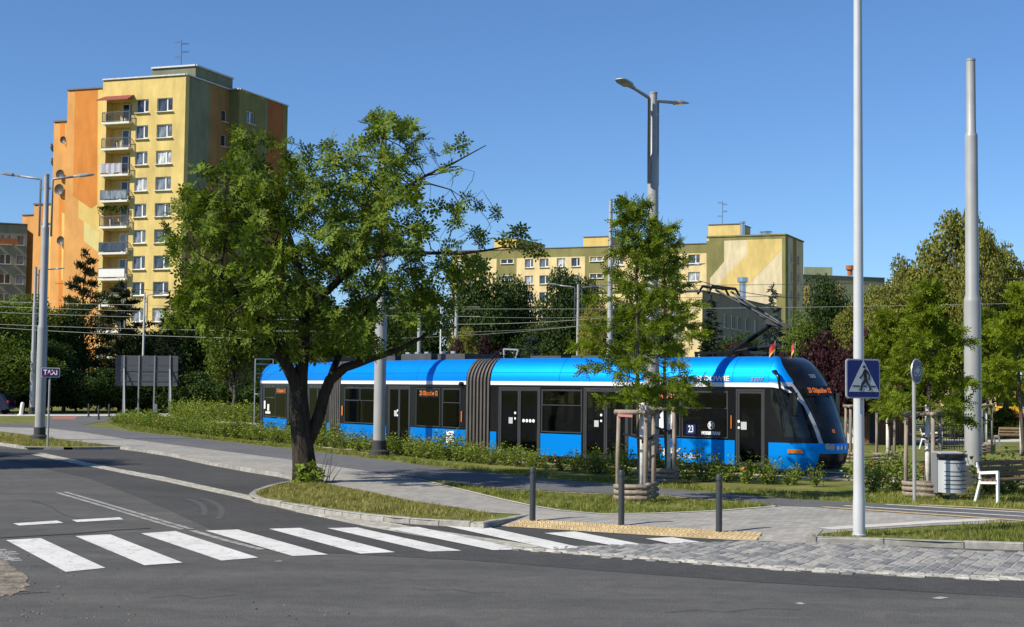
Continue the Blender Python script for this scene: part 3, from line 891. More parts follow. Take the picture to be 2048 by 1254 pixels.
class Facade:
    """upright wall plane: O = bottom corner, u = direction along it, n = outward"""
    def __init__(self, root, O, end, z0, z1, outward):
        self.root = root
        self.O = Vector((O[0], O[1], 0))
        e = Vector((end[0], end[1], 0))
        self.L = (e - self.O).length
        self.u = (e - self.O).normalized()
        self.n = Vector((outward[0], outward[1], 0)).normalized()
        self.z0, self.z1 = z0, z1
        self.holes = []
        self.py = 775
    def P(self, s, z, off=0.0):
        return self.O + self.u * s + self.n * off + Vector((0, 0, z)) - self.root.location
    def s_at(self, px, py=None):
        py = self.py if py is None else py
        """distance along the wall that the pixel column shows"""
        d = ray(px, py); d = Vector((d.x, d.y))
        # solve O + u s = d t
        a = np.array([[self.u.x, -d.x], [self.u.y, -d.y]])
        return float(np.linalg.solve(a, [-self.O.x, -self.O.y])[0])
    def z_at(self, px, py):
        s = self.s_at(px, py)
        p = self.O + self.u * s
        return AT(px, py, p.y).z
    def wall(self, mat, name='wall', depth=0.28):
        S = sorted({0.0, self.L} | {v for h in self.holes for v in (h[0], h[1])})
        Z = sorted({self.z0, self.z1} | {v for h in self.holes for v in (h[2], h[3])})
        mb = MB()
        for a, b in zip(S[:-1], S[1:]):
            for c, d in zip(Z[:-1], Z[1:]):
                ms, mz = (a + b) / 2, (c + d) / 2
                if any(h[0] < ms < h[1] and h[2] < mz < h[3] for h in self.holes): continue
                mb.add([self.P(a, c), self.P(b, c), self.P(b, d), self.P(a, d)], [(0, 1, 2, 3)])
        for a, b, c, d, dep in self.holes:
            f = [self.P(a, c), self.P(b, c), self.P(b, d), self.P(a, d)]
            k = [p - self.n * dep for p in f]
            mb.add(f + k, [(0, 1, 5, 4), (1, 2, 6, 5), (2, 3, 7, 6), (3, 0, 4, 7), (4, 5, 6, 7)])
        return mb.build(name, mat, self.root)
    def rot(self):
        # local x = u, local y = -n (into the wall)
        return Matrix((( self.u.x, -self.n.x, 0), (self.u.y, -self.n.y, 0), (0, 0, 1))).to_euler() if self.u.cross(-self.n).z > 0 else None
    def window(self, s, z, w, h, style='two', dep=0.22, sill=True, make_hole=True):
        if make_hole: self.holes.append((s, s + w, z, z + h, dep))
        fm, pm, sm = win_meshes(w, h, style)
        u = self.u if self.u.cross(-self.n).z > 0 else -self.u
        s0 = s if u is self.u else s + w
        R = Matrix(((u.x, -self.n.x, 0), (u.y, -self.n.y, 0), (0, 0, 1))).to_euler()
        o = inst('window', fm, self.root, self.P(s0, z, -dep + .075), R)
        inst('pane', pm, o)
        if sill:
            sl = inst('sill', sm, o); sl.location.y = -dep + .09
        return o
    def panel(self, poly, mat, name='painted_area', off=0.012):
        """painted area on the wall, (s, z) outline"""
        pts = [self.P(s, z, off) for s, z in poly]
        tri = tessellate_polygon([[Vector((s, z, 0)) for s, z in poly]])
        return MB().add(pts, tri).build(name, mat, self.root)
    def panel_px(self, pxs, mat, name='painted_area', off=0.012):
        return self.panel([(min(max(self.s_at(x, y), 0), self.L), min(self.z_at(x, y), self.z1 - .02)) for x, y in pxs], mat, name, off)

def blk(root, corners, z0, z1, mat, name='wall', roof=None):
    """closed block on a ground outline (counter-clockwise)"""
    L = root.location
    n = len(corners)
    vs = [Vector((x, y, z0)) - L for x, y in corners] + [Vector((x, y, z1)) - L for x, y in corners]
    mb = MB().add(vs, [(i, (i+1) % n, n + (i+1) % n, n + i) for i in range(n)])
    o = mb.build(name, mat, root)
    tri = tessellate_polygon([[Vector((x, y, 0)) for x, y in corners]])
    MB().add([v + Vector((0, 0, 0)) for v in vs[n:]], tri).build('roof', roof or M['roof_felt'], root)
    return o
def coping(root, pts, z, mat, w=0.3, h=0.16):
    L = root.location
    for a, b in zip(pts[:-1], pts[1:]):
        MB().bar(Vector((a[0], a[1], z + h/2)) - L, Vector((b[0], b[1], z + h/2)) - L, w, h).build('roof_edge', mat, root)
def V2(p): return (p.x, p.y)

# ---- tower block at the left
TU = Vector((-0.951, 0.31, 0)).normalized()        # along the sunlit front, leftwards
TV = Vector((0.386, 0.922, 0)).normalized()        # along the shaded side, away
TN = Vector((-TU.y, TU.x, 0)) * -1
TN = Vector((TU.y, -TU.x, 0));  TN = TN if TN.y < 0 else -TN
SN = Vector((TV.y, -TV.x, 0));  SN = SN if SN.x > 0 else -SN
C0 = AT(372, 150, 149.0); C0.z = 0
tower = empty('tower_block', C0, label='tall yellow and orange tower block with a column of balconies', cat='building')
ST = 2.747                                         # storey height
fF = Facade(tower, C0, C0 + TU * 10, 0, 0, TN); fF.py = 225
YW = fF.s_at(206.5, 160)
fF = Facade(tower, C0, C0 + TU * YW, 0, 0, TN); fF.py = 225
top1 = AT(373, 150, 149.0).z
fF.z1 = top1
front2 = C0 + TU * YW
# yellow front: two columns of windows and the balcony column
rows_sill = [AT(284, 225 + 52.3 * k, 150.5).z for k in range(11)]
for k, zs in enumerate(rows_sill):
    a, b = fF.s_at(297), fF.s_at(272); fF.window(a, zs, b - a, 1.45)
    a, b = fF.s_at(345), fF.s_at(314); fF.window(a, zs, b - a, 1.45)
bal_a, bal_b = fF.s_at(263), fF.s_at(213)
for k, zs in enumerate(rows_sill):
    zf = zs - 0.95
    dep = 1.1
    fF.holes.append((bal_a, bal_b, zf, zf + 2.42, dep))
    w = 1.75
    win = fF.window(bal_a + .02, zf + .06, w, 2.15, 'door', dep - .01, sill=False, make_hole=False)
fF.wall(M['w_yellow'])
def balcony(k, zf):
    P = lambda s, z, off: fF.P(s, z, off)
    bb = empty('balcony', (0, 0, 0)); bb.parent = tower
    a, b, d = bal_a - .12, bal_b + .16, 0.62
    m = MB()
    vs = [P(s, z, o) for z in (zf - .22, zf) for s, o in ((a, 0.0), (b, 0.0), (b, d), (a, d))]
    m.add(vs, [(0,1,2,3), (4,5,6,7), (0,1,5,4), (1,2,6,5), (2,3,7,6), (3,0,4,7)])
    m.build('slab', M['sill'], bb)
    r = MB()
    for z in (zf + .12, zf + 1.08):
        r.bar(P(a + .04, z, .05), P(a + .04, z, d - .04), .05); r.bar(P(a + .04, z, d - .04), P(b - .04, z, d - .04), .05); r.bar(P(b - .04, z, d - .04), P(b - .04, z, .05), .05)
    for s in (a + .04, (a + b) / 2, b - .04): r.bar(P(s, zf, d - .04), P(s, zf + 1.1, d - .04), .06)
    n = 22
    for i in range(n + 1):
        s = a + .04 + (b - a - .08) * i / n
        r.bar(P(s, zf + .12, d - .04), P(s, zf + 1.08, d - .04), .022)
    for i in range(5):
        for s in (a + .04, b - .04): r.bar(P(s, zf + .12, d * i / 5), P(s, zf + 1.08, d * i / 5), .022)
    r.build('railing', M['rail'], bb)
    def infill(mat, name, z0=.14, z1=1.0, s0=a + .1, s1=b - .1, wave=0.0):
        m = MB(); n = 12
        for i in range(n):
            t0, t1 = s0 + (s1 - s0) * i / n, s0 + (s1 - s0) * (i + 1) / n
            o0, o1 = d + .012 + wave * math.sin(i * 1.9), d + .012 + wave * math.sin((i + 1) * 1.9)
            dz0, dz1 = wave * 2 * math.sin(i * .8), wave * 2 * math.sin((i + 1) * .8)
            m.add([P(t0, zf + z0 + dz0, o0), P(t1, zf + z0 + dz1, o1), P(t1, zf + z1, o1), P(t0, zf + z1, o0)], [(0, 1, 2, 3)])
        m.build(name, mat, bb)
    if k == 2: infill(M['cloth'], 'hanging_cloth', .1, 1.16, a + .75, b + .05, .05)
    if k == 6: infill(M['white_plastic'], 'railing_screen')
    if k == 7: infill(M['w_sage'], 'railing_screen')
    if k in (3, 5): infill(M['pane'], 'railing_screen')
    if k in (0, 1, 3, 4, 5):
        for i in range(5):
            s = random.Random(k * 9 + i).uniform(a + .3, b - .3)
            hh = random.Random(k * 19 + i).uniform(.3, .85)
            MB().lathe([(.10, 0), (.15, hh * .9), (.17, hh * .92), (.17, hh)], 8).build('flower_pot', M['sill'] if (k + i) % 2 else M['bark_grey'], bb, P(s, zf + .01, .25))
    if k == 4:
        rg = np.random.default_rng(4)
        pts = np.array([list(P(rg.uniform(bal_a, bal_b + .5), zf + 2.2 - abs(rg.normal(0, .35)), .3 + rg.normal(0, .15))) for _ in range(420)])
        tv = np.array([[-.5, 0, 0], [.5, 0, 0], [.4, .7, .1], [-.4, .7, .1]]); tf = np.array([[0, 1, 2, 3]])
        V, F = scatter(tv, tf, pts, rg.normal(size=(420, 3)), rg.uniform(.1, .2, 420), rg)
        o = inst('hanging_plants', np_mesh('hanging_plants', V, F, M['leaf_dark']), bb); o['kind'] = 'stuff'
for k, zs in enumerate(rows_sill): balcony(k, zs - 0.95)
# little red canopy over the top balcony
zc = rows_sill[0] + 1.75
c = MB()
a, b = bal_a - .25, bal_b + .35
c.add([fF.P(a, zc + .25, .02), fF.P(b - .15, zc + .25, .02), fF.P(b + .1, zc - .35, 1.25), fF.P(a - .1, zc - .35, 1.25), fF.P(a, zc + .13, .02), fF.P(b - .15, zc + .13, .02), fF.P(b + .1, zc - .47, 1.25), fF.P(a - .1, zc - .47, 1.25)],
      [(0,1,2,3), (4,5,6,7), (0,1,5,4), (1,2,6,5), (2,3,7,6), (3,0,4,7)])
c.build('canopy', M['red_tile'], tower)
# shaded side
side_end = C0 + TV * 8.2
fS = Facade(tower, C0, side_end, 0, top1, SN); fS.py = 230
for k in range(10):
    for (x0, x1) in ((443, 454),):
        zs = AT(448, 243 + 49.5 * k, 155.5).z
        fS.window(fS.s_at(x0), zs, max(.7, fS.s_at(x1) - fS.s_at(x0)), 1.3, 'one')
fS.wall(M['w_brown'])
fS.panel([(0, 0), (.62, 0), (.62, top1 - .02), (0, top1 - .02)], M['w_mustard'])
zb = AT(400, 430, 152).z
fS.panel([(.62, zb), (3.4, zb - 2.2), (4.1, zb + 4.5), (4.4, zb + 5.5), (4.4, top1 - .02), (.62, top1 - .02)], M['w_green'])
jog = side_end + SN * 1.25
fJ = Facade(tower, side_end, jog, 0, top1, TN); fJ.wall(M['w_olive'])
_t = Facade(tower, jog, jog + TV * 5, 0, top1, SN)
s2_end = jog + TV * _t.s_at(574, 300)
fS2 = Facade(tower, jog, s2_end, 0, top1, SN); fS2.py = 250
for k in range(10):
    zs = AT(500, 252 + 48 * k, 159.5).z
    fS2.window(fS2.s_at(493), zs, max(1.0, fS2.s_at(509) - fS2.s_at(493)), 1.4, 'mid')
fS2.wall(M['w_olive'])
L2 = fS2.L
fS2.panel([(L2 * .52, 0), (L2 * .57, 0), (L2 * .57, top1 - .02), (L2 * .52, top1 - .02)], M['w_green'])
fS2.panel([(L2 * .57, 0), (L2 * .90, 0), (L2 * .90, top1 - .02), (L2 * .57, top1 - .02)], M['w_rust'])
# stepped orange wings to the left
TD = -TN
def wing(s0, px_left, py_left, back, ztop, mat, nm):
    tmp = Facade(tower, C0 + TD * back, C0 + TU * 5 + TD * back, 0, ztop, TN)
    s1 = tmp.s_at(px_left, py_left)
    a, b = C0 + TU * s0 + TD * back, C0 + TU * s1 + TD * back
    f = Facade(tower, a, b, 0, ztop, TN)
    f.wall(mat, nm)
    fl = Facade(tower, b, b + TD * 9, 0, ztop, TU); fl.wall(mat, nm)
    fr = Facade(tower, a, a + TD * 1.5, 0, ztop, -TU); fr.wall(mat, nm)
    blk(tower, [V2(a + TD * .0 - TU * 0), V2(a + TD * 9), V2(b + TD * 9), V2(b)], ztop - .1, ztop - .02, mat)
    coping(tower, [V2(a), V2(b), V2(b + TD * 9)], ztop, M['flash_dark'])
    return f
zt2 = AT(170, 174, 152).z
fO = wing(YW, 136, 176, 0.35, zt2, M['w_apricot'], 'wall')
zt3 = AT(120, 238, 154).z
S2 = (Vector(fO.O) + fO.u * fO.L - C0).dot(TU)
fO3 = wing(S2, 108.5, 240, 1.6, zt3, M['w_apricot'], 'wall')
zt4 = AT(85, 405, 155.5).z
S3 = (Vector(fO3.O) + fO3.u * fO3.L - C0).dot(TU)
fO4 = wing(S3, 68.5, 405, 2.4, zt4, M['w_apricot'], 'wall')
# painted zigzags on the orange wing (outlines as they look on the wall)
fO.panel_px([(150, 173), (196, 171), (195, 408), (182, 417), (146, 392)], M['w_orange'])
fO.panel_px([(196, 171), (206, 170), (206, 600), (205, 600), (202, 408), (195, 408)], M['w_lemon'])
fO.panel_px([(157, 400), (182, 417.5), (195, 408.5), (202, 408), (204, 462), (196, 462), (157, 436)], M['w_lemon'], off=0.015)
fO.panel_px([(168, 443), (196, 462.5), (204, 462.5), (204, 508), (168, 482)], M['w_pale'], off=0.015)
fO3.panel_px([(120, 238), (129, 238), (129, 290), (120, 282)], M['w_orange'])
fO3.panel_px([(118, 395), (131, 405), (131, 720), (116, 720)], M['w_orange'])
fO3.panel_px([(124, 424), (131, 430), (130, 560), (123, 560)], M['w_lemon'], off=.016)
fO4.panel_px([(78, 408), (86, 408), (86, 448), (78, 440)], M['w_orange'])
fO4.panel_px([(98, 408), (104, 408), (104, 720), (98, 720)], M['w_lemon'])
for px, py, r in ((125, 350, .55), (123, 380, .62), (126, 482, .5), (131, 281, .4)):
    f = fO3 if px < 134 else fO
    s, z = f.s_at(px, py), f.z_at(px, py)
    m = MB(); m.sm = True
    ring = [(math.cos(t) , math.sin(t)) for t in [2 * math.pi * i / 16 for i in range(16)]]
    vs = [f.P(s, z, .30)] + [f.P(s + c_ * r * .6, z + s_ * r * .6, .34) for c_, s_ in ring] + [f.P(s + c_ * r, z + s_ * r, .45) for c_, s_ in ring]
    m.add(vs, [(0, 1 + i, 1 + (i+1) % 16) for i in range(16)] + [(1 + i, 17 + i, 17 + (i+1) % 16, 1 + (i+1) % 16) for i in range(16)])
    m.bar(f.P(s, z - r, .4), f.P(s, z, .9), .05)
    m.bar(f.P(s, z, .3), f.P(s, z, 0), .08)
    m.build('satellite_dish', M['dish'], tower)
for px, py in ((103, 296), (104, 325)):
    p = AT(px, py, 158) - C0
    MB().lathe([(.05, -.1), (.45, 0), (.5, .15)], 14).build('satellite_dish', M['dish'], tower, p, (0, math.radians(75), 0))
# roofs of the main block
b1 = C0 + TU * YW
blk(tower, [V2(C0 + (TU - SN * .0) * .05), V2(b1), V2(b1 + TV * 20), V2(s2_end), V2(jog), V2(side_end)], top1 - .2, top1 - .05, M['w_yellow'])
fL = Facade(tower, b1, b1 + TV * 20, 0, top1, TU); fL.wall(M['w_yellow'])
coping(tower, [V2(b1), V2(C0), V2(side_end), V2(jog), V2(s2_end)], top1, M['flash'], .32, .14)
pa, pb = C0 + TU * .2 + TV * 2.0, C0 + TU * 5.6 + TV * 2.0
zp = AT(373, 132.5, 151).z
blk(tower, [V2(pa), V2(pb), V2(pb + TV * 7), V2(pa + TV * 7)], top1 - .1, zp, M['w_green'], 'lift_house')
coping(tower, [V2(pb), V2(pa), V2(pa + TV * 7)], zp, M['flash'], .35, .18)
def aerial(root, p, h, rnd_seed=1):
    m = MB()
    m.tube([p, p + Vector((0, 0, h))], .045, 6)
    for z, d in ((.92, -1), (.86, 1), (.55, 1), (.35, -1)):
        q = p + Vector((0, 0, h * z))
        e = q + Vector((.75 * d, .2, .05))
        m.bar(q, e, .05)
        for i in range(5):
            c_ = q.lerp(e, .25 + i * .18)
            m.bar(c_ - Vector((0, .3, .18)), c_ + Vector((0, .3, .18)), .03)
    m.build('aerial', M['antenna'], root, -Vector(root.location))
aerial(tower, AT(362, 133, 154), AT(362, 80, 154).z - AT(362, 133, 154).z)

# ---- long yellow block with the painted gable at the right
GU = Vector((-0.923, 0.384, 0)).normalized(); GV = Vector((0.422, 0.907, 0)).normalized()
GN = Vector((GU.y, -GU.x, 0)); GN = GN if GN.y < 0 else -GN
GS = Vector((GV.y, -GV.x, 0)); GS = GS if GS.x > 0 else -GS
R0 = AT(1571, 470, 215.0); R0.z = 0
gable = empty('gable_block', R0, label='long yellow block with olive bands and a zigzag painted gable end', cat='building')
zr = AT(1572, 470, 215).z
gl = 12.3
fg = Facade(gable, R0, R0 + GU * gl, 0, zr, GN); fg.wall(M['w_tan'])
fg.panel_px([(1418, 476), (1571, 471), (1571, 477), (1418, 482)], M['w_olive'], off=.02)
fg.panel_px([(1564, 477), (1571, 477), (1571, 760), (1564, 760)], M['w_olive'], off=.02)
fg.panel_px([(1413, 482), (1420, 482), (1420, 760), (1413, 760)], M['w_olive'], off=.018)
fg.panel_px([(1420, 482), (1448, 480), (1448, 523), (1420, 556)], M['w_olive'], off=.014)
fg.panel_px([(1495, 479), (1563, 477), (1563, 500), (1448, 620), (1434, 570), (1495, 508)], M['w_mustard'], off=.014)
fg.panel_px([(1553, 587), (1564, 587), (1564, 760), (1553, 760)], M['w_olive'], off=.016)
fs_ = Facade(gable, R0, R0 + GV * 11.5, 0, zr, GS)
for k in range(8):
    z = AT(1590, 500 + 37 * k, 219).z
    fs_.window(3.0, z - 2, 1.2, 1.4, 'one'); fs_.window(7.6, z - 2, 1.2, 1.4, 'one')
fs_.wall(M['w_tan'])
fs_.panel([(0, 0), (1.6, 0), (1.6, zr - .02), (0, zr - .02)], M['w_olive'])
fs_.panel([(4.6, 0), (7.0, 0), (7.0, zr - .02), (4.6, zr - .02)], M['w_brown'])
gl_end = R0 + GU * gl
blk(gable, [V2(R0), V2(gl_end), V2(gl_end + GV * 12), V2(R0 + GV * 11.5)], zr - .1, zr - .02, M['w_olive'])
coping(gable, [V2(gl_end), V2(R0), V2(R0 + GV * 11.5)], zr, M['w_olive'], .3, .2)
# long front, set a little back
LB = gl_end + GV * 1.6
zl = AT(1400, 487, LB.y).z
fl = Facade(gable, LB, LB + GU * 44.5, 0, zl, GN); fl.py = 530
def row_z(px, py): return fl.z_at(px, py)
colpx = [(1388, 24, 'two'), (1346, 16, 'two'), (1236, 22, 'two'), (1151, 17, 'two'), (1122, 17, 'two'), (1088, 18, 'two'), (1058, 17, 'two'), (966, 17, 'two'), (945, 14, 'two'), (920, 14, 'two')]
stor = row_z(1388, 525) - row_z(1388, 560)
z_first = row_z(1388, 527)
for px, wpx, st in colpx:
    a, b = fl.s_at(px + wpx / 2), fl.s_at(px - wpx / 2)
    for k in range(8):
        z = z_first - k * stor
        if z < 1: break
        fl.window(a, z, b - a, 1.42, st)
for pa_, pb_ in ((1206, 1180), (1026, 1002)):
    a, b = fl.s_at(pa_), fl.s_at(pb_)
    for k in range(8):
        z = z_first + .75 - k * stor
        if z < 1: break
        fl.window(a, z, b - a, .75, 'mid')
fl.wall(M['w_cream'])
fl.panel([(0, zl - 1.45), (fl.L, zl - 1.45), (fl.L, zl - .02), (0, zl - .02)], M['w_olive'], 'parapet_band')
fd = Facade(gable, gl_end, gl_end + GV * 1.6, 0, zr, -GS); fd.wall(M['w_olive'])
for pa_, pb_ in ((1216, 1170), (1033, 993)):
    a, b = fl.s_at(pa_), fl.s_at(pb_)
    w0 = fl.s_at(1206 if pa_ > 1100 else 1026) - .15; w1 = fl.s_at(1180 if pa_ > 1100 else 1002) + .15
    for s0, s1 in ((a, w0), (w1, b)):
        fl.panel([(s0, 0), (s1, 0), (s1, zl - 1.47), (s0, zl - 1.47)], M['w_olive'], 'stair_band')
    for k in range(8):
        z = z_first + .75 - k * stor
        z_hi = z + stor - .12 if k else zl - 1.5
        fl.panel([(w0 + .001, z + .85), (w1 - .001, z + .85), (w1 - .001, z_hi), (w0 + .001, z_hi)], M['w_olive'], 'stair_band')
le = LB + GU * 44.5
blk(gable, [V2(LB), V2(le), V2(le + GV * 10.5), V2(LB + GV * 10.5)], zl - .1, zl - .02, M['w_cream'])
coping(gable, [V2(LB), V2(le)], zl, M['flash_dark'], .25, .12)
def house_on_roof(p0, p1, ytop, back_, mat, dep=4.0, cap=True):
    a, b = fl.O + GU * fl.s_at(p1) + GV * back_, fl.O + GU * fl.s_at(p0) + GV * back_
    z = AT((p0 + p1) / 2, ytop, (a.y + b.y) / 2).z
    blk(gable, [V2(a), V2(b), V2(b + GV * dep), V2(a + GV * dep)], zl - .15, z, mat, 'stair_house')
    coping(gable, [V2(b), V2(a), V2(a + GV * dep)], z, M['flash_dark'], .25, .12)
house_on_roof(988, 1032, 478, .05, M['w_lemon'], 11.8)
house_on_roof(1166, 1216, 474, .05, M['w_lemon'], 5)
house_on_roof(1401, 1466, 449, 4.0, M['w_mustard'], 6)
for px, y0, y1, Y in ((1485, 470, 443, 221), (1532, 474, 463, 220)):
    p = AT(px, y0, Y); h = AT(px, y1, Y).z - p.z
    r = .35 if px != 1532 else .75
    MB().lathe([(r, -1.5), (r, h * .85), (r * 1.35, h * .87), (r * 1.35, h)], 14).build('chimney_flue', M['steel'], gable, p - R0)
aerial(gable, AT(1445, 449, 226), AT(1445, 402, 226).z - AT(1445, 449, 226).z)

# lower block in front of the gable, its shaded side receding
A0 = W(1404, 170)
an = empty('low_block', A0, label='low block of flats with a shaded grey side standing below the painted gable', cat='building')
za = AT(1404, 582, 170).z
fa = Facade(an, A0, A0 + GU * 16, 0, za, GN)
for s_ in (2.5, 6.5, 10.5):
    for k in range(4): fa.window(s_, za - 2.9 - k * 2.75, 1.5, 1.4, 'mid')
fa.wall(M['w_cream'])
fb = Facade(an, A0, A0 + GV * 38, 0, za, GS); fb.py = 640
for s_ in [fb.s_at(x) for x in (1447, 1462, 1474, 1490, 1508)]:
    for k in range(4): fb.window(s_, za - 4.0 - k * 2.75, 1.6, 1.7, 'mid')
fb.wall(M['w_grey_shade'])  # darker wall colour than the front: the side's shade is painted in
blk(an, [V2(A0), V2(A0 + GU * 16), V2(A0 + GU * 16 + GV * 38), V2(A0 + GV * 38)], za - .1, za - .02, M['w_tan'])
coping(an, [V2(A0 + GU * 16), V2(A0), V2(A0 + GV * 38)], za, M['flash_dark'], .3, .12)
p = A0 + GV * 22 + GU * 1.2
MB().lathe([(.45, 0), (.45, 2.6), (.75, 2.7), (.75, 3.3)], 14).build('chimney_flue', M['steel'], an, Vector((p.x, p.y, za)) - A0)

# ---- more distant blocks
def simple_block(name, label, pxl, pxr, Yl, Yr, ytop, mat, band=None, wins=(), depth=12, ytop_r=None, side_mat=None):
    a, b = W(pxr, Yr), W(pxl, Yl)
    root = empty(name, a, label=label, cat='building')
    z = AT(pxl, ytop, Yl).z
    u = (b - a).normalized(); n = Vector((u.y, -u.x, 0)); n = n if n.y < 0 else -n
    f = Facade(root, a, b, 0, z, n)
    for px, w, st in wins:
        s = f.s_at(px)
        z_ = z - 2.9
        while z_ > 2:
            if 0.1 < s < f.L - w - .1: f.window(s, z_, w, 1.4, st)
            z_ -= 2.75
    f.wall(mat)
    for end, side in ((a, -u), (b, u)):
        Facade(root, end, end - n * depth, 0, z, side).wall(side_mat or mat)
    blk(root, [V2(a), V2(b), V2(b - n * depth), V2(a - n * depth)], z - .1, z - .02, mat)
    coping(root, [V2(b), V2(a)], z, M['flash_dark'], .3, .15)
    if band: f.panel([(0, z - 1.3), (f.L, z - 1.3), (f.L, z - .02), (0, z - .02)], band, 'parapet_band')
    return root, f
lb, f = simple_block('shaded_block', 'brown shaded block of flats beside the orange tower wing', -70, 46, 197, 200, 444, M['w_grey_shade'], None,
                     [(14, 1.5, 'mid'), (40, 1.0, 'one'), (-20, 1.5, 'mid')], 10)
lb2, f2 = simple_block('orange_block', 'apricot block end rising just behind the brown shaded block', 35, 69, 204, 203, 431, M['w_apricot'], None, [], 8)
f.panel([(f.s_at(28), f.z_at(20, 490)), (f.L, f.z_at(20, 490)), (f.L, f.z_at(20, 477)), (f.s_at(28), f.z_at(20, 477))], M['w_rust'])
gb, f = simple_block('green_block', 'pale green block of flats behind the conifer tops, beside the painted gable', 1600, 1770, 262, 268, 550, M['w_sage'], M['w_green'], [], 12)
f.panel_px([(1655, 565), (1682, 565), (1682, 600), (1655, 600)], M['w_lemon'])
f.panel_px([(1607, 572), (1619, 572), (1619, 615), (1607, 615)], M['w_lemon'])
p = W(1610, 268)
blk(gb, [V2(W(1665, 268)), V2(W(1608, 268)), V2(W(1608, 276)), V2(W(1665, 276))], 15, AT(1620, 534, 268).z, M['w_sage'], 'stair_house')
MB().lathe([(.5, 0), (.5, 1.0), (.8, 1.1), (.8, 1.9)], 12).build('chimney_flue', M['w_rust'], gb, AT(1700, 551, 270) - gb.location)
cb, f = simple_block('cream_block', 'cream block of flats half hidden behind the tall olive tree', 1776, 2010, 250, 244, 560, M['w_cream'], None,
                     [(1800 + 34 * i, 1.5, 'mid') for i in range(7)], 10)
f.panel_px([(1776, 562), (1800, 562), (1800, 640), (1776, 640)], M['w_white'])
blk(cb, [V2(W(1880, 253)), V2(W(1790, 254)), V2(W(1790, 258)), V2(W(1880, 257))], 14, AT(1800, 541, 254).z, M['w_cream'], 'stair_house')
# ------------------------------------------------------------------ the tram
tram = empty('tram', (T_E.x, T_E.y, RZ), label='blue low floor tram with black window band, stopped behind the rose bushes', cat='tram')
TW = 2.36
class Sect:
    """frame of one tram section: s along its visible side, o outward towards the camera, z above the rail"""
    def __init__(self, a, b):
        self.a = Vector((a.x, a.y, 0)); self.L = (b - a).length
        self.u = (b - a).normalized(); self.n = -away(self.u)
    def P(self, s, o, z): return self.a + self.u * s + self.n * o + Vector((0, 0, z + RZ)) - tram.location
    def S(self, px):
        d = ray(px, 800)
        m = np.array([[self.u.x, -d.x], [self.u.y, -d.y]])
        return float(np.linalg.solve(m, [-self.a.x, -self.a.y])[0])
    def slab(self, s0, s1, z0, z1, o0, o1, mb=None):
        mb = mb or MB()
        vs = [self.P(s, o, z) for z in (z0, z1) for s, o in ((s0, o0), (s1, o0), (s1, o1), (s0, o1))]
        return mb.add(vs, [(0,1,2,3), (4,5,6,7), (0,1,5,4), (1,2,6,5), (2,3,7,6), (3,0,4,7)])
    def frame(self, s0, s1, z0, z1, t, o0, o1, mb=None):
        mb = mb or MB()
        self.slab(s0, s1, z0, z0 + t, o0, o1, mb); self.slab(s0, s1, z1 - t, z1, o0, o1, mb)
        self.slab(s0, s0 + t, z0 + t, z1 - t, o0, o1, mb); self.slab(s1 - t, s1, z0 + t, z1 - t, o0, o1, mb)
        return mb
    def rotz(self): return math.atan2(self.u.y, self.u.x)
    def decal(self, me, s, z, name='lettering', o=0.012, tilt=0.0):
        ob = inst(name, me, tram, self.P(s, o, z), (math.pi / 2 - tilt, 0, self.rotz()))
        return ob
SR, SM, SF = Sect(T_A, T_B), Sect(T_C, T_D), Sect(T_E, T_NOSE)
Z_BELT, Z_BAND0, Z_BAND1, Z_TOP = 0.90, 2.36, 2.475, 3.20
COVE = [(0.0, Z_BAND1), (-0.012, 2.60), (-0.05, 2.74), (-0.12, 2.88), (-0.22, 3.02), (-0.34, 3.13), (-0.47, Z_TOP)]

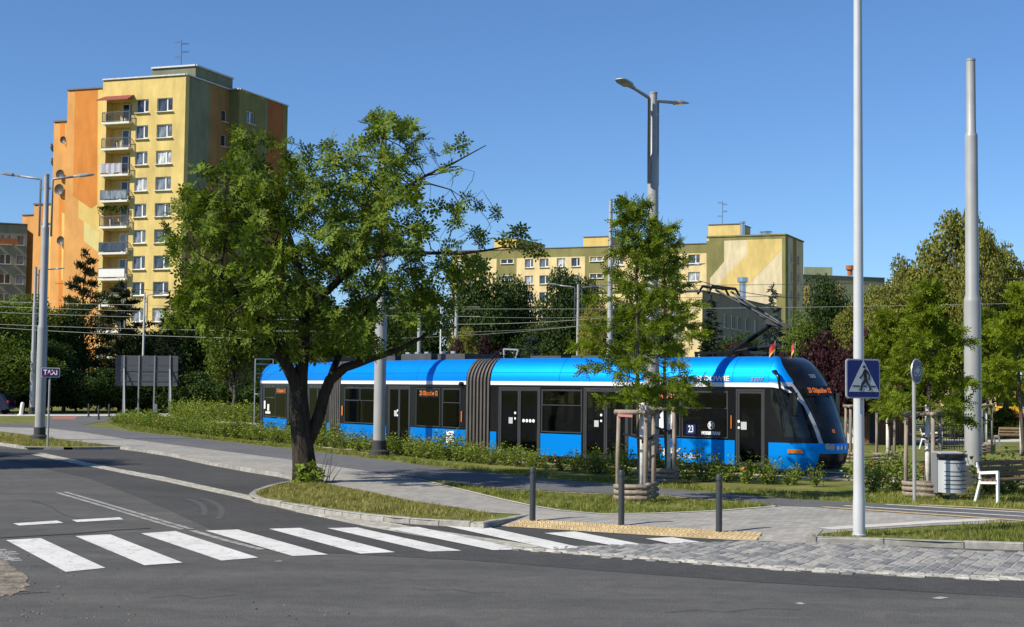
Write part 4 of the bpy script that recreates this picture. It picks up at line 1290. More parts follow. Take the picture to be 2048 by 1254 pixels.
def section_body(sc, s0, s1, cove_breaks, dark=False):
    L = s1 - s0
    # hull behind the panels
    h = sc.slab(s0, s1, 0.22, 0.36, -0.06, -TW + .06)
    sc.slab(s0, s1, Z_BAND0 - .09, Z_BAND0 + .04, -0.06, -TW + .06, h)
    h.build('hull', M['interior'], tram)
    # far side: pillars between the windows
    far_n = max(2, int(L / 1.55))
    for k in range(far_n + 1):
        c_ = s0 + L * k / far_n
        sc.slab(max(s0, c_ - .13), min(s1, c_ + .13), Z_BELT, Z_BAND0 - .08, -TW, -TW + .05).build('side_pillar', M['tram_black'], tram)
    for k in range(far_n):
        a_, b_ = s0 + L * k / far_n + .135, s0 + L * (k + 1) / far_n - .135
        sc.slab(a_, b_, Z_BELT + .02, Z_BAND0 - .1, -TW + .012, -TW + .03).build('far_window', M['tram_glass'], tram)
        if k % 2 == 0:
            for o_ in (-.38, -TW + .38):
                st = sc.slab((a_ + b_) / 2 - .22, (a_ + b_) / 2 + .22, .36, .82, o_ - .2, o_ + .2)
                sc.slab((a_ + b_) / 2 - .24, (a_ + b_) / 2 - .15, .82, 1.42, o_ - .2, o_ + .2, st)
                st.build('seat', M['seat'], tram)
        else:
            MB().tube([sc.P(a_, -.75, .36), sc.P(a_, -.75, 2.27)], .018, 8).build('handrail', M['handrail'], tram)
    sc.slab(s0, s1, Z_BAND0, Z_BAND1, 0.0, -TW).build('white_band', M['tram_white'], tram)
    sc.slab(s0, s1, Z_BAND0 - .10, Z_BAND0 - .002, -0.006, -TW + .006).build('black_band', M['tram_black'], tram)
    for a, b in zip(cove_breaks[:-1], cove_breaks[1:]):
        m = MB(); m.sm = True
        for side in (0, 1):
            vs, fs = [], []
            for s in (a + .006, b - .006):
                for o, z in COVE: vs.append(sc.P(s, o if side == 0 else -TW - o, z))
            n = len(COVE)
            m.add(vs, [(i, i + 1, n + i + 1, n + i) for i in range(n - 1)])
        m.build('roof_side_panel', M['tram_blue'], tram)
    o1 = COVE[-1][0]
    m = MB()
    for s in (s0, s1):
        ring = [sc.P(s, o - .01, z) for o, z in COVE] + [sc.P(s, -TW - o + .01, z) for o, z in COVE[::-1]]
        m.add(ring, [tuple(range(len(ring)))])
    sc.slab(s0, s1, Z_TOP - .04, Z_TOP - .004, o1 + .02, -TW - o1 - .02, m)
    m.build('roof', M['tram_grey'], tram)
    # groove between the two rows of roof panels
    sc.slab(s0, s1, 2.735, 2.745, -.046, -.06).build('panel_groove', M['tram_black'], tram)
    sc.slab(s0 + .1, s1 - .1, Z_BELT - .7, Z_BELT + .02, -TW, -TW + .06).build('side_panel', M['tram_blue'], tram)

OPEN = {}
def close_side(sc, s0, s1):
    """black panels between the openings"""
    iv = sorted(OPEN.get(id(sc), []))
    cur = s0
    for a, b in iv + [(s1, s1)]:
        if a - cur > .01: sc.slab(cur, a, .25, Z_BAND0 - .1, -.012, -.055).build('black_panel', M['tram_black'], tram)
        cur = max(cur, b)
def side_panel(sc, s0, s1): sc.slab(s0, s1, 0.24, Z_BELT, 0.0, -.05).build('side_panel', M['tram_blue'], tram)
def window_(sc, s0, s1, vent=True, split=None):
    OPEN.setdefault(id(sc), []).append((s0, s1))
    w = sc.frame(s0, s1, Z_BELT + .04, Z_BAND0 - .12, .035, .002, -.05).build('window', M['tram_frame'], tram)
    zs = Z_BAND0 - .62
    xs = [s0] + ([s0 + (s1 - s0) * split] if split else []) + [s1]
    for a, b in zip(xs[:-1], xs[1:]):
        sc.slab(a + .02, b - .02, Z_BELT + .06, (zs if vent else Z_BAND0 - .14), -.008, -.04).build('pane', M['tram_glass'], w)
        if vent:
            sc.slab(a + .05, b - .05, zs + .05, Z_BAND0 - .17, -.012, -.04).build('pane', M['tram_glass'], w)
            sc.frame(a + .02, b - .02, zs + .01, Z_BAND0 - .14, .03, .0005, -.03).build('vent_frame', M['tram_frame'], w)
    return w
def door(sc, s0, s1, leaves=2):
    OPEN.setdefault(id(sc), []).append((s0, s1))
    d = sc.frame(s0, s1, 0.22, Z_BAND0 - .06, .05, -.004, -.06).build('door', M['tram_frame'], tram)
    n = leaves
    for k in range(n):
        a = s0 + .05 + (s1 - s0 - .1) * k / n; b = s0 + .05 + (s1 - s0 - .1) * (k + 1) / n
        sc.frame(a + .005, b - .005, 0.27, Z_BAND0 - .12, .055, -.012, -.05).build('door_leaf', M['tram_frame'], d)
        sc.slab(a + .05, b - .05, .32, Z_BAND0 - .17, -.022, -.045).build('pane', M['tram_glass'], d)
    return d
def disc(r, n=20):
    return MB().add([(0, 0, 0)] + [(r * math.cos(2*math.pi*i/n), r * math.sin(2*math.pi*i/n), 0) for i in range(n)], [(0, 1 + i, 1 + (i+1) % n) for i in range(n)])
def button_plate(sc, s, z):
    me = disc(.04).mesh('door_button', M['decal'])
    ob = sc.decal(me, s, z, 'door_button')
    sc.decal(disc(.036).mesh('door_button', M['decal']), s, z - .17, 'door_button')
def notice(sc, s, z, w=.22, h=.26, mat='sign_white'):
    sc.slab(s, s + w, z, z + h, .006, .0).build('notice', M[mat], tram)

# rear section
S = SR.S
section_body(SR, 0.0, SR.L, [0.0, S(575), S(617), SR.L])
SR.slab(-.03, .35, .25, Z_BAND0 - .1, .004, -.1).build('rear_pillar', M['tram_frame'], tram)
window_(SR, S(528.5), S(551)); window_(SR, S(552), S(572.5), vent=False)
side_panel(SR, S(527), S(574)); door(SR, S(576), S(610)); door(SR, S(617), S(652)); side_panel(SR, S(654), SR.L); side_panel(SR, S(611), S(616))
SR.slab(S(528.5), S(531.5), 1.28, 1.62, .012, .0).build('sticker', M['decal'], tram)
SR.slab(S(535.5), S(539), 1.2, 1.48, .012, .0).build('sticker', M['decal'], tram)
SR.slab(S(532), S(541.5), 1.08, 1.17, .012, .0).build('sticker', M['decal'], tram)
# rear ladder frame sticking up beside the tail
m = MB()
for o in (0.15, -.65):
    m.bar(SR.P(-.28, o, .3), SR.P(-.28, o, 3.42), .045)
for z in (3.42, 3.2, 2.78): m.bar(SR.P(-.28, .15, z), SR.P(-.28, -.65, z), .045)
m.bar(SR.P(-.28, .15, 1.9), SR.P(.02, .0, 1.9), .04)
m.build('rear_ladder', M['tram_silver'], tram)
# middle section
S = SM.S
section_body(SM, 0.0, SM.L, [0.0, S(832), SM.L])
window_(SM, S(689), S(751), True, .5); door(SM, S(776), S(820)); window_(SM, S(832), S(880), False); window_(SM, S(885), S(921))
side_panel(SM, .0, S(773)); side_panel(SM, S(821), SM.L)
notice(SM, S(894), .42, .42, .42, 'decal')
SM.slab(S(684), S(686.5), 1.2, 1.55, .02, -.01).build('marker_lamp', M['orange_lamp'], tram)
SM.slab(S(923), S(925), 1.15, 1.5, .02, -.01).build('marker_lamp', M['orange_lamp'], tram)
MB().lathe([(.02, -.09), (.08, -.05), (.09, 0), (.06, .06)], 12).build('camera_pod', M['tram_black'], tram, SM.P(S(925), .06, Z_BAND0 + .03))
notice(SM, S(789), 1.25, .18, .2); button_plate(SM, S(796), 1.45)
# front section
S = SF.S
S_CAB = S(1537)
section_body(SF, 0.0, S_CAB, [0.0, S(1118), S(1290), S(1464), S_CAB])
side_panel(SF, .0, S(993)); door(SF, S(997), S(1080)); window_(SF, S(1083), S(1164)); side_panel(SF, S(1081.5), S(1163))
door(SF, S(1167), S(1256)); side_panel(SF, S(1257.5), S(1362)); side_panel(SF, S(1362.6), S(1469.5))
window_(SF, S(1263), S(1361), False); window_(SF, S(1364), S(1456)); door(SF, S(1471.5), S(1529), 1)
SF.slab(S(1530), S_CAB, .25, Z_BAND0 - .1, .0, -.05).build('door_pillar', M['tram_black'], tram)
for px in (1031, 1203): button_plate(SF, S(px), 1.5)
notice(SF, S(1018), 1.17, .16, .19); notice(SF, S(1189), 1.15, .16, .19); notice(SF, S(1482), 1.20, .18, .21)
button_plate(SF, S(1478), 1.42)
for k in range(4): SF.decal(disc(.052).mesh('pictogram', M['decal']), S(1048 + 6.6 * k), 1.27, 'pictogram')
SF.slab(S(1462), S(1464), 1.22, 1.58, .02, -.01).build('marker_lamp', M['orange_lamp'], tram)
close_side(SR, 0, SR.L); close_side(SM, 0, SM.L); close_side(SF, 0, S_CAB)
# displays, letters and numbers
def led(sc, s0, s1, z0, z1, txt, o=.004):
    b = sc.slab(s0, s1, z0, z1, o, -.02).build('display', M['tram_black'], tram)
    me = text_mesh(txt, (z1 - z0) * .82, M['led'], bold=.004, width=(s1 - s0) * .92)
    q = inst('lettering', me, b, sc.P((s0 + s1) / 2, o + .006, (z0 + z1) / 2), (math.pi / 2, 0, sc.rotz()))
led(SR, SR.S(552.5), SR.S(571.5), 1.93, 2.18, '23 Objazdów 12')
led(SM, SM.S(838), SM.S(877), 1.93, 2.19, '23 Objazdów 12')
led(SF, SF.S(1266), SF.S(1356), 1.93, 2.19, '23 Objazdów 12')
SF.decal(text_mesh('3307', .17, M['tram_silver'], bold=.003, shear=.25, width=.42), S(1513), 2.56, o=.012, tilt=.0)
SF.decal(text_mesh('NS. Y. ELDOWIE', .19, M['decal'], bold=.006, width=1.75), S(1404), 2.58, o=.014, tilt=.06)
SF.decal(text_mesh('MPK', .3, M['decal'], bold=.014, shear=.25, width=.62), S(1342), .50)
SF.decal(text_mesh('WROCŁAW', .2, M['decal'], shear=.25, bold=.001, width=.62), S(1385), .42)
SF.slab(S(1317.5), S(1322.5), .55, .72, .008, .0).build('lettering', M['sign_red'], tram)
SF.slab(S(1373.5), S(1391.5), 1.02, 1.30, .006, .0).build('line_plate', M['sign_blue'], tram)
SF.decal(text_mesh('23', .27, M['decal'], bold=.004, width=.17), S(1382.5), 1.165, o=.014)
mk = text_mesh('MODERTRANS', .12, M['decal'], bold=.008, shear=.2, width=.62)
SF.decal(mk, S(1422), 1.07, o=.014)
ring = MB()
for r0, r1 in ((.09, .112),):
    n = 24
    vs = [(r * math.cos(2*math.pi*i/n), r * math.sin(2*math.pi*i/n), 0) for r in (r0, r1) for i in range(n)]
    ring.add(vs, [(i, (i+1) % n, n + (i+1) % n, n + i) for i in range(n)])
SF.decal(ring.mesh('maker_ring', M['decal']), S(1423), 1.29, 'maker_badge', .014)
SF.decal(text_mesh('M', .17, M['decal'], bold=.008), S(1423), 1.29, 'lettering', .014)
# plain mottled white picture on the window (a stand-in, no likeness)
pic = MB()
rp = random.Random(8)
for i in range(60):
    cx, cy, r = rp.uniform(-.25, .25), rp.uniform(-.33, .33), rp.uniform(.035, .10)
    k = 7; ph = rp.uniform(0, 6)
    if (cx / .28) ** 2 + (cy / .36) ** 2 > .9: continue
    vs = [(cx + r * rp.uniform(.5, 1) * math.cos(ph + 2*math.pi*j/k), cy + 1.4 * r * rp.uniform(.5, 1) * math.sin(ph + 2*math.pi*j/k), .0002 * i) for j in range(k)]
    pic.add(vs, [tuple(range(k))])
SF.decal(pic.mesh('window_picture', M['decal']), S(1335), 1.38, 'window_picture', .010)

# cab nose: levels stacked from the skirt to the roof, each a rounded plan
def nose_len(z): return float(np.interp(z, [.18, .35, .62, .82, 1.0, 1.4, 1.9, 2.3, 2.6, 2.85, 3.02, 3.13, 3.19], [2.05, 2.28, 2.40, 2.42, 2.30, 2.12, 1.83, 1.53, 1.24, .94, .66, .38, .10])) * 0.66
def half_w(z): return 1.18 - (float(np.interp(z, [c_[1] for c_ in COVE], [-c_[0] for c_ in COVE])) if z > Z_BAND1 else 0) - (0.10 * (.5 - z) if z < .5 else 0)
NZ, NP = 56, 72
LV = [.18 + (3.19 - .18) * i / NZ for i in range(NZ + 1)]
def pillar_k(z):      # where the windscreen begins round the plan, leaning back with height
    return float(np.interp(z, [.9, 1.2, 1.7, 2.2, 2.6, 3.0], [23.0, 22.5, 20.5, 17.5, 14.0, 9.0]))
KP = 16                # index of the pillar line round the plan
def warp(z, k):
    kk = min(k, NP - k); pk = pillar_k(z)
    r = pk * kk / KP if kk <= KP else pk + (NP / 2 - pk) * (kk - KP) / (NP / 2 - KP)
    return r if k <= NP / 2 else NP - r
def nose_pt(z, k, raw=False):
    t = math.pi * (k if raw else warp(z, k)) / NP
    w, ln = half_w(z), nose_len(z)
    c_, s_ = math.cos(t), math.sin(t)
    e = 2 / 2.4
    y = w * math.copysign(abs(c_) ** e, c_)
    x = ln * abs(s_) ** (2 / 2.1)
    return SF.P(S_CAB + x, y - 1.18, z)
zone = {}
for i in range(NZ):
    z = (LV[i] + LV[i+1]) / 2
    for k in range(NP):
        kk = min(k, NP - 1 - k) + .5
        sd = 0 if k < NP / 2 else 1
        if z < .60 and kk > KP - 1.5: nm = ('bumper', 0)
        elif z < .88: nm = ('cab_body', 0)
        elif z < 2.36 and kk < KP - 1.2: nm = ('cab_side_window', sd) if 1.02 < z < 2.27 and kk > 1.2 else ('cab_black', sd)
        elif z < 2.50 and kk < KP + .6: nm = ('pillar_trim', sd)
        elif z >= 2.50 and kk < KP + 2: nm = ('cab_roof_side', sd)
        else: nm = ('windscreen', 0) if z < 2.52 else (('roof_screen', 0) if (z < 2.97 and kk > KP + 5) else ('cab_hood', 0))
        zone.setdefault(nm, []).append((i, k))
ZM = {'bumper': 'tram_black', 'cab_body': 'tram_blue', 'cab_side_window': 'dark_glass', 'cab_black': 'tram_black', 'pillar_trim': 'tram_silver', 'windscreen': 'dark_glass', 'roof_screen': 'dark_glass', 'cab_hood': 'tram_black', 'cab_roof_side': 'tram_blue'}
for (nm, _sd), cells_ in zone.items():
    vid, vs, fs = {}, [], []
    for i, k in cells_:
        f = []
        for a, b in ((i, k), (i, k + 1), (i + 1, k + 1), (i + 1, k)):
            if (a, b) not in vid:
                vid[(a, b)] = len(vs); vs.append(nose_pt(LV[a], b))
            f.append(vid[(a, b)])
        fs.append(tuple(f))
    mm = MB(); mm.sm = True; mm.add(vs, fs)
    mm.build(nm, M[ZM[nm]], tram)
# white band sweeping down along the cab side, over the side window
pts_b = [(0, 2.42), (3, 2.415), (6, 2.39), (9, 2.33), (11.5, 2.24), (13.8, 2.10), (15.3, 1.92)]
for side in (0, 1):
    m = MB()
    up, lo = [], []
    for kk, z in pts_b:
        k_ = kk if side == 0 else NP - kk
        for zz, lst in ((z + .06, up), (z - .06, lo)):
            p = nose_pt(zz, k_); c_ = SF.P(S_CAB + .6, -1.18, zz)
            lst.append(p + (p - c_).normalized() * .006)
    for j in range(len(pts_b) - 1):
        m.add([lo[j], lo[j+1], up[j+1], up[j]], [(0, 1, 2, 3)])
    m.build('white_band', M['tram_white'], tram)
# nose details: lamps, badges, front number and display, coupler, mirrors, flags, skirt
def on_nose(k, z, out=.008):
    p = nose_pt(z, k); q = nose_pt(z + .03, k); r = nose_pt(z, k + .3)
    n = (r - p).cross(q - p).normalized()
    c_ = SF.P(S_CAB, -1.18, z)
    if n.dot(p - c_) < 0: n = -n
    return p + n * out, n
def stick(me, k, z, name, out=.010):
    p, n = on_nose(k, z, out)
    up = Vector((0, 0, 1)); x = up.cross(n).normalized(); y = n.cross(x)
    o = inst(name, me, tram, p, Matrix((x, y, n)).transposed().to_euler())
    return o
for k, z in ((20, .80), (24, .78), (NP - 20, .80), (NP - 24, .78)):
    stick(disc(.085).mesh('headlight', M['lens']), k, z, 'headlight')
for k in (30, 34, 38):
    stick(disc(.06).mesh('badge', M['decal']), k, .76, 'badge')
dsp = MB().box((-.62, -.15, -.01), (.62, .15, .0)).mesh('display', M['tram_black'])
stick(dsp, NP / 2 - 4, 2.27, 'display', .012)
stick(text_mesh('23 Objazdów 12', .2, M['led'], bold=.006, width=1.05), NP / 2 - 4, 2.27, 'lettering', .03)
stick(text_mesh('3307', .17, M['sign_rim'], bold=.004), NP / 2 - 2, 2.66, 'lettering', .012)
stick(text_mesh('12', .12, M['led'], bold=.004), NP / 2 - 6, 1.2, 'lettering', .012)
stick(MB().box((-.2, -.05, -.01), (.2, .05, .02)).mesh('marker_lamp', M['orange_lamp']), 7.5, .66, 'marker_lamp')
m = MB()
for o in (-.75, -1.0, -1.25, -1.5): m.bar(SF.P(S_CAB + 2.15, o, .25), SF.P(S_CAB + 2.55, o, .42), .04)
for j in range(7): m.bar(SF.P(S_CAB + 2.42, -.55, .16 + j * .065), SF.P(S_CAB + 2.42, -1.75, .16 + j * .065), .03)
m.build('front_grille', M['bellows'], tram)
for side in (0, 1):
    k0 = 4 if side == 0 else NP - 4
    p0 = nose_pt(2.78, k0); p1 = nose_pt(2.62, 12 if side == 0 else NP - 12); p2 = nose_pt(2.1, 15 if side == 0 else NP - 15)
    on = SF.n * (.14 if side == 0 else -.14)
    mr = MB(); mr.sm = True
    mr.tube([p0, p0 + on + SF.u * .15, p1 + on * 1.6, p1 + on * 2 + Vector((0, 0, -.3)) + SF.u * .08, p2 + on * 2.0], [.05, .05, .045, .04, .04], 8)
    mo = mr.build('mirror', M['tram_black'], tram)
    c_ = p2 + on * 2.0 + Vector((0, 0, -.18))
    hd = MB()
    hd.bar(c_ + Vector((0, 0, .3)), c_ - Vector((0, 0, .3)), .22, .12, up=SF.u)
    hd.build('mirror_head', M['tram_black'], mo)
for j, (s, o) in enumerate(((S_CAB - .12, -.5), (S_CAB - .08, -1.55))):
    fp = MB().tube([SF.P(s, o, 3.1), SF.P(s + .04, o, 3.62)], .012, 6).build('flag_staff', M['tram_silver'], tram)
    for r_, mat in ((0, 'flag_red'), (1, 'flag_yellow')):
        m = MB(); n = 5
        for q in range(n):
            def fpnt(t, v):
                drop = .30 * t
                x0 = SF.P(s + .04, o, 3.60 - v * .26)
                return x0 - SF.u * (.15 * t) + SF.n * (.10 * math.sin(2.5 * t + j)) + Vector((0, 0, -drop * .75))
            t0, t1 = q / n, (q + 1) / n
            v0, v1 = (0, .7) if r_ == 0 else (.7, 1)
            m.add([fpnt(t0, v0), fpnt(t1, v0), fpnt(t1, v1), fpnt(t0, v1)], [(0, 1, 2, 3)])
        m.build('flag', M[mat], fp)
# windscreen wiper, seat backs etc stay dark behind the tinted glass
# bellows between the sections: folds
def bellows(a, sa, b, sb, n=9):
    bm_ = empty('bellows'); bm_.parent = tram
    prof = [(0.02, .3), (0.02, 2.35)] + [(o + .02, z) for o, z in COVE]
    for k in range(n):
        m = MB()
        rings = []
        for t, shrink in ((k / n, .16), ((k + .12) / n, .015), ((k + .35) / n, .0), ((k + .6) / n, .015), ((k + .74) / n, .16), ((k + 1) / n, .16)):
            r = []
            for o, z in prof: r.append(a.P(sa, o - shrink, z - shrink * (.4 if z > 2.5 else 0)).lerp(b.P(sb, o - shrink, z - shrink * (.4 if z > 2.5 else 0)), t))
            for o, z in prof[::-1]: r.append(a.P(sa, -TW - o + shrink, z - shrink * (.4 if z > 2.5 else 0)).lerp(b.P(sb, -TW - o + shrink, z - shrink * (.4 if z > 2.5 else 0)), t))
            rings.append(r)
        L = len(rings[0])
        m.add(sum(rings, []), [(j*L + i, j*L + i + 1, (j+1)*L + i + 1, (j+1)*L + i) for j in range(len(rings) - 1) for i in range(L - 1)])
        m.build('bellows_fold', M['bellows'], bm_)
bellows(SR, SR.L, SM, 0.0, 6)
bellows(SM, SM.L, SF, 0.0, 7)
# wheels
for sc, ss in ((SR, (2.2, 4.0)), (SM, (3.0, 4.8)), (SF, (3.6, 5.4, S_CAB - 1.6))):
    for s in ss:
        for o in (-.35, -TW + .35):
            M4 = Matrix.Translation(sc.P(s, o, .30)) @ Matrix.Rotation(sc.rotz(), 4, 'Z') @ Matrix.Rotation(math.pi / 2, 4, 'X')
            m = MB().lathe([(.05, -.09), (.30, -.09), (.30, .07), (.05, .07)], 20)
            m.v = [tuple(M4 @ Vector(v)) for v in m.v]
            m.build('wheel', M['tram_grey'], tram)
# roof equipment
def roof_box(sc, s0, s1, h, o0=-.5, o1=-TW + .5, mat='tram_grey'): sc.slab(s0, s1, Z_TOP - .01, Z_TOP + h, o0, o1).build('roof_unit', M[mat], tram)
roof_box(SR, 1.0, 3.4, .16); roof_box(SR, 4.2, 6.6, .2)
roof_box(SM, .8, 2.9, .17); roof_box(SM, 3.3, 5.2, .22); roof_box(SM, 5.6, 7.2, .19)
for s in (3.5, 4.1, 4.7, 5.7, 6.3): SM.slab(s, s + .22, Z_TOP + .2, Z_TOP + .28, -.55, -.62).build('insulator', M['tram_silver'], tram)
for s in (1.2, 2.8, 4.3): roof_box(SF, s, s + 1.2, .07)
for s in (.4, .9): 
    m = MB(); m.sm = True
    m.tube([SF.P(s - .9, -.6, Z_TOP), SF.P(s - .6, -.6, Z_TOP + .22), SF.P(s - .3, -.6, Z_TOP + .05)], .03, 6)
    m.build('roof_cable', M['tram_black'], tram)
m = MB()
for a, b in (((.05, -.6, 3.15), (.02, -.6, 3.5)), ((.02, -.6, 3.5), (.62, -.6, 3.47)), ((.62, -.6, 3.47), (.5, -.6, 3.15))): m.bar(SF.P(*a), SF.P(*b), .045)
m.build('roof_hoop', M['tram_silver'], tram)
# pantograph
s_base = S(1418); s_knee = S(1508)
zk = AT(1510, 640, (SF.a + SF.u * s_knee).y).z - RZ
s_top = S(1392); zt = AT(1392, 570, (SF.a + SF.u * s_top).y).z - RZ
pg = empty('pantograph'); pg.parent = tram
oc = -TW / 2
m = MB()
m.bar(SF.P(s_base - .9, oc - .5, 3.32), SF.P(s_base + .9, oc - .5, 3.32), .07); m.bar(SF.P(s_base - .9, oc + .5, 3.32), SF.P(s_base + .9, oc + .5, 3.32), .07)
for s in (s_base - .85, s_base + .0, s_base + .85):
    m.bar(SF.P(s, oc - .5, 3.32), SF.P(s, oc + .5, 3.32), .07)
    for o in (oc - .5, oc + .5): m.bar(SF.P(s, o, 3.18), SF.P(s, o, 3.32), .09)
m.tube([SF.P(s_base + .1, oc, 3.36), SF.P(s_base + 1.5, oc, 3.52)], .07, 8)
m.build('pantograph_base', M['tram_black'], pg)
MB().tube([SF.P(s_base, oc, 3.34), SF.P(s_knee, oc, zk)], [.075, .065], 10).build('lower_arm', M['tram_black'], pg)
m = MB()
for d0, d1 in ((-.10, -.42), (.10, .42)):
    m.tube([SF.P(s_knee + .15, oc + d0, zk - .06), SF.P(s_top + .15, oc + d1, zt - .10)], .032, 8)
m.tube([SF.P(s_knee, oc, zk - .12), SF.P(s_top + .5, oc, zt - .28)], .03, 8)
m.bar(SF.P(s_knee + .28, oc - .14, zk - .12), SF.P(s_knee - .25, oc + .14, zk + .02), .16, .14)
for t in (.25, .5, .75):
    a = SF.P(s_knee + .15, oc - .10, zk - .06).lerp(SF.P(s_top + .15, oc - .42, zt - .1), t); b = SF.P(s_knee + .15, oc + .10, zk - .06).lerp(SF.P(s_top + .15, oc + .42, zt - .1), t)
    m.bar(a, b, .025)
m.build('upper_arm', M['tram_grey'], pg)
m = MB(); m.sm = True
for ds in (-.16, .18):
    m.tube([SF.P(s_top + ds, oc - .85, zt - .22), SF.P(s_top + ds, oc - .62, zt), SF.P(s_top + ds, oc + .62, zt), SF.P(s_top + ds, oc + .85, zt - .22)], .035, 8)
for o in (-.42, .42): m.tube([SF.P(s_top - .16, oc + o, zt - .02), SF.P(s_top + .18, oc + o, zt - .02)], .03, 6)
m.build('collector_head', M['tram_black'], pg)
# ------------------------------------------------------------------ poles and lamps
def smooth_lathe(prof, n=20):
    m = MB(); m.sm = True
    m.lathe(prof, n)
    return m
def pole_obj(root, H, r=(.20, .155, .11), z1=4.6, z2=8.6, mat='galv', base=True):
    prof = [(r[0], 0), (r[0] * .98, z1 - .12), (r[0] * .96, z1 - .06), (r[1], z1 + .06), (r[1] * .95, z2 - .08), (r[1] * .93, z2 - .03), (r[2], z2 + .05), (r[2] * .95, H)]
    me = smooth_by_angle(MB().lathe(prof, 24).mesh('shaft', M[mat]), 35)
    inst('shaft', me, root)
    if base:
        MB().lathe([(r[0] + .14, 0), (r[0] + .14, .16), (r[0] + .03, .22), (r[0] + .03, .5), (r[0] + .005, .52)], 20).build('base_collar', M['pole_base'], root)
    for z in (H - .01,):
        MB().lathe([(r[2] * 1.02, z), (r[2] * 1.02, z + .05), (.02, z + .08)], 16).build('cap', M['arm_grey'], root)
def lamp_arm(root, H, ang, reach=1.75, rise=.22, zlow=2.3, r_pole=.11, mat='arm_grey'):
    d = Vector((math.cos(ang), math.sin(ang), 0)); s = Vector((-d.y, d.x, 0))
    o = r_pole + .13
    arm = MB(); arm.sm = True
    zt = H - .18
    arm.tube([d * o + Vector((0, 0, zt - zlow)), d * o + Vector((0, 0, zt)), d * (o + .04) + Vector((0, 0, zt + .03)), d * (reach * .66) + Vector((0, 0, zt + rise * .66))], .045, 8)
    a = arm.build('arm', M[mat], root)
    br = MB()
    for z in (zt - .35, zt - zlow + .5): br.bar(Vector((0, 0, z)), d * o + Vector((0, 0, z)), .06, .08)
    br.build('bracket', M['arm_grey'], a)
    # flat leaf-shaped lantern
    h = MB(); h.sm = False
    p0 = d * (reach * .62) + Vector((0, 0, zt + rise * .62)); ax = (d * 1 + Vector((0, 0, rise / reach))).normalized(); up = s.cross(ax) * -1
    if up.z < 0: up = -up
    prof = [(0, .05, .05), (.22, .07, .06), (.30, .15, .08), (.62, .17, .06), (.78, .14, .03), (.82, .09, .015)]
    vs = []
    for x, w, t in prof:
        for i, j in ((-1, -.5), (1, -.5), (1, .3), (.55, 1), (-.55, 1), (-1, .3)): vs.append(p0 + ax * x + s * (i * w) + up * (j * t))
    fs = [(i*6+k, i*6+(k+1)%6, i*6+6+(k+1)%6, i*6+6+k) for i in range(len(prof)-1) for k in range(6)] + [tuple(range(6)), tuple(range(30, 36))]
    h.add(vs, fs)
    hd = h.build('lamp_head', M[mat], root)
    l = MB().add([p0 + ax * x + s * (i * .12) - up * (.5 * .07 + .004) for x, i in ((.34, -1), (.34, 1), (.6, 1), (.6, -1))], [(0, 1, 2, 3)])
    l.build('lens', M['lens'], hd)
def gpos(px, py): return G(px, py, RZ - .01)
def tall_pole(px, py, ytop, label, arms=(), H=None, name='traction_pole', group=None, cat='pole', **kw):
    p = gpos(px, py)
    H = H or (AT(px, ytop, p.y).z - RZ)
    root = empty(name, p, label=label, cat=cat, group=group)
    pole_obj(root, H, **kw)
    for a in arms: lamp_arm(root, H, a)
    return root
tall_pole(79, 880, 350, 'grey stepped steel pole with two lamp arms behind the taxi sign', (math.pi, 0.0), name='street_lamp', cat='street lamp')
tall_pole(1303, 949, 187, 'grey stepped steel pole with two lamp arms behind the staked sapling', (math.radians(236), math.radians(56)), name='street_lamp', cat='street lamp')
tall_pole(758, 912, 266, 'grey stepped steel pole rising behind the big tree, in front of the tram', cat='pole')
tall_pole(1947, 974, 121, 'thick grey stepped steel pole behind the litter bin and bench', r=(.205, .16, .115), cat='pole')
def far_pole(px, Y, ytop, label, arms=(), r=(.16, .12, .09), name='traction_pole', cat='pole', mat='galv', z1=4.6, z2=8.0, group=None):
    p = W(px, Y); p.z = RZ - .01
    H = AT(px, ytop, Y).z - RZ
    root = empty(name, p, label=label, cat=cat, group=group)
    pole_obj(root, H, r, min(z1, H * .45), min(z2, H * .8), mat)
    for a in arms: lamp_arm(root, H, a, reach=2.0)
    return root
far_pole(1219, 64, 400, 'plain grey stepped pole just left of the tall twin lamp, behind the tram')
far_pole(1155, 92, 570, 'distant grey pole with two short lamp arms behind the cyan front of the tram', (math.radians(190), math.radians(20)), (.13, .11, .09), 'street_lamp', 'street lamp')
far_pole(1352, 97, 527, 'distant grey lamp pole with arms behind the raised pantograph', (math.radians(10), math.radians(190)), (.14, .12, .09), 'street_lamp', 'street lamp')
far_pole(911, 88, 575, 'distant grey pole among dark trees behind the tram middle')
far_pole(837, 84, 600, 'distant grey pole half hidden by the big tree branches')
far_pole(880, 78, 615, 'thin pale pole standing behind the tram roof', r=(.05, .045, .04), mat='white_plastic')
far_pole(65, 104, 535, 'distant grey pole with a small box, close behind the twin lamp pole', (math.radians(30),), (.19, .15, .11), 'street_lamp', 'street lamp')
far_pole(285, 119, 586, 'slim white lamp pole standing behind the dark sign board', (math.radians(0),), (.16, .10, .07), 'street_lamp', 'street lamp', 'galv_white', 3.0, 8.0)
# slim bright post with the pedestrian sign
pp = gpos(1718, 1072)
post = empty('lamp_post', pp, label='slim bright galvanised post carrying the blue pedestrian crossing sign', cat='post')
me = smooth_by_angle(MB().lathe([(.105, 0), (.105, .03), (.095, .04), (.094, .55), (.088, .58), (.086, 1.0), (.055, 12.5)], 24).mesh('shaft', M['galv_white']), 35)
inst('shaft', me, post)
MB().lathe([(.12, 0), (.12, .02), (.098, .025)], 20).build('foot_ring', M['galv'], post)
lamp_arm(post, 12.5, math.radians(200), r_pole=.06)

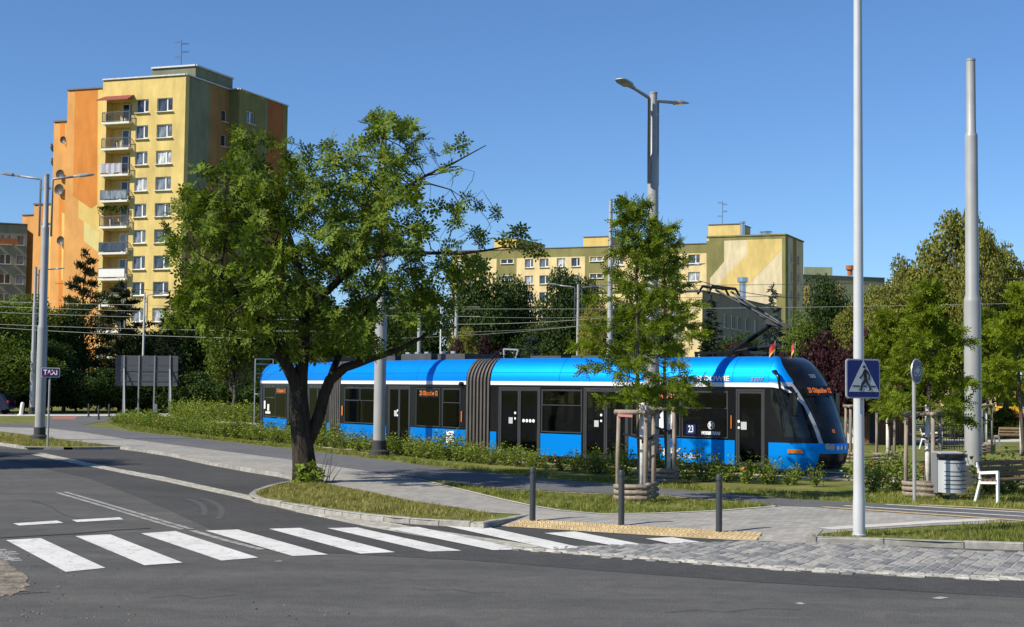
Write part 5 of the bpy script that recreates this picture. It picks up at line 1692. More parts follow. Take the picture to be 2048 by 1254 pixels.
# ------------------------------------------------------------------ signs
def plate(w, h, r, t, mat, n=5):
    pts = []
    for cx, cz, a0 in ((w/2 - r, h/2 - r, 0), (-w/2 + r, h/2 - r, 90), (-w/2 + r, -h/2 + r, 180), (w/2 - r, -h/2 + r, 270)):
        for i in range(n + 1):
            a = math.radians(a0 + 90 * i / n)
            pts.append((cx + r * math.cos(a), cz + r * math.sin(a)))
    return MB().prism(pts, -t / 2, t / 2).mesh('plate', mat)
zc = (AT(1724, 720, pp.y).z + AT(1724, 795, pp.y).z) / 2
sg = empty('pedestrian_sign', (pp.x + .03, pp.y - .14, zc), math.radians(20), label='blue square pedestrian crossing sign with walking figure in a white triangle', cat='sign')
inst('rim', plate(.62, .62, .05, .03, M['sign_rim']), sg)
inst('face', plate(.575, .575, .035, .012, M['sign_blue']), sg, (0, -.017, 0))
def sp(pts, off, mat, nm):
    poly = [((x - 455) / 325 * .30, (600 - y) / 385 * .30) for x, y in pts]
    MB().prism(poly, -off - .003, -off).build(nm, mat, sg)
sp([(455, 232), (165, 865), (765, 865)], .024, M['sign_white'], 'triangle')
BK = M['sign_black']
sp([(465 + 27 * math.cos(t * .52), 360 + 27 * math.sin(t * .52)) for t in range(12)], .028, BK, 'figure_head')
sp([(470, 408), (505, 412), (522, 440), (515, 500), (522, 600), (515, 645), (470, 640), (455, 560), (462, 480), (445, 470), (455, 425)], .028, BK, 'figure_body')
sp([(452, 430), (482, 440), (450, 520), (385, 602), (366, 585), (425, 510)], .0295, BK, 'figure_arm')
sp([(502, 408), (545, 455), (575, 520), (570, 630), (546, 630), (550, 530), (512, 465)], .0295, BK, 'figure_arm')
sp([(466, 600), (518, 620), (500, 660), (440, 735), (412, 842), (345, 828), (350, 815), (385, 810), (405, 700)], .031, BK, 'figure_leg')
sp([(478, 635), (520, 600), (545, 690), (590, 770), (606, 815), (560, 852), (550, 835), (570, 800), (530, 730)], .0325, BK, 'figure_leg')
for q in ([(232, 736), (380, 738), (380, 760), (228, 758)], [(455, 738), (512, 738), (518, 762), (452, 762)], [(597, 742), (688, 744), (698, 766), (600, 764)]): sp(q, .028, BK, 'road_line')
for dz in (-.2, .2): MB().box((-.1, .012, dz - .03), (.1, .12, dz + .03)).build('clamp', M['galv'], sg)

tp = gpos(95, 893)
tz = AT(100, 750, tp.y).z
ts = empty('taxi_sign', tp, label='small blue end of taxi rank sign struck through in red on thin post', cat='sign')
MB().tube([(0, 0, 0), (.02, 0, tz + .1)], .035, 10).build('post', M['galv'], ts)
pl = inst('plate', plate(.66, .34, .04, .03, M['sign_white']), ts, (.06, -.06, tz))
inst('face', plate(.62, .30, .03, .01, M['sign_blue']), pl, (0, -.018, 0))
inst('lettering', text_mesh('TAXI', .26, M['decal'], bold=.004, width=.5), pl, (0, -.026, -.005), (math.pi / 2, 0, 0))
MB().prism([(-.29, -.14), (-.24, -.14), (.29, .13), (.29, .14), (.24, .14), (-.29, -.12)], -.034, -.029).build('strike', M['sign_red'], pl)

rp_ = gpos(1829, 1003)
rz_ = AT(1831, 751, rp_.y).z
rs = empty('cycle_route_sign', rp_, label='round blue cycle and footpath sign turned almost edge on, on a grey post', cat='sign')
MB().tube([(0, 0, 0), (0, 0, rz_ + .12)], .04, 12).build('post', M['galv'], rs)
dd = MB().lathe([(.001, -.012), (.26, -.012), (.26, .012), (.001, .012)], 28).build('plate', M['sign_rim'], rs, (.05, -.02, rz_), (math.pi / 2, 0, math.radians(50)))
fc = MB().lathe([(.001, 0), (.235, 0), (.235, .004), (.001, .004)], 28).build('face', M['sign_blue'], dd, (0, 0, .0125))
cyc = MB()
for cx in (-.09, .09):
    n = 14
    vs = [(cx + r * math.cos(2*math.pi*i/n), -.06 + r * math.sin(2*math.pi*i/n), 0) for r in (.055, .07) for i in range(n)]
    cyc.add(vs, [(i, (i+1) % n, n + (i+1) % n, n + i) for i in range(n)])
for a, b in (((-.09, -.06), (-.03, .03)), ((-.03, .03), (.06, .03)), ((.06, .03), (.09, -.06)), ((-.03, .03), (0, -.06)), ((0, -.06), (.06, .03)), ((.05, .06), (.1, .07)), ((-.05, .055), (-.01, .055))):
    cyc.bar((a[0], a[1], 0), (b[0], b[1], 0), .015, .004)
cyc.build('symbol', M['decal'], dd, (0, .03, .019))

# dark back of a big road sign
bY = 107.0
b0, b1 = W(230, bY), W(355, bY)
zb0, zb1 = AT(290, 772, bY).z, AT(290, 711, bY).z
bb = empty('sign_board', (b0 + b1) / 2, label='large dark grey back of a road sign board on four legs with braces', cat='sign')
hw = (b1.x - b0.x) / 2
n = 3
for k in range(n):
    MB().box((-hw, 0, zb0 + (zb1 - zb0) * k / n + .01), (hw, .05, zb0 + (zb1 - zb0) * (k + 1) / n - .01)).build('panel', M['sign_back'], bb)
for x in (-.72, -.24, .26, .75):
    MB().box((x * hw - .05, -.09, RZ), (x * hw + .05, -.005, zb1)).build('leg', M['bin_dark'], bb)
for x in (-.72, .75):
    MB().bar((x * hw, -.1, zb1 - 1.0), (x * hw + .45, -1.3, RZ), .09).build('brace', M['galv_white'], bb)
for z in (zb0 + .35, zb0 + 1.1): MB().box((-hw * .98, -.04, z), (hw * .98, -.002, z + .06)).build('rail', M['sign_back'], bb)
sb = empty('small_sign', W(410, 112), label='small dark sign back on a thin post before the dark trees', cat='sign')
MB().tube([(0, 0, 0), (0, 0, AT(410, 762, 112).z)], .05, 8).build('post', M['arm_grey'], sb)
MB().box((-.35, .03, AT(410, 781, 112).z), (.35, .07, AT(410, 763, 112).z)).build('plate', M['sign_back'], sb)

# ------------------------------------------------------------------ bollards
def bollard_tree():
    root = empty('bollard')
    me = smooth_by_angle(MB().lathe([(.052, 0), (.052, .80), (.044, .805), (.044, .825), (.052, .83), (.052, .905), (.046, .92), (.01, .925)], 20).mesh('shaft', M['bollard']), 35)
    inst('shaft', me, root)
    MB().lathe([(.0525, .70), (.0535, .705), (.0535, .76), (.0525, .765)], 20, caps=False).build('band', M['pole_base'], root)
    return root
bt = bollard_tree()
BL = ['dark steel bollard at the start of the yellow tactile strip, by the island', 'dark steel bollard in front of the staked sapling', 'dark steel bollard nearest the pedestrian sign post']
for i, (px, py) in enumerate(((1065, 1041.5), (1242.5, 1050.5), (1438, 1063.5))):
    o = bt if i == 0 else copy_tree(bt)
    o.location = G(px, py, RZ - .03)
    tag(o, BL[i], 'bollard', 'bollards beside the crossing')
def far_bollard(px, py, label, mat, h, r, lean=0, group=None):
    p = gpos(px, py)
    root = empty('bollard', p, label=label, cat='bollard', group=group)
    me = smooth_by_angle(MB().lathe([(r, 0), (r, h - r), (r * .8, h - r * .35), (r * .05, h)], 14).mesh('shaft', M[mat]), 50)
    o = inst('shaft', me, root, rot=(0, lean, 0))
    MB().lathe([(r * 1.9, 0), (r * 1.9, .06), (r, .09)], 14).build('foot', M[mat], root)
for px, py in ((177, 833.5), (197, 839.5), (218, 834)): far_bollard(px, py, 'slim dark bollard beside the dark hedge at the far path', 'pole_base', .9, .06, 0, 'dark bollards by the far path')
far_bollard(41.5, 830.5, 'white leaning marker bollard behind the dark blue car', 'white_plastic', .95, .13, .12)
far_bollard(311, 829, 'white upright marker bollard under the dark sign board', 'white_plastic', .85, .13)

# ------------------------------------------------------------------ litter bin, benches
bp = gpos(1906, 999)
bn = empty('litter_bin', bp, math.radians(14), label='grey rounded litter bin with slots and black bag beside the bench', cat='bin')
def d_plan(w, dback, n=14):
    pts = [(-w, dback), (-w, 0)] + [(-w * math.cos(math.pi * i / n), -w * .82 * math.sin(math.pi * i / n)) for i in range(1, n)] + [(w, 0), (w, dback)]
    return pts
def d_prism(w, dback, z0, z1):
    pts = d_plan(w, dback); n = len(pts)
    m = MB()
    m.add([(x, y, z0) for x, y in pts] + [(x, y, z1) for x, y in pts], [(i, (i+1) % n, n + (i+1) % n, n + i) for i in range(n)] + [tuple(range(n)), tuple(range(n, 2 * n))])
    return m
me = smooth_by_angle(d_prism(.285, .12, .15, .83).mesh('front_shell', M['bin_grey']), 40); inst('front_shell', me, bn)
MB().box((-.30, .125, .13), (.30, .33, .99)).build('back_box', M['bin_dark'], bn)
me = smooth_by_angle(d_prism(.265, .11, .82, .935).mesh('bag', M['bag']), 40); inst('bag', me, bn)
rim = MB()
pts = d_plan(.292, .11)
for a, b in zip(pts[:-1], pts[1:]): rim.bar((a[0], a[1], .93), (b[0], b[1], .93), .05, .07)
rim.build('bag_rim', M['bag'], bn)
MB().add([(-.3, .335, .99), (.3, .335, .99), (.29, .0, .965), (-.29, .0, .965), (-.3, .335, 1.01), (.3, .335, 1.01), (.29, .0, .985), (-.29, .0, .985)], [(0,1,2,3), (4,5,6,7), (0,1,5,4), (1,2,6,5), (2,3,7,6), (3,0,4,7)]).build('lid', M['bin_grey'], bn)
for z in (.24, .33, .42, .51, .60, .78):
    m = MB(); pts = d_plan(.289, .0)[2:-2]
    for a, b in zip(pts[1:-2], pts[2:-1]): m.bar((a[0], a[1], z), (b[0], b[1], z), .006, .016)
    m.build('slot', M['pole_base'], bn)
w_ = text_mesh('W', .2, M['bin_dark'], extrude=.002); inst('lettering', w_, bn, (.03, -.245, .685), (math.pi / 2, 0, .08))
MB().lathe([(.06, 0), (.06, .2)], 12).build('post', M['bin_dark'], bn)

def bench(name, loc, rz, label, slat_mat, frame_mat, L=1.9, arms=True):
    """local: x along the bench, y = front"""
    r = empty(name, loc, rz, label=label, cat='bench')
    for x in (0.03, L - .03):
        m = MB()
        up = (1, 0, 0)
        m.bar((x, -.30, 0), (x, -.17, .45), .05, .06, up); m.bar((x, -.17, .45), (x, -.27, .82), .05, .05, up)
        m.bar((x, .24, 0), (x, .24, .64 if arms else .42), .05, .06, up)
        if arms: m.bar((x, -.20, .60), (x, .26, .64), .06, .05, up)
        m.bar((x, -.18, .40), (x, .24, .42), .05, .09, up)
        m.build('leg_frame', M[frame_mat], r)
    for k in range(4):
        y = -.15 + k * .115
        MB().box((0, y - .045, .445), (L, y + .045, .48)).build('slat', M[slat_mat], r)
    for k in range(3):
        z = .56 + k * .115; y = -.185 - (z - .45) * .27
        MB().box((0, y - .015, z - .045), (L, y + .018, z + .045)).build('slat', M[slat_mat], r)
    return r
# front bench: end frame towards the camera, facing right
p = gpos(1974, 1005)
bench('bench', p + Vector((.8, .6, 0)) * 1.9, math.radians(216.9), 'slatted dark timber bench with white steel frame beside the litter bin', 'wood_dark', 'white_steel')
bench('bench', W(1992, 60.5) + Vector((0, 0, RZ)), math.radians(5), 'pale timber park bench on the lawn before the yellow bus', 'wood_orange', 'bin_dark', 1.8, False)
bench('bench', W(1872, 58.5) + Vector((0, 0, RZ)), math.radians(-120), 'white framed bench beside the thin dark railing', 'wood_dark', 'white_steel', 1.6)

# ------------------------------------------------------------------ stakes round the saplings
def stake_frame(px, py, label, rz=0.0, h=1.78, side=.62, wood='wood', tape=False, group='timber stake frames round young trees'):
    p = gpos(px, py)
    r = empty('stake_frame', p, rz, label=label, cat='tree stakes', group=group)
    rn = random.Random(int(px))
    P3 = [Vector((side * math.cos(math.radians(a)), side * math.sin(math.radians(a)), 0)) for a in (200, 285, 30)]
    P3 = [Vector((-.48, .02, 0)), Vector((.06, -.22, 0)), Vector((.27, .26, 0))]
    for q in P3:
        m = MB(); m.sm = True
        m.tube([q + Vector((0, 0, -.05)), q + Vector((rn.uniform(-.02, .02), rn.uniform(-.02, .02), h * .5)), q * .97 + Vector((0, 0, h + rn.uniform(-.03, .05)))], [.048, .045, .043], 10)
        m.build('post', M[wood], r)
    for i in range(3):
        a, b = P3[i], P3[(i + 1) % 3]
        d = (b - a).normalized()
        for k in range(3):
            nrm = Vector((d.y, -d.x, 0)) * .06
            m = MB(); m.sm = True
            z = .07 + k * .115 + (.05 if i == 1 else 0)
            m.tube([a - d * .05 + nrm + Vector((0, 0, z)), b + d * .06 + nrm + Vector((0, 0, z + rn.uniform(-.015, .015)))], [.05, .046], 10)
            m.build('log', M[wood], r)
        m = MB(); m.sm = True
        m.tube([a - d * .08 + Vector((0, 0, h + .02)), b + d * .08 + Vector((0, 0, h + .03))], [.05, .045], 8)
        m.build('top_rail', M[wood], r)
        if tape and i == 0: MB().bar(a - d * .02 + Vector((0, 0, h - .04)) - Vector((0, .055, 0)), a + d * .30 + Vector((0, 0, h - .05)) - Vector((0, .055, 0)), .01, .05).build('pink_mark', M['pink_tape'], r)
        z = h * .78 - i * .04
        m = MB()
        m.bar(a + Vector((0, 0, z)), Vector((0, 0, z - .12)), .012, .045)
        m.build('strap', M['strap'], r)
    return r
stake_frame(1283, 1003, 'weathered timber stakes with log crib around the sapling in the grass island', tape=True)
stake_frame(1336, 966, 'shaded timber stakes with log crib standing in front of the tram letters', math.radians(15))
stake_frame(1858, 995, 'timber stakes with log crib beside the round cycle sign', math.radians(-8))
stake_frame(1776, 927, 'timber stakes in the lawn between the kiosk and the round sign', math.radians(30), group=None)
stake_frame(1972, 906, 'timber stakes in the lawn just right of the thick grey pole', math.radians(50), group=None)
stake_frame(1706, 925, 'timber stakes in the lawn behind the pedestrian sign post', math.radians(70), group=None)

# ------------------------------------------------------------------ kiosk, railing, bus, car
kp = W(1762, 63)
ki = empty('timber_shelter', kp, label='brown timber shelter with a white end wall behind the tram nose', cat='shed')
x0, x1 = W(1692, 63).x - kp.x, W(1832, 63).x - kp.x
zt_ = 2.55
nb = 26
for k in range(nb):
    a = x0 + .55 + (x1 - x0 - .55) * k / nb; b = x0 + .55 + (x1 - x0 - .55) * (k + 1) / nb
    if k in (5, 6, 7, 8): continue
    MB().box((a + .006, -.02 + .012 * (k % 2), .1), (b - .006, .03, zt_ - .15)).build('board', M['timber_wall'], ki)
MB().box((x0 + .55, .06, .1), (x1, .12, zt_ - .15)).build('back_wall', M['pole_base'], ki)
MB().box((x0, -.05, .0), (x0 + .53, 1.8, zt_)).build('white_wall', M['w_white'], ki)
MB().box((x0 - .1, -.15, zt_ + .005), (x1 + .15, 2.0, zt_ + .14)).build('roof', M['timber_wall'], ki)

fp0, fp1 = W(1882, 57), W(1934, 57.5)
fn = empty('railing', fp0, label='thin dark metal railing on the lawn beside the thick grey pole', cat='railing')
dv = fp1 - fp0
for z in (.95, .55, .12): MB().bar(Vector((0, 0, z + RZ)), dv + Vector((0, 0, z + RZ)), .04).build('rail', M['pole_base'], fn)
for k in range(11): MB().bar(dv * (k / 10) + Vector((0, 0, RZ)), dv * (k / 10) + Vector((0, 0, .97 + RZ)), .025 if k % 5 else .05).build('baluster', M['pole_base'], fn)

bu = empty('city_bus', W(2120, 88), label='yellow and dark red city bus half hidden behind the park trees', cat='bus')
bz = RZ
hwx = W(2018, 88).x - W(2120, 88).x
for nm, z0, z1, mt in (('lower_body', .35, 1.15, 'bus_red'), ('body', 1.15, 1.55, 'bus_yellow'), ('window_band', 1.55, 2.45, 'dark_glass'), ('roof', 2.45, 3.0, 'bus_yellow')):
    i = .0 if nm != 'window_band' else .02
    w2 = 2.4
    pf = [(hwx + i, z0), (-hwx * .9 - i, z0), (-hwx * .9 - i - (.1 if nm == 'roof' else 0), z1), (hwx + i + (.12 if nm == 'roof' else 0), z1)]
    MB().prism(pf, i, w2 - i).build(nm, M[mt], bu)
for k in range(5): MB().box((hwx + .3 + k * 1.25, -.015, 1.5), (hwx + .4 + k * 1.25, .03, 2.46)).build('window_post', M['bus_yellow'], bu)
for x in (hwx + 1.3, -hwx * .4):
    m = MB().lathe([(.1, -.12), (.48, -.12), (.48, .12), (.1, .12)], 20); 
    wv = m.build('wheel', M['rubber'], bu, (x, .1, .52), (math.pi / 2, 0, 0))
    MB().lathe([(.01, .121), (.28, .121), (.28, .128), (.01, .128)], 16).build('rim', M['rim'], wv)

ca = empty('parked_car', W(-33, 103) + Vector((0, 0, RZ - .01)), label='dark blue hatchback with its rear end beside the leaning white bollard', cat='car')
pf = [(-2.1, .35), (2.05, .35), (2.12, .62), (2.05, .95), (1.72, 1.42), (1.45, 1.52), (.1, 1.55), (-.35, 1.48), (-1.05, 1.0), (-1.9, .88), (-2.12, .65)]
cm = MB().prism(pf, -.86, .86)
me = cm.mesh('body', M['car_blue'])
bm = bmesh.new(); bm.from_mesh(me)
bmesh.ops.bevel(bm, geom=[e for e in bm.edges if e.calc_length() < 3 and len(e.link_faces) == 2 and e.calc_face_angle(0) > .9], offset=.09, segments=3, affect='EDGES')
bm.to_mesh(me); bm.free()
inst('body', smooth_by_angle(me, 50), ca)
for poly, nm in (([(.25, .98), (1.55, 1.02), (1.38, 1.42), (.25, 1.46)], 'side_window'), ([(-.9, 1.0), (.15, .98), (.15, 1.46), (-.32, 1.42)], 'side_window')):
    for y in (-.868, .864): MB().prism(poly, y, y + .004).build(nm, M['dark_glass'], ca)
for x in (-1.3, 1.32):
    for y in (-.78, .78):
        wv = MB().lathe([(.1, -.11), (.30, -.11), (.33, -.08), (.33, .08), (.30, .11), (.1, .11)], 22).build('wheel', M['rubber'], ca, (x, y, .33), (math.pi / 2, 0, 0))
        m = MB().lathe([(.01, .112), (.07, .118), (.07, .125), (.01, .125)], 14)
        for k in range(5):
            a = 2 * math.pi * k / 5
            m.bar((.05 * math.cos(a), .05 * math.sin(a), .116), (.23 * math.cos(a), .23 * math.sin(a), .116), .07, .012)
        rm = m.build('rim', M['rim'], wv, rot=(0, 0, 0) if y < 0 else (math.pi, 0, 0))
for y in (-.80, .62): MB().box((1.98, y, .82), (2.10, y + .18, 1.02)).build('tail_light', M['sign_red'], ca)

# ------------------------------------------------------------------ overhead wires
WIRES = [((-80, 601, 78), (960, 614, 62), 0), ((-80, 610, 80), (960, 633, 66), 0), ((-80, 621, 82), (700, 640, 70), 0), ((-80, 645, 76), (760, 663, 58), 0), ((-80, 650, 74), (640, 680, 56), 0), ((110, 566, 60), (520, 584, 62), 1),
         ((760, 617, 60), (2150, 604, 57), 0), ((856, 648, 66), (1240, 633, 62), 0), ((780, 677, 60), (1230, 644, 62), 0), ((840, 664, 64), (1200, 648, 66), 0), ((900, 632, 74), (1300, 630, 74), 0),
         ((1180, 571, 60), (2150, 552, 62), 1), ((1100, 598, 62), (2150, 573, 66), 1), ((1394, 560, 41), (1600, 596, 44), 1)]
for a, b, dk in WIRES:
    A, B = AT(*a), AT(*b)
    pts = []
    for i in range(13):
        t = i / 12
        q = A.lerp(B, t); q.z -= .12 * 4 * t * (1 - t)
        pts.append(q)
    o = MB().tube(pts, .0105, 5).build('overhead_wire', M['wire_dark' if dk else 'wire'])
    tag(o, 'thin dark overhead tram wire seen against the pale buildings' if dk else 'thin pale overhead tram wire seen against the dark trees', 'wire', 'overhead tram wires')
# ------------------------------------------------------------------ vegetation
LEAFQ = (np.array([[-.5, 0, 0], [0, .12, .5], [.5, 0, 0], [0, .12, -.5]]) , np.array([[0, 1, 2, 3]]))
def leaf_blade(w=.32):
    """one leaf with its own midrib fold: local z = length"""
    tv = np.array([[0, 0, 0], [w, .10, .45], [0, 0, 1.0], [-w, .10, .45]])
    return tv, np.array([[0, 1, 2], [0, 2, 3]])
def compound(pairs, ll, lw, length, term=True, droop=0.25):
    """feathered leaf: leaflets in pairs along a stalk, local z = direction"""
    vs, fs = [], []
    def add(p, d, n):
        d = np.array(d) / np.linalg.norm(d); n = np.array(n)
        s = np.cross(d, n); s /= np.linalg.norm(s)
        b = len(vs)
        vs.extend([p, p + d * ll * .45 + s * lw, p + d * ll, p + d * ll * .45 - s * lw])
        fs.append([b, b + 1, b + 2, b + 3])
    for i in range(pairs):
        t = (i + .6) / (pairs + .3)
        p = np.array([0, -droop * length * t * t, length * t])
        for sgn in (-1, 1): add(p, (sgn * .85, -.25, .55), (0, 1, .2))
    if term: add(np.array([0, -droop * length, length]), (0, -.4, 1), (0, 1, .3))
    return np.array(vs), np.array(fs)
def rosette(n, tilt, pairs, ll, lw, length, seed=0):
    rg = np.random.default_rng(seed)
    V, F, b = [], [], 0
    tv, tf = compound(pairs, ll, lw, length)
    for k in range(n):
        a = 2 * math.pi * (k + rg.uniform(-.3, .3)) / n
        el = tilt + rg.uniform(-.35, .35)
        d = np.array([math.cos(a) * math.cos(el), math.sin(a) * math.cos(el), math.sin(el)])
        up = np.array([-math.cos(a) * math.sin(el), -math.sin(a) * math.sin(el), math.cos(el)])
        x = np.cross(up, d)
        R = np.stack([x, up, d], axis=1)
        V.append(tv * rg.uniform(.8, 1.15) @ R.T); F.append(tf + b); b += len(tv)
    return np.concatenate(V), np.concatenate(F)

def colonize(pos, par, attr, step=.25, infl=2.5, kill=.32, iters=80):
    pos = [np.array(p, float) for p in pos]; par = list(par)
    A = np.array(attr, float); alive = np.ones(len(A), bool)
    Pn = np.array(pos); kids = {}
    best = np.full(len(A), 1e9); bi = np.zeros(len(A), int)
    def upd(new, off):
        d = np.linalg.norm(A[:, None, :] - new[None], axis=2)
        k = d.argmin(1); m = d[np.arange(len(A)), k]
        q = m < best
        best[q] = m[q]; bi[q] = k[q] + off
    upd(Pn, 0)
    for it in range(iters):
        act = alive & (best < infl)
        if not act.any():
            if not alive.any(): break
            act = alive & (best < infl * 3)
            if not act.any(): break
        new, npar = [], []
        for n in np.unique(bi[act]):
            v = A[act & (bi == n)] - pos[n]
            v = (v / (np.linalg.norm(v, axis=1, keepdims=True) + 1e-6)).sum(0)
            L = np.linalg.norm(v)
            if L < 1e-3: continue
            q = pos[n] + v / L * step
            if min(np.linalg.norm(q - pos[c]) for c in kids[n]) < step * .55 if kids.get(n) else False:
                alive[act & (bi == n)] = False      # stuck between attractors: let them go
                continue
            kids.setdefault(n, []).append(len(pos) + len(new))
            new.append(q); npar.append(int(n))
        if not new: break
        off = len(pos)
        pos += new; par += npar
        upd(np.array(new), off)
        alive &= best > kill
    return np.array(pos), par
def branch_mesh(name, pos, par, rad, mat, rnd_seed=0):
    kids = {}
    for i, p in enumerate(par):
        if p >= 0: kids.setdefault(p, []).append(i)
    mb = MB(); mb.sm = True
    stack = [(i, None) for i, p in enumerate(par) if p < 0]
    while stack:
        i, frm = stack.pop()
        chain = [] if frm is None else [frm]
        rr = [] if frm is None else [min(rad[frm], rad[i] * 1.15)]
        while True:
            chain.append(i); rr.append(rad[i])
            ch = sorted(kids.get(i, []), key=lambda c: -rad[c])
            for c in ch[1:]: stack.append((c, i))
            if not ch: break
            i = ch[0]
        if len(chain) < 2: continue
        rm = max(rr)
        n = 14 if rm > .12 else (8 if rm > .035 else (5 if rm > .012 else 3))
        mb.tube([Vector(pos[c]) for c in chain], rr, n, caps=rm > .03)
    me = bpy.data.meshes.new(name)
    me.from_pydata(mb.v, [], mb.f)
    me.polygons.foreach_set('use_smooth', [True] * len(mb.f))
    me.materials.append(mat)
    return me
def pipe(pos, par, tip=.006, e=2.3, fixed=None):
    n = len(pos); acc = np.zeros(n); has = np.zeros(n, bool)
    order = list(range(n))[::-1]
    r = np.zeros(n)
    for i in order:
        r[i] = tip if not has[i] else acc[i] ** (1 / e)
        p = par[i]
        if p >= 0: acc[p] += r[i] ** e; has[p] = True
    tips = ~has
    if fixed:
        for i, v in fixed.items(): r[i] = max(v, 0)
    return r, tips

# ---- the big tree on the island
def big_tree():
    p0 = G(612, 966, RZ - .02)
    Y0 = p0.y
    rg = np.random.default_rng(11); rn = random.Random(11)
    root = empty('broadleaf_tree', p0, label='large spreading tree with dark forked trunk and feathery leaves on the kerbed island', cat='tree')
    def Q(px, py, dy=0.0): return np.array(AT(px, py, Y0 + dy) - p0)
    limbs = [
        ('trunk', None, [(612, 966, 0), (609, 935, 0), (606, 900, 0), (602, 860, 0), (599, 820, 0), (598, 785, 0)], [.34, .285, .255, .24, .225, .20]),
        ('left', ('trunk', 5), [(586, 755, -.1), (568, 720, -.2), (545, 685, -.3), (522, 655, -.5), (485, 605, -.8), (445, 550, -1.2)], [.15, .14, .13, .12, .095, .07]),
        ('mid', ('trunk', 5), [(602, 750, .05), (606, 705, .2), (608, 655, .3), (608, 615, .4), (609, 573, .4), (590, 515, .3), (548, 490, .1), (507, 482, 0)], [.16, .15, .14, .125, .11, .09, .07, .05]),
        ('right', ('trunk', 2), [(627, 860, .1), (640, 825, .15), (648, 790, .2), (660, 760, .2), (690, 735, .15), (740, 718, .1), (795, 700, -.1), (855, 668, -.3)], [.15, .14, .135, .13, .11, .085, .06, .035]),
        ('r2', ('right', 3), [(668, 735, .4), (690, 690, .8), (720, 640, 1.2), (760, 590, 1.4)], [.085, .075, .06, .045]),
        ('c2', ('mid', 3), [(640, 595, .4), (673, 565, .4), (704, 530, .4), (731, 490, .3), (740, 449, .1), (781, 399, 0), (819, 370, -.1), (850, 352, -.15), (881, 337, -.2), (930, 315, -.2), (972, 291, -.2)], [.10, .09, .085, .075, .06, .05, .042, .034, .028, .018, .010]),
        ('c3', ('c2', 1), [(736, 515, .2), (798, 503, 0), (860, 506, -.2), (922, 507, -.3), (970, 500, -.35), (1005, 495, -.4), (1050, 498, -.45)], [.06, .05, .042, .034, .026, .02, .012]),
        ('up', ('mid', 5), [(575, 460, .5), (560, 410, .6), (540, 360, .5), (505, 300, .3)], [.06, .045, .032, .018]),
        ('up2', ('c2', 3), [(745, 420, .4), (755, 350, .5), (765, 280, .4), (768, 240, .4)], [.05, .038, .025, .012]),
        ('b1', ('c2', 6), [(860, 368, -.1), (900, 380, 0), (930, 398, 0), (955, 385, 0)], [.02, .015, .010, .005]),
        ('b2', ('b1', 1), [(915, 405, .2), (945, 400, .3), (965, 380, .3)], [.012, .008, .005]),
        ('b3', ('c2', 7), [(895, 345, -.2), (925, 335, -.3), (950, 345, -.3)], [.014, .009, .005]),
        ('lo', ('left', 2), [(520, 690, -.8), (490, 672, -1.2), (450, 655, -1.6)], [.05, .035, .02]),
    ]
    pos, par, fx, idx = [], [], {}, {}
    for nm, at, pts, rr in limbs:
        prev = -1 if at is None else idx[at]
        for k, (q, r) in enumerate(zip(pts, rr)):
            tgt = Q(*q)
            if prev >= 0:      # fill in so that twigs can leave anywhere along the limb
                a = pos[prev]; n = max(1, int(np.linalg.norm(tgt - a) / .3)); ra = fx.get(prev, r)
                if k == 0: ra = min(ra, r * 1.15)
                for j in range(1, n):
                    pos.append(a + (tgt - a) * j / n + rg.normal(0, .012, 3)); par.append(prev if j == 1 else len(pos) - 2)
                    fx[len(pos) - 1] = ra + (r - ra) * j / n
                pp_ = len(pos) - 1 if n > 1 else prev
            else: pp_ = -1
            pos.append(tgt); par.append(pp_); fx[len(pos) - 1] = r
            prev = len(pos) - 1; idx[(nm, k)] = prev
    CL = [(490,305,40,52),(440,395,75,65),(375,440,48,40),(347,500,24,26),(400,515,60,55),(385,585,45,42),(440,610,70,55),(540,400,75,75),(582,335,42,48),(640,350,55,52),(700,335,50,52),(760,270,32,48),(812,272,34,46),(850,325,38,42),
          (715,415,80,65),(620,470,90,75),(520,520,90,75),(480,590,75,55),(560,620,80,60),(640,600,80,65),(720,540,90,75),(800,470,65,55),(800,400,50,40),(880,425,30,22),(900,475,48,38),(958,468,34,34),(985,440,16,18),(1030,485,24,22),
          (1068,515,22,18),(870,555,70,48),(800,615,80,55),(865,640,55,36),(700,655,80,48),(620,690,42,36),(935,540,40,34),(908,300,20,14),(890,345,26,18),(450,545,60,45),(755,685,40,26),(352,605,28,28),(500,420,70,70),(590,560,90,70),
          (660,420,80,70),(760,360,60,60),(560,690,28,30),(680,490,90,80),(980,505,30,24),(430,460,60,50),(735,300,30,40),(410,640,40,28),(640,725,26,22),(530,660,45,30)]
    A = []
    for cx, cy, rx, ry in CL:
        dmax = 2.9 * math.sqrt(max(.08, 1 - ((cx - 640) / 400) ** 2)) * math.sqrt(max(.15, 1 - ((cy - 500) / 330) ** 2))
        for c in range(max(2, int(rx * ry / 270))):          # leaf masses with gaps between them
            v = rg.normal(size=3); v /= np.linalg.norm(v); v *= rg.uniform(.3, 1) ** .5
            m0 = Q(cx + v[0] * rx, cy + v[1] * ry, rg.uniform(-dmax, dmax) + v[2] * rx * .008)
            rr_ = rg.uniform(.28, .5)
            for k in range(int(rg.integers(9, 17))):
                u = rg.normal(size=3); u /= np.linalg.norm(u)
                A.append(m0 + u * rr_ * rg.uniform(.4, 1) * np.array([1, 1, .75]))
    A = np.array(A)
    pos, par = colonize(pos, par, A, step=.22, infl=2.2, kill=.26, iters=80)
    r, tips = pipe(pos, par, .0055, 2.25, fx)
    wob = rg.normal(0, .01, pos.shape)
    inst('trunk', branch_mesh('trunk', pos + wob * (r[:, None] < .05), par, r, M['bark']), root)
    # leaves at the tips and along the thin twigs
    par = np.array(par)
    d = pos - pos[np.maximum(par, 0)]
    thin = (r < .0105) & (par >= 0)
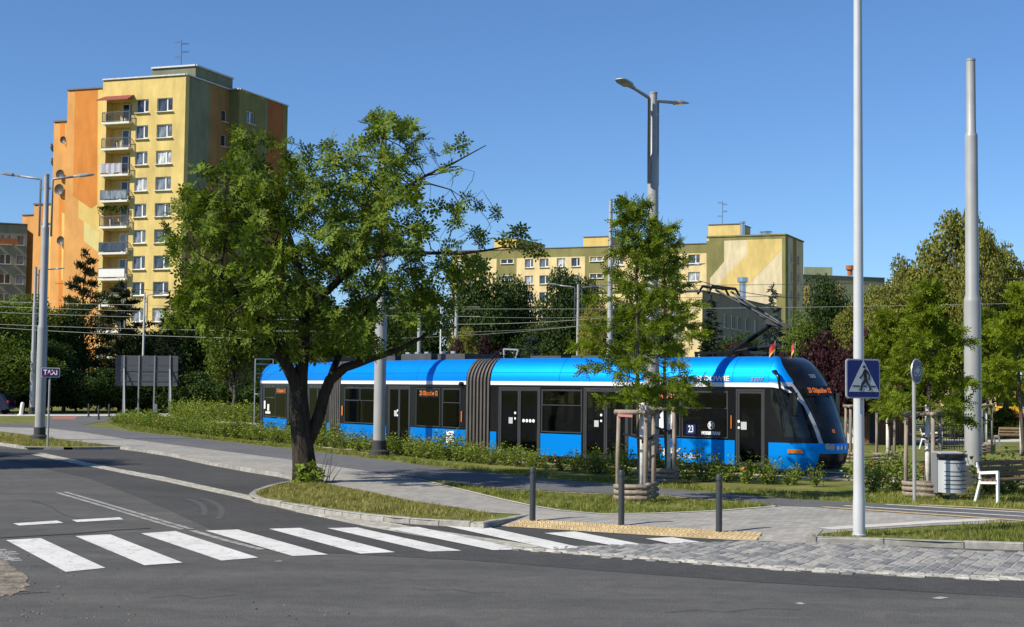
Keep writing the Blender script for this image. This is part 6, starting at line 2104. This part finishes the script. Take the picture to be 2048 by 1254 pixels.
    prob = np.where(tips, 1.0, .30)
    q = pos + np.array(p0)
    pxx = np.array([CX + FPX * v[0] / v[1] for v in q]); zz = q[:, 2]
    bare = (pxx > 845) & (zz > AT(900, 440, Y0).z)
    prob = np.where(bare, prob * .30, prob)
    prob = np.where((pxx > 900) & ~bare, prob * .7, prob)
    sel = thin & (rg.random(len(pos)) < prob)
    P = pos[sel]; D = d[sel] / (np.linalg.norm(d[sel], axis=1, keepdims=True) + 1e-6) + np.array([0, 0, .55]) + rg.normal(0, .25, (sel.sum(), 3))
    Vs, Fs, off = [], [], 0
    var = [rosette(6, .40, 3, .115, .030, .20, s) for s in range(3)]
    pick = rg.integers(0, 3, len(P))
    for k in range(3):
        m_ = pick == k
        V, F = scatter(var[k][0], var[k][1], P[m_], D[m_], rg.uniform(.8, 1.25, m_.sum()), rg)
        Vs.append(V); Fs.append(F + off); off += len(V)
    V, F = np.concatenate(Vs), np.concatenate(Fs)
    inst('crown', np_mesh('crown', V, F, M['leaf_ash']), root)
    # young shoots at the foot
    n = 60
    P = np.stack([rg.normal(.10, .16, n), rg.normal(-.30, .10, n), np.abs(rg.normal(.12, .14, n)) + .03], 1)
    tv, tf = rosette(5, .3, 2, .06, .026, .08, 9)
    V, F = scatter(tv, tf, P, rg.normal(0, .4, (n, 3)) + np.array([.1, -.3, .8]), rg.uniform(.7, 1.2, n), rg)
    inst('basal_shoots', np_mesh('basal_shoots', V, F, M['leaf_rose']), root)
    m = MB()
    for k in range(7):
        a = Vector((.3 + .05 * k, -.1, .02)); m.tube([a, a + Vector((rn.uniform(.05, .35), rn.uniform(-.1, .1), rn.uniform(.3, .75)))], [.012, .004], 4)
    m.build('dry_shoots', M['bark_grey'], root)
    print('big tree nodes', len(pos), 'rosettes', int(sel.sum()), 'tips', int(tips.sum()))
big_tree()

# ---- young feathery trees
FROND = compound(4, .062, .017, .17, droop=.35)
def sapling_meshes(seed, H, cb, width, n_br=30, dens=1.0, lean=0.0):
    rg = np.random.default_rng(seed)
    pos, par, rad = [np.zeros(3)], [-1], [.055]
    n = 24
    lead = []
    for i in range(1, n + 1):
        t = i / n
        pos.append(np.array([lean * t * t + .05 * math.sin(5 * t + seed), .04 * math.sin(4 * t), H * t])); par.append(len(pos) - 2); rad.append(.055 * (1 - t) ** .8 + .006)
        lead.append(len(pos) - 1)
    P, D = [], []
    for b in range(n_br):
        t = cb / H + (1 - cb / H) * (b / (n_br - 1)) ** .92 * .97
        k = min(n - 1, int(t * n)); base = pos[lead[k]]
        u = (t - cb / H) / (1 - cb / H)
        L = width / 2 * (np.interp(u, [0, .12, .35, .6, .85, 1], [.85, 1.0, .92, .62, .36, .2])) * rg.uniform(.7, 1.15)
        az = b * 2.4 + rg.uniform(-.4, .4)
        el = np.interp(u, [0, .4, 1], [.12, .45, 1.0]) + rg.uniform(-.12, .15)
        d = np.array([math.cos(az) * math.cos(el), math.sin(az) * math.cos(el), math.sin(el)])
        m = max(4, int(L / .13)); prev = lead[k]
        cur = base.copy()
        for j in range(m):
            s = (j + 1) / m
            dj = d + np.array([0, 0, -.55 * s * s]) + rg.normal(0, .10, 3)
            dj /= np.linalg.norm(dj)
            cur = cur + dj * L / m
            pos.append(cur.copy()); par.append(prev); rad.append(.014 * (1 - s) + .004); prev = len(pos) - 1
            if s > .18:
                for q in range(int(round((2 if s < .95 else 3) * dens))):
                    side = np.cross(dj, [0, 0, 1]); side /= np.linalg.norm(side) + 1e-6
                    sg = 1 if q % 2 else -1
                    tl = rg.uniform(.08, .34) * (1.15 - .5 * s)
                    dt = side * sg * rg.uniform(.5, 1) + dj * rg.uniform(.3, .9) + np.array([0, 0, rg.uniform(-.25, .2)])
                    dt /= np.linalg.norm(dt)
                    e = cur + dt * tl
                    pos.append(e); par.append(prev); rad.append(.004)
                    for w in range(5):
                        f = rg.uniform(.15, 1)
                        P.append(cur + dt * tl * f); D.append(dt * .7 + rg.normal(0, .5, 3) + np.array([0, 0, -.25]))
            P.append(cur.copy()); D.append(dj + rg.normal(0, .5, 3) + np.array([0, 0, -.2]))
    for k in lead[-6:]:
        for w in range(9): P.append(pos[k] + rg.normal(0, .03, 3)); D.append(rg.normal(0, .6, 3) + np.array([0, 0, .4]))
    P, D = np.array(P), np.array(D)
    V, F = scatter(FROND[0], FROND[1], P, D, rg.uniform(.75, 1.3, len(P)), rg)
    br = branch_mesh('branches', np.array(pos), par, rad, M['bark_grey'])
    return br, np_mesh('crown', V, F, M['leaf_locust'])
def place_sapling(px, py, ytop, cb, width, seed, label, white=2.0, meshes=None, H0=None, lean=0.0, dens=1.0, n_br=30):
    p = gpos(px, py)
    H = AT(px, ytop, p.y).z - RZ
    root = empty('young_tree', p, label=label, cat='young tree', group='young feathery trees')
    if meshes is None: meshes = sapling_meshes(seed, H, cb, width, lean=lean, dens=dens, n_br=n_br); s = 1
    else: s = H / H0
    inst('branches', meshes[0], root, scale=s, rot=(0, 0, seed * 1.7 if s != 1 else 0)); inst('crown', meshes[1], root, scale=s, rot=(0, 0, seed * 1.7 if s != 1 else 0))
    if white:
        m = MB(); m.sm = True
        m.tube([(0, 0, -.05), (.0, .0, white * .5), (.0 + .05 * math.sin(5 * white / H + seed) * 0, 0, white)], [.066, .062, .057], 12)
        m.build('white_trunk', M['bark_white'], root)
    return meshes, H
sm1 = place_sapling(1283, 1001, 426, 1.75, 2.45, 3, 'young feathery tree in the stakes of the grass island, before the tram', lean=-.25, n_br=36, dens=1.15)
sm2 = place_sapling(1856, 993, 596, 1.7, 2.1, 5, 'young feathery tree in the stakes beside the round cycle sign', n_br=30, dens=1.3)
place_sapling(1336, 965, 470, 0, 0, 4, 'young tree behind the island sapling, in shaded stakes before the tram', 1.9, sm1[0], sm1[1])
place_sapling(1776, 926, 640, 0, 0, 6, 'young tree in stakes between the kiosk and the round sign', 1.6, sm2[0], sm2[1])
place_sapling(1972, 905, 640, 0, 0, 7, 'young tree in stakes right of the thick grey pole', 1.6, sm2[0], sm2[1])
place_sapling(2043, 912, 590, 0, 0, 9, 'young white trunked tree beside the pale park bench', 1.9, sm2[0], sm2[1])

# ---- trees of the background
def crown_mesh(seed, R, n_lobes, n_leaf, size, mat, low=.25, inner=.25, lobe=(.28, .42)):
    """many small leaves over overlapping lobes; R = half width, half depth, full height (crown starts at low)"""
    rg = np.random.default_rng(seed)
    rx, ry, h = R
    cz, rz = h * (1 + low) / 2, h * (1 - low) / 2
    C, S = [], []
    while len(C) < n_lobes:
        v = rg.uniform(-1, 1, 3)
        if .15 < np.linalg.norm(v) < .86:
            C.append(v * np.array([rx, ry, rz]) * np.array([.8, .8, .86]) + np.array([0, 0, cz])); S.append(rg.uniform(*lobe) * min(rx, rz))
    C, S = np.array(C), np.array(S)
    w = S ** 2 / (S ** 2).sum()
    k = rg.choice(n_lobes, n_leaf, p=w)
    v = rg.normal(size=(n_leaf, 3)); v[:, 2] += .25
    v /= np.linalg.norm(v, axis=1, keepdims=True)
    rr = np.where(rg.random(n_leaf) < inner, rg.uniform(.2, .9, n_leaf), rg.normal(1.0, .13, n_leaf))
    P = C[k] + v * (S[k] * rr)[:, None] * np.array([1.1, 1.1, .85])
    D = v + rg.normal(0, .55, (n_leaf, 3))
    tv, tf = LEAFQ
    V, F = scatter(tv, tf, P, np.cross(D, rg.normal(size=(n_leaf, 3))), rg.uniform(.7, 1.35, n_leaf) * size, rg)
    me = np_mesh('crown', V, F, mat)
    # trunk and limbs
    pos, par, rad = [np.zeros(3)], [-1], [h * .025]
    top = cz
    for i in range(1, 7):
        pos.append(np.array([rg.normal(0, .06) * i, rg.normal(0, .06) * i, top * i / 6])); par.append(i - 1); rad.append(h * .025 * (1 - i / 9))
    for c, s in zip(C, S):
        k = int(np.clip(c[2] / top * 5 - 1, 2, 6))
        a = pos[k]; prev = k
        for j in range(1, 5):
            pos.append(a + (c - a) * j / 4 + rg.normal(0, .05, 3)); par.append(prev); prev = len(pos) - 1; rad.append(h * .012 * (1 - j / 5))
    return branch_mesh('trunk', np.array(pos), par, rad, M['bark_grey']), me
NEEDLES = np.concatenate([np.array([[-.16, 0, 0], [.16, 0, 0], [.05, 0, 1], [-.05, 0, 1]]), np.array([[0, -.16, 0], [0, .16, 0], [0, .05, 1], [0, -.05, 1]])]), np.array([[0, 1, 2, 3], [4, 5, 6, 7]])
def spruce_mesh(seed, H, R, mat, step=.24, per=8, card=.34):
    rg = np.random.default_rng(seed)
    P, D = [], []
    z = .5
    pos, par, rad = [np.zeros(3), np.array([0, 0, H])], [-1, 0], [H * .016, .01]
    while z < H - .15:
        L0 = R * (1 - z / H) ** .85 + .08
        for b in range(per if z < H * .8 else 5):
            a = rg.uniform(0, 2 * math.pi); L = L0 * rg.uniform(.65, 1.12)
            zz = z + rg.uniform(-.12, .12)
            m = max(2, int(L / .17))
            for j in range(m):
                s = (j + .6) / m
                p = np.array([math.cos(a) * L * s, math.sin(a) * L * s, zz - .28 * L * s + .16 * L * s * s])
                for q in range(2):
                    P.append(p + rg.normal(0, .05, 3)); D.append(np.array([math.cos(a + rg.uniform(-.9, .9)), math.sin(a + rg.uniform(-.9, .9)), -.15 + rg.uniform(-.3, .35)]))
        z += step
    for j in range(10): P.append(np.array([0, 0, H - .05 * j])); D.append(np.array([rg.normal(0, .4), rg.normal(0, .4), 1]))
    P, D = np.array(P), np.array(D)
    V, F = scatter(NEEDLES[0], NEEDLES[1], P, D, rg.uniform(.75, 1.25, len(P)) * card, rg)
    return branch_mesh('trunk', np.array(pos), par, rad, M['bark']), np_mesh('crown', V, F, mat)
def pine_mesh(seed, H, R, mat, n=34):
    rg = np.random.default_rng(seed)
    P, D = [], []
    pos, par, rad = [np.zeros(3)], [-1], [H * .016]
    for i in range(1, 11): pos.append(np.array([rg.normal(0, .08), rg.normal(0, .08), H * i / 10])); par.append(i - 1); rad.append(H * .016 * (1 - i / 10.6))
    for b in range(n):
        t = .18 + .80 * b / n
        az = b * 2.4 + rg.uniform(-.5, .5)
        L = R * np.interp(t, [.15, .4, .7, 1], [.95, 1, .68, .15]) * rg.uniform(.55, 1.1)
        k = int(t * 10); base = pos[k] + (pos[min(k + 1, 10)] - pos[k]) * (t * 10 - k)
        prev = k
        for j in range(1, 5):
            q = base + np.array([math.cos(az) * L * j / 4, math.sin(az) * L * j / 4, .10 * L * (j / 4) ** 2 + rg.normal(0, .05)])
            pos.append(q); par.append(prev); prev = len(pos) - 1; rad.append(H * .005 * (1 - j / 5))
            if j >= 2:
                c = 55
                cc = q + rg.normal(0, .34, (c, 3)) * np.array([1, 1, .42]) * (L / R + .3)
                P.append(cc); D.append(rg.normal(0, .7, (c, 3)) + np.array([math.cos(az) * .3, math.sin(az) * .3, .5]))
    P.append(pos[10] + rg.normal(0, .2, (60, 3))); D.append(rg.normal(0, .5, (60, 3)) + np.array([0, 0, .8]))
    P, D = np.concatenate(P), np.concatenate(D)
    V, F = scatter(NEEDLES[0], NEEDLES[1], P, D, rg.uniform(.7, 1.3, len(P)) * .30, rg)
    return branch_mesh('trunk', np.array(pos), par, rad, M['bark']), np_mesh('crown', V, F, mat)
KIND = {}
KIND['dark'] = [(crown_mesh(s, (3.6, 3.4, 9.0), 34, 22000, .165, M['leaf_dark'], .14), 9.0, 3.9) for s in (21, 22)]
KIND['mid'] = [(crown_mesh(s, (3.8, 3.4, 9.0), 34, 22000, .165, M['leaf_mid'], .16), 9.0, 4.1) for s in (31, 32)]
KIND['olive'] = [(crown_mesh(s, (3.4, 3.2, 9.0), 60, 24000, .125, M['leaf_olive'], .10, .3, (.12, .27)), 9.0, 3.6) for s in (41, 42)]
KIND['purple'] = [(crown_mesh(51, (2.4, 2.2, 5.0), 26, 12000, .14, M['leaf_purple'], .10, .25), 5.0, 2.5)]
KIND['shrub'] = [(crown_mesh(s, (2.2, 1.8, 3.4), 22, 9000, .16, M['leaf_dark'], .02, .2), 3.4, 2.3) for s in (61, 62)]
KIND['shrub_mid'] = [(crown_mesh(63, (2.2, 1.8, 3.4), 22, 9000, .16, M['leaf_mid'], .02, .2), 3.4, 2.3)]
KIND['spruce'] = [(spruce_mesh(71, 10.0, 2.5, M['needle']), 10.0, 2.5)]
KIND['blue'] = [(spruce_mesh(72, 8.0, 1.9, M['needle_blue'], card=.30), 8.0, 1.9)]
KIND['pine'] = [(pine_mesh(81, 12.0, 3.0, M['needle_pine']), 12.0, 3.0), (pine_mesh(83, 12.0, 3.2, M['needle_pine'], 28), 12.0, 3.2)]
NAMES = {'dark': 'dark_tree', 'mid': 'leafy_tree', 'olive': 'olive_tree', 'purple': 'plum_tree', 'shrub': 'shrub', 'shrub_mid': 'shrub', 'spruce': 'spruce_tree', 'blue': 'blue_spruce', 'pine': 'pine_tree'}
CATS = {'shrub': 'shrub', 'shrub_mid': 'shrub'}
_cnt = [0]
def bg(kind, px, Y, ytop, half_px, label, group=None, py=775):
    _cnt[0] += 1
    (br, cr), H0, R0_ = KIND[kind][_cnt[0] % len(KIND[kind])]
    p = W(px, Y); p.z = RZ - .02
    H = AT(px, ytop, Y).z * (1.07 if kind in ('dark', 'mid', 'olive', 'purple') else 1.0)
    wx = half_px / FPX * Y * 1.2
    root = empty(NAMES[kind], p, (_cnt[0] * 2.13) % 6.28, label=label, cat=CATS.get(kind, 'tree'), group=group)
    sc = (wx / R0_, wx / R0_, H / H0)
    inst('trunk', br, root, scale=sc); inst('crown', cr, root, scale=sc)
GD = 'dark trees behind the tram'
GL = 'trees in front of the tower block'
BG = [
 ('mid', -40, 108, 600, 95, 'leafy green tree above the dark blue car', GL), ('mid', 45, 116, 588, 85, 'leafy green tree below the brown shaded block', GL), ('mid', 15, 106, 690, 90, 'low leafy tree above the white leaning bollard', GL),
 ('dark', 128, 118, 612, 60, 'dark tree between the twin lamp pole and the pine', GL), ('pine', 163, 126, 512, 52, 'tall dark pine in front of the orange tower wing', GL), ('pine', 240, 122, 572, 62, 'broad dark pine below the tower balconies', GL),
 ('spruce', 335, 117, 588, 42, 'narrow dark spruce right of the slim white lamp pole', GL), ('dark', 410, 121, 580, 75, 'dark tree at the foot of the shaded tower side', GL), ('dark', 350, 126, 655, 80, 'dark tree behind the sign board', GL),
 ('mid', 468, 92, 606, 68, 'light green maple like tree left of the big trunk', GL), ('dark', 290, 128, 660, 70, 'dark low tree behind the slim white lamp pole', GL), ('dark', 90, 112, 690, 60, 'dark low tree behind the taxi sign', GL),
 ('dark', 560, 104, 575, 80, 'dark tree behind the left half of the big crown', GD), ('dark', 650, 100, 590, 80, 'dark tree behind the big trunk', GD), ('dark', 745, 98, 590, 80, 'dark tree behind the pole in front of the tram', GD), ('dark', 835, 96, 585, 75, 'dark tree behind the right boughs of the big tree', GD),
 ('dark', 965, 96, 545, 75, 'tall dark tree left of the gap before the yellow block', GD), ('dark', 1022, 99, 572, 52, 'dark tree at the left edge of the gap before the yellow block', GD), ('dark', 1133, 97, 534, 62, 'tall dark tree at the right edge of the gap before the yellow block', GD),
 ('olive', 1190, 90, 585, 42, 'olive tree beside the distant twin lamp pole', None), ('olive', 925, 86, 648, 42, 'small olive tree beside the thin pale pole', None), ('dark', 1075, 94, 655, 65, 'low dark tree filling the gap before the yellow block', GD), ('dark', 1250, 96, 600, 55, 'dark tree behind the island sapling', GD), ('dark', 1310, 98, 640, 50, 'dark tree behind the tall twin lamp', GD),
 ('purple', 908, 80, 668, 30, 'small purple tree at the distant pole behind the tram', 'purple leaved trees'), ('purple', 988, 80, 662, 36, 'small purple tree behind the bellows of the tram', 'purple leaved trees'), ('blue', 1062, 80, 676, 60, 'low blue spruce behind the tram roof', None),
 ('spruce', 1422, 84, 596, 46, 'dark spruce behind the lower pantograph arm', None), ('dark', 1482, 90, 668, 50, 'dark tree behind the pantograph knee', GD), ('blue', 1545, 78, 576, 44, 'blue grey spruce in front of the painted gable', None), ('mid', 1600, 92, 640, 48, 'green tree at the corner of the painted gable', None),
 ('dark', 1660, 98, 572, 62, 'dark green tree in front of the pale green block', GD), ('olive', 1700, 92, 600, 55, 'olive tree behind the pedestrian sign post', None), ('spruce', 1652, 104, 553, 34, 'spruce top before the pale green block', None),
 ('purple', 1500, 66, 676, 66, 'purple plum tree behind the tram front door', 'purple leaved trees'), ('purple', 1592, 64, 668, 66, 'purple plum tree behind the tram flags', 'purple leaved trees'), ('purple', 1668, 63, 652, 64, 'tall purple plum tree behind the tram nose', 'purple leaved trees'), ('purple', 1752, 65, 648, 66, 'tall purple plum tree right of the pedestrian sign', 'purple leaved trees'),
 ('purple', 1715, 61, 660, 58, 'broad purple plum tree close beside the pedestrian sign post', 'purple leaved trees'), ('purple', 1812, 64, 690, 60, 'purple plum tree behind the round cycle sign', 'purple leaved trees'), ('olive', 1905, 70, 405, 112, 'tall olive green tree behind the thick grey pole', None), ('olive', 1822, 76, 540, 90, 'olive green tree left of the thick grey pole', None), ('olive', 2010, 74, 470, 95, 'olive green tree right of the thick grey pole', None), ('mid', 2085, 66, 560, 90, 'green tree above the yellow bus', None), ('olive', 1752, 88, 560, 62, 'olive tree between the pedestrian sign post and the cream block', None), ('olive', 1808, 72, 500, 62, 'upright olive green tree just left of the tallest one', None), ('olive', 1962, 66, 440, 55, 'olive green tree touching the thick grey pole', None), ('olive', 1765, 84, 590, 70, 'small olive tree above the plum trees', None), ('dark', 1960, 78, 640, 80, 'dark low tree behind the pale park bench', None), ('dark', 1850, 84, 660, 70, 'dark low tree behind the timber shelter', None),
]
for a in BG: bg(*a)
SH = [('shrub', -30, 113, 770), ('shrub', 48, 115, 768), ('shrub', 102, 116, 762), ('shrub', 154, 116, 766), ('shrub', 195, 117, 760), ('shrub', 238, 117, 766), ('shrub', 300, 118, 764), ('shrub', 357, 116, 764), ('shrub', 408, 114, 768), ('shrub', 455, 112, 768), ('shrub', 20, 110, 755), ('shrub', 75, 112, 745), ('shrub', 130, 111, 740), ('shrub', 178, 110, 733), ('shrub', 215, 111, 738), ('shrub', 262, 113, 752), ('shrub_mid', 285, 116, 703), ('shrub', 330, 113, 745), ('shrub', 385, 110, 745), ('shrub', 432, 108, 752), ('shrub', 478, 106, 758), ('shrub', 520, 103, 755), ('shrub', 565, 100, 760), ('shrub_mid', 1935, 70, 815), ('shrub_mid', 2010, 72, 812)]
for k, px, Y, yt in SH:
    bg(k, px, Y, yt, 52, 'dark rounded shrub in the hedge line at the far path' if px < 600 else 'green rounded shrub at the back of the park lawn', 'shrubs of the far hedge line' if px < 600 else 'shrubs of the park lawn')
# trees beside the road, left of the view, whose shadows fall across the carriageway
for x, y, h, r in ((-20.5, 38.5, 8.5, 3.2), (-25.5, 42.0, 9.0, 3.4)):
    _cnt[0] += 1
    (br, cr), H0, R0_ = KIND['mid'][_cnt[0] % 2]
    root = empty('leafy_tree', (x, y, 0), label='roadside tree standing left of the crossing, casting shade on the road', cat='tree', group='roadside trees')
    inst('trunk', br, root, scale=(r / R0_, r / R0_, h / H0)); inst('crown', cr, root, scale=(r / R0_, r / R0_, h / H0))

# ---- rose bushes along the track
def bush_mesh(seed, n=420):
    rg = np.random.default_rng(seed)
    n_st = 9
    pos, par, rad = [np.zeros(3)], [-1], [.02]
    P, D = [], []
    for s in range(n_st):
        a = rg.uniform(0, 6.28); L = rg.uniform(.45, .95)
        prev = 0; sp = rg.uniform(.12, .42)
        for j in range(1, 6):
            t = j / 5
            q = np.array([math.cos(a) * sp * t ** .8, math.sin(a) * sp * t ** .8, L * t]) + rg.normal(0, .02, 3)
            pos.append(q); par.append(prev); prev = len(pos) - 1; rad.append(.010 * (1 - t) + .004)
            m = int(n / n_st / 5)
            c = q + rg.normal(0, .085, (m, 3)); c[:, 2] = np.maximum(c[:, 2], .03)
            P.append(c); D.append(rg.normal(0, .6, (m, 3)) + np.array([math.cos(a) * .4, math.sin(a) * .4, .3]))
    P, D = np.concatenate(P), np.concatenate(D)
    tv, tf = leaf_blade(.36)
    V, F = scatter(tv, tf, P, D, rg.uniform(.055, .095, len(P)), rg)
    return branch_mesh('stems', np.array(pos), par, rad, M['bark_grey']), np_mesh('foliage', V, F, M['leaf_rose'])
BUSH = [bush_mesh(100 + i) for i in range(6)]
ROSE = MB().lathe([(.012, 0), (.04, .015), (.048, .04), (.03, .055), (.005, .05)], 8).mesh('bloom', M['petal'])
ROSE2 = MB().lathe([(.012, 0), (.04, .015), (.048, .04), (.03, .055), (.005, .05)], 8).mesh('bloom', M['petal_peach'])
rb = random.Random(77)
def place_bush(p, s, label, group):
    st, fo = BUSH[rb.randrange(6)]
    root = empty('rose_bush', p, rb.uniform(0, 6.28), label=label, cat='rose bush', group=group)
    sc = (s * rb.uniform(1.25, 1.6), s * rb.uniform(1.25, 1.6), s * rb.uniform(.8, 1.2))
    inst('stems', st, root, scale=sc); inst('foliage', fo, root, scale=sc)
    if rb.random() < .16:
        inst('bloom', ROSE if rb.random() < .65 else ROSE2, root, (rb.uniform(-.25, .25), -.3 * s, .62 * s * rb.uniform(.8, 1.2)), (rb.uniform(.2, .9), 0, 0), 1.1)
HL = 'leafy rose bush in the planted row between cycle path and tram track'
line = [G(x, y, RZ - .01) for x, y in ((232, 846), (330, 860), (520, 882), (700, 900), (850, 917), (1000, 931), (1150, 943), (1300, 955), (1450, 965), (1560, 970), (1650, 974))]
for row, (off, step) in enumerate(((.0, .54), (.5, .58), (1.05, .7))):
    for p in resample(offset_line(line, off), step):
        pxl = CX + FPX * p.x / p.y
        if row == 2 and pxl > 640: continue
        if row == 1 and pxl > 1350 and rb.random() < .4: continue
        s = 1.05 if pxl < 900 else .95
        if 1085 < pxl < 1120: s *= .6
        if pxl > 1560: s *= .85
        place_bush(p + Vector((rb.uniform(-.12, .12), rb.uniform(-.12, .12), 0)), s * rb.choice((.5, .55, .6, .6, .65, .7, .85)), HL, 'rose bushes along the tram track')
line2 = [W(350, 99), W(430, 91), W(520, 86)]
for off in (0, .6):
    for p in resample(offset_line([Vector((q.x, q.y, RZ)) for q in line2], off), .75): place_bush(p, 1.15 * rb.uniform(.8, 1.1), 'leafy bush in the far row on the other side of the tram track', 'bushes beyond the tram track')
for px, py in ((1745, 985), (1762, 978), (1796, 985), (1812, 980), (1836, 975), (1880, 985), (1975, 985), (2000, 988), (2025, 985), (1720, 968)):
    place_bush(gpos(px, py), .85 * rb.uniform(.6, 1.1), 'sparse young rose bush in the open grass beside the track slabs', 'young rose bushes near the bench')

# ---- grass
def grass(name, poly_px, dens, hgt, mat, seed, parent):
    poly = [G(x, y, RZ) for x, y in poly_px]
    rg = np.random.default_rng(seed)
    x0, x1 = min(p.x for p in poly), max(p.x for p in poly); y0, y1 = min(p.y for p in poly), max(p.y for p in poly)
    n = int((x1 - x0) * (y1 - y0) * dens)
    X = rg.uniform(x0, x1, n); Y = rg.uniform(y0, y1, n)
    ins = np.zeros(n, bool); j = len(poly) - 1
    for i in range(len(poly)):
        a, b = poly[i], poly[j]
        c = (a.y > Y) != (b.y > Y)
        xx = (b.x - a.x) * (Y - a.y) / (b.y - a.y + 1e-12) + a.x
        ins ^= c & (X < xx); j = i
    X, Y = X[ins], Y[ins]; n = len(X)
    tuft = .55 + .9 * (np.sin(X * 1.7 + Y * .9) * np.sin(X * .6 - Y * 1.9 + 2) * .5 + .5)
    P = np.stack([X, Y, np.full(n, RZ - .015)], 1)
    D = rg.normal(0, .38, (n, 3)); D[:, 2] = 1
    tv = np.array([[-.09, 0, 0], [.09, 0, 0], [0, .12, 1.0], [-.35, .1, .02], [-.22, .1, 0], [-.42, .3, .8], [.25, -.1, 0], [.38, -.1, 0], [.5, -.2, .72]]); tf = np.array([[0, 1, 2], [3, 4, 5], [6, 7, 8]])
    V, F = scatter(tv, tf, P, D, rg.uniform(.6, 1.4, n) * hgt * tuft, rg)
    o = inst(name, np_mesh(name, V, F, mat)); o['kind'] = 'stuff'
    o['label'] = parent; o['category'] = 'grass'
grass('grass', [(510,985),(560,972),(600,962),(640,966),(700,978),(760,990),(830,1004),(900,1014),(950,1022),(968,1024),(990,1030),(985,1040),(968,1044),(860,1036),(720,1024),(600,1007),(530,996)], 330, .075, M['grass_dry'], 1, 'dry mown grass on the kerbed island under the big tree')
grass('grass', [(840,958),(1010,980),(1180,987),(1340,992),(1460,1003),(1550,1011.5),(1430,1020),(1310,1025),(1200,1026),(1060,1009),(950,984)], 300, .075, M['grass'], 2, 'mown grass around the staked sapling')
grass('grass', [(240,845),(346,865),(520,884),(700,903),(850,922),(1000,938),(1150,952),(1300,965),(1450,976),(1600,986),(1720,985),(1900,970),(2100,960),(2300,950),(2300,1029),(2048,1018),(1800,1008),(1600,998),(1450,986),(1300,973.5),(1150,961),(1000,947),(850,930),(700,910.5),(520,890),(346,870.5),(260,861.5),(215,845)], 150, .085, M['grass'], 3, 'mown grass strip between cycle path and rose bushes')
grass('grass', [(1625,1073.5),(1640,1069),(1738,1060.5),(1862,1052.5),(2048,1046),(2250,1040),(2250,1092),(2048,1085),(1880,1079.5),(1740,1074)], 380, .07, M['grass'], 4, 'mown grass behind the kerb of the cobbled bay')
grass('grass', [(-100,862),(43,870),(100,878),(165,886),(215,891),(140,892),(55,892),(0,884),(-100,877)], 110, .10, M['grass_dry'], 5, 'dry grass verge around the twin lamp pole')
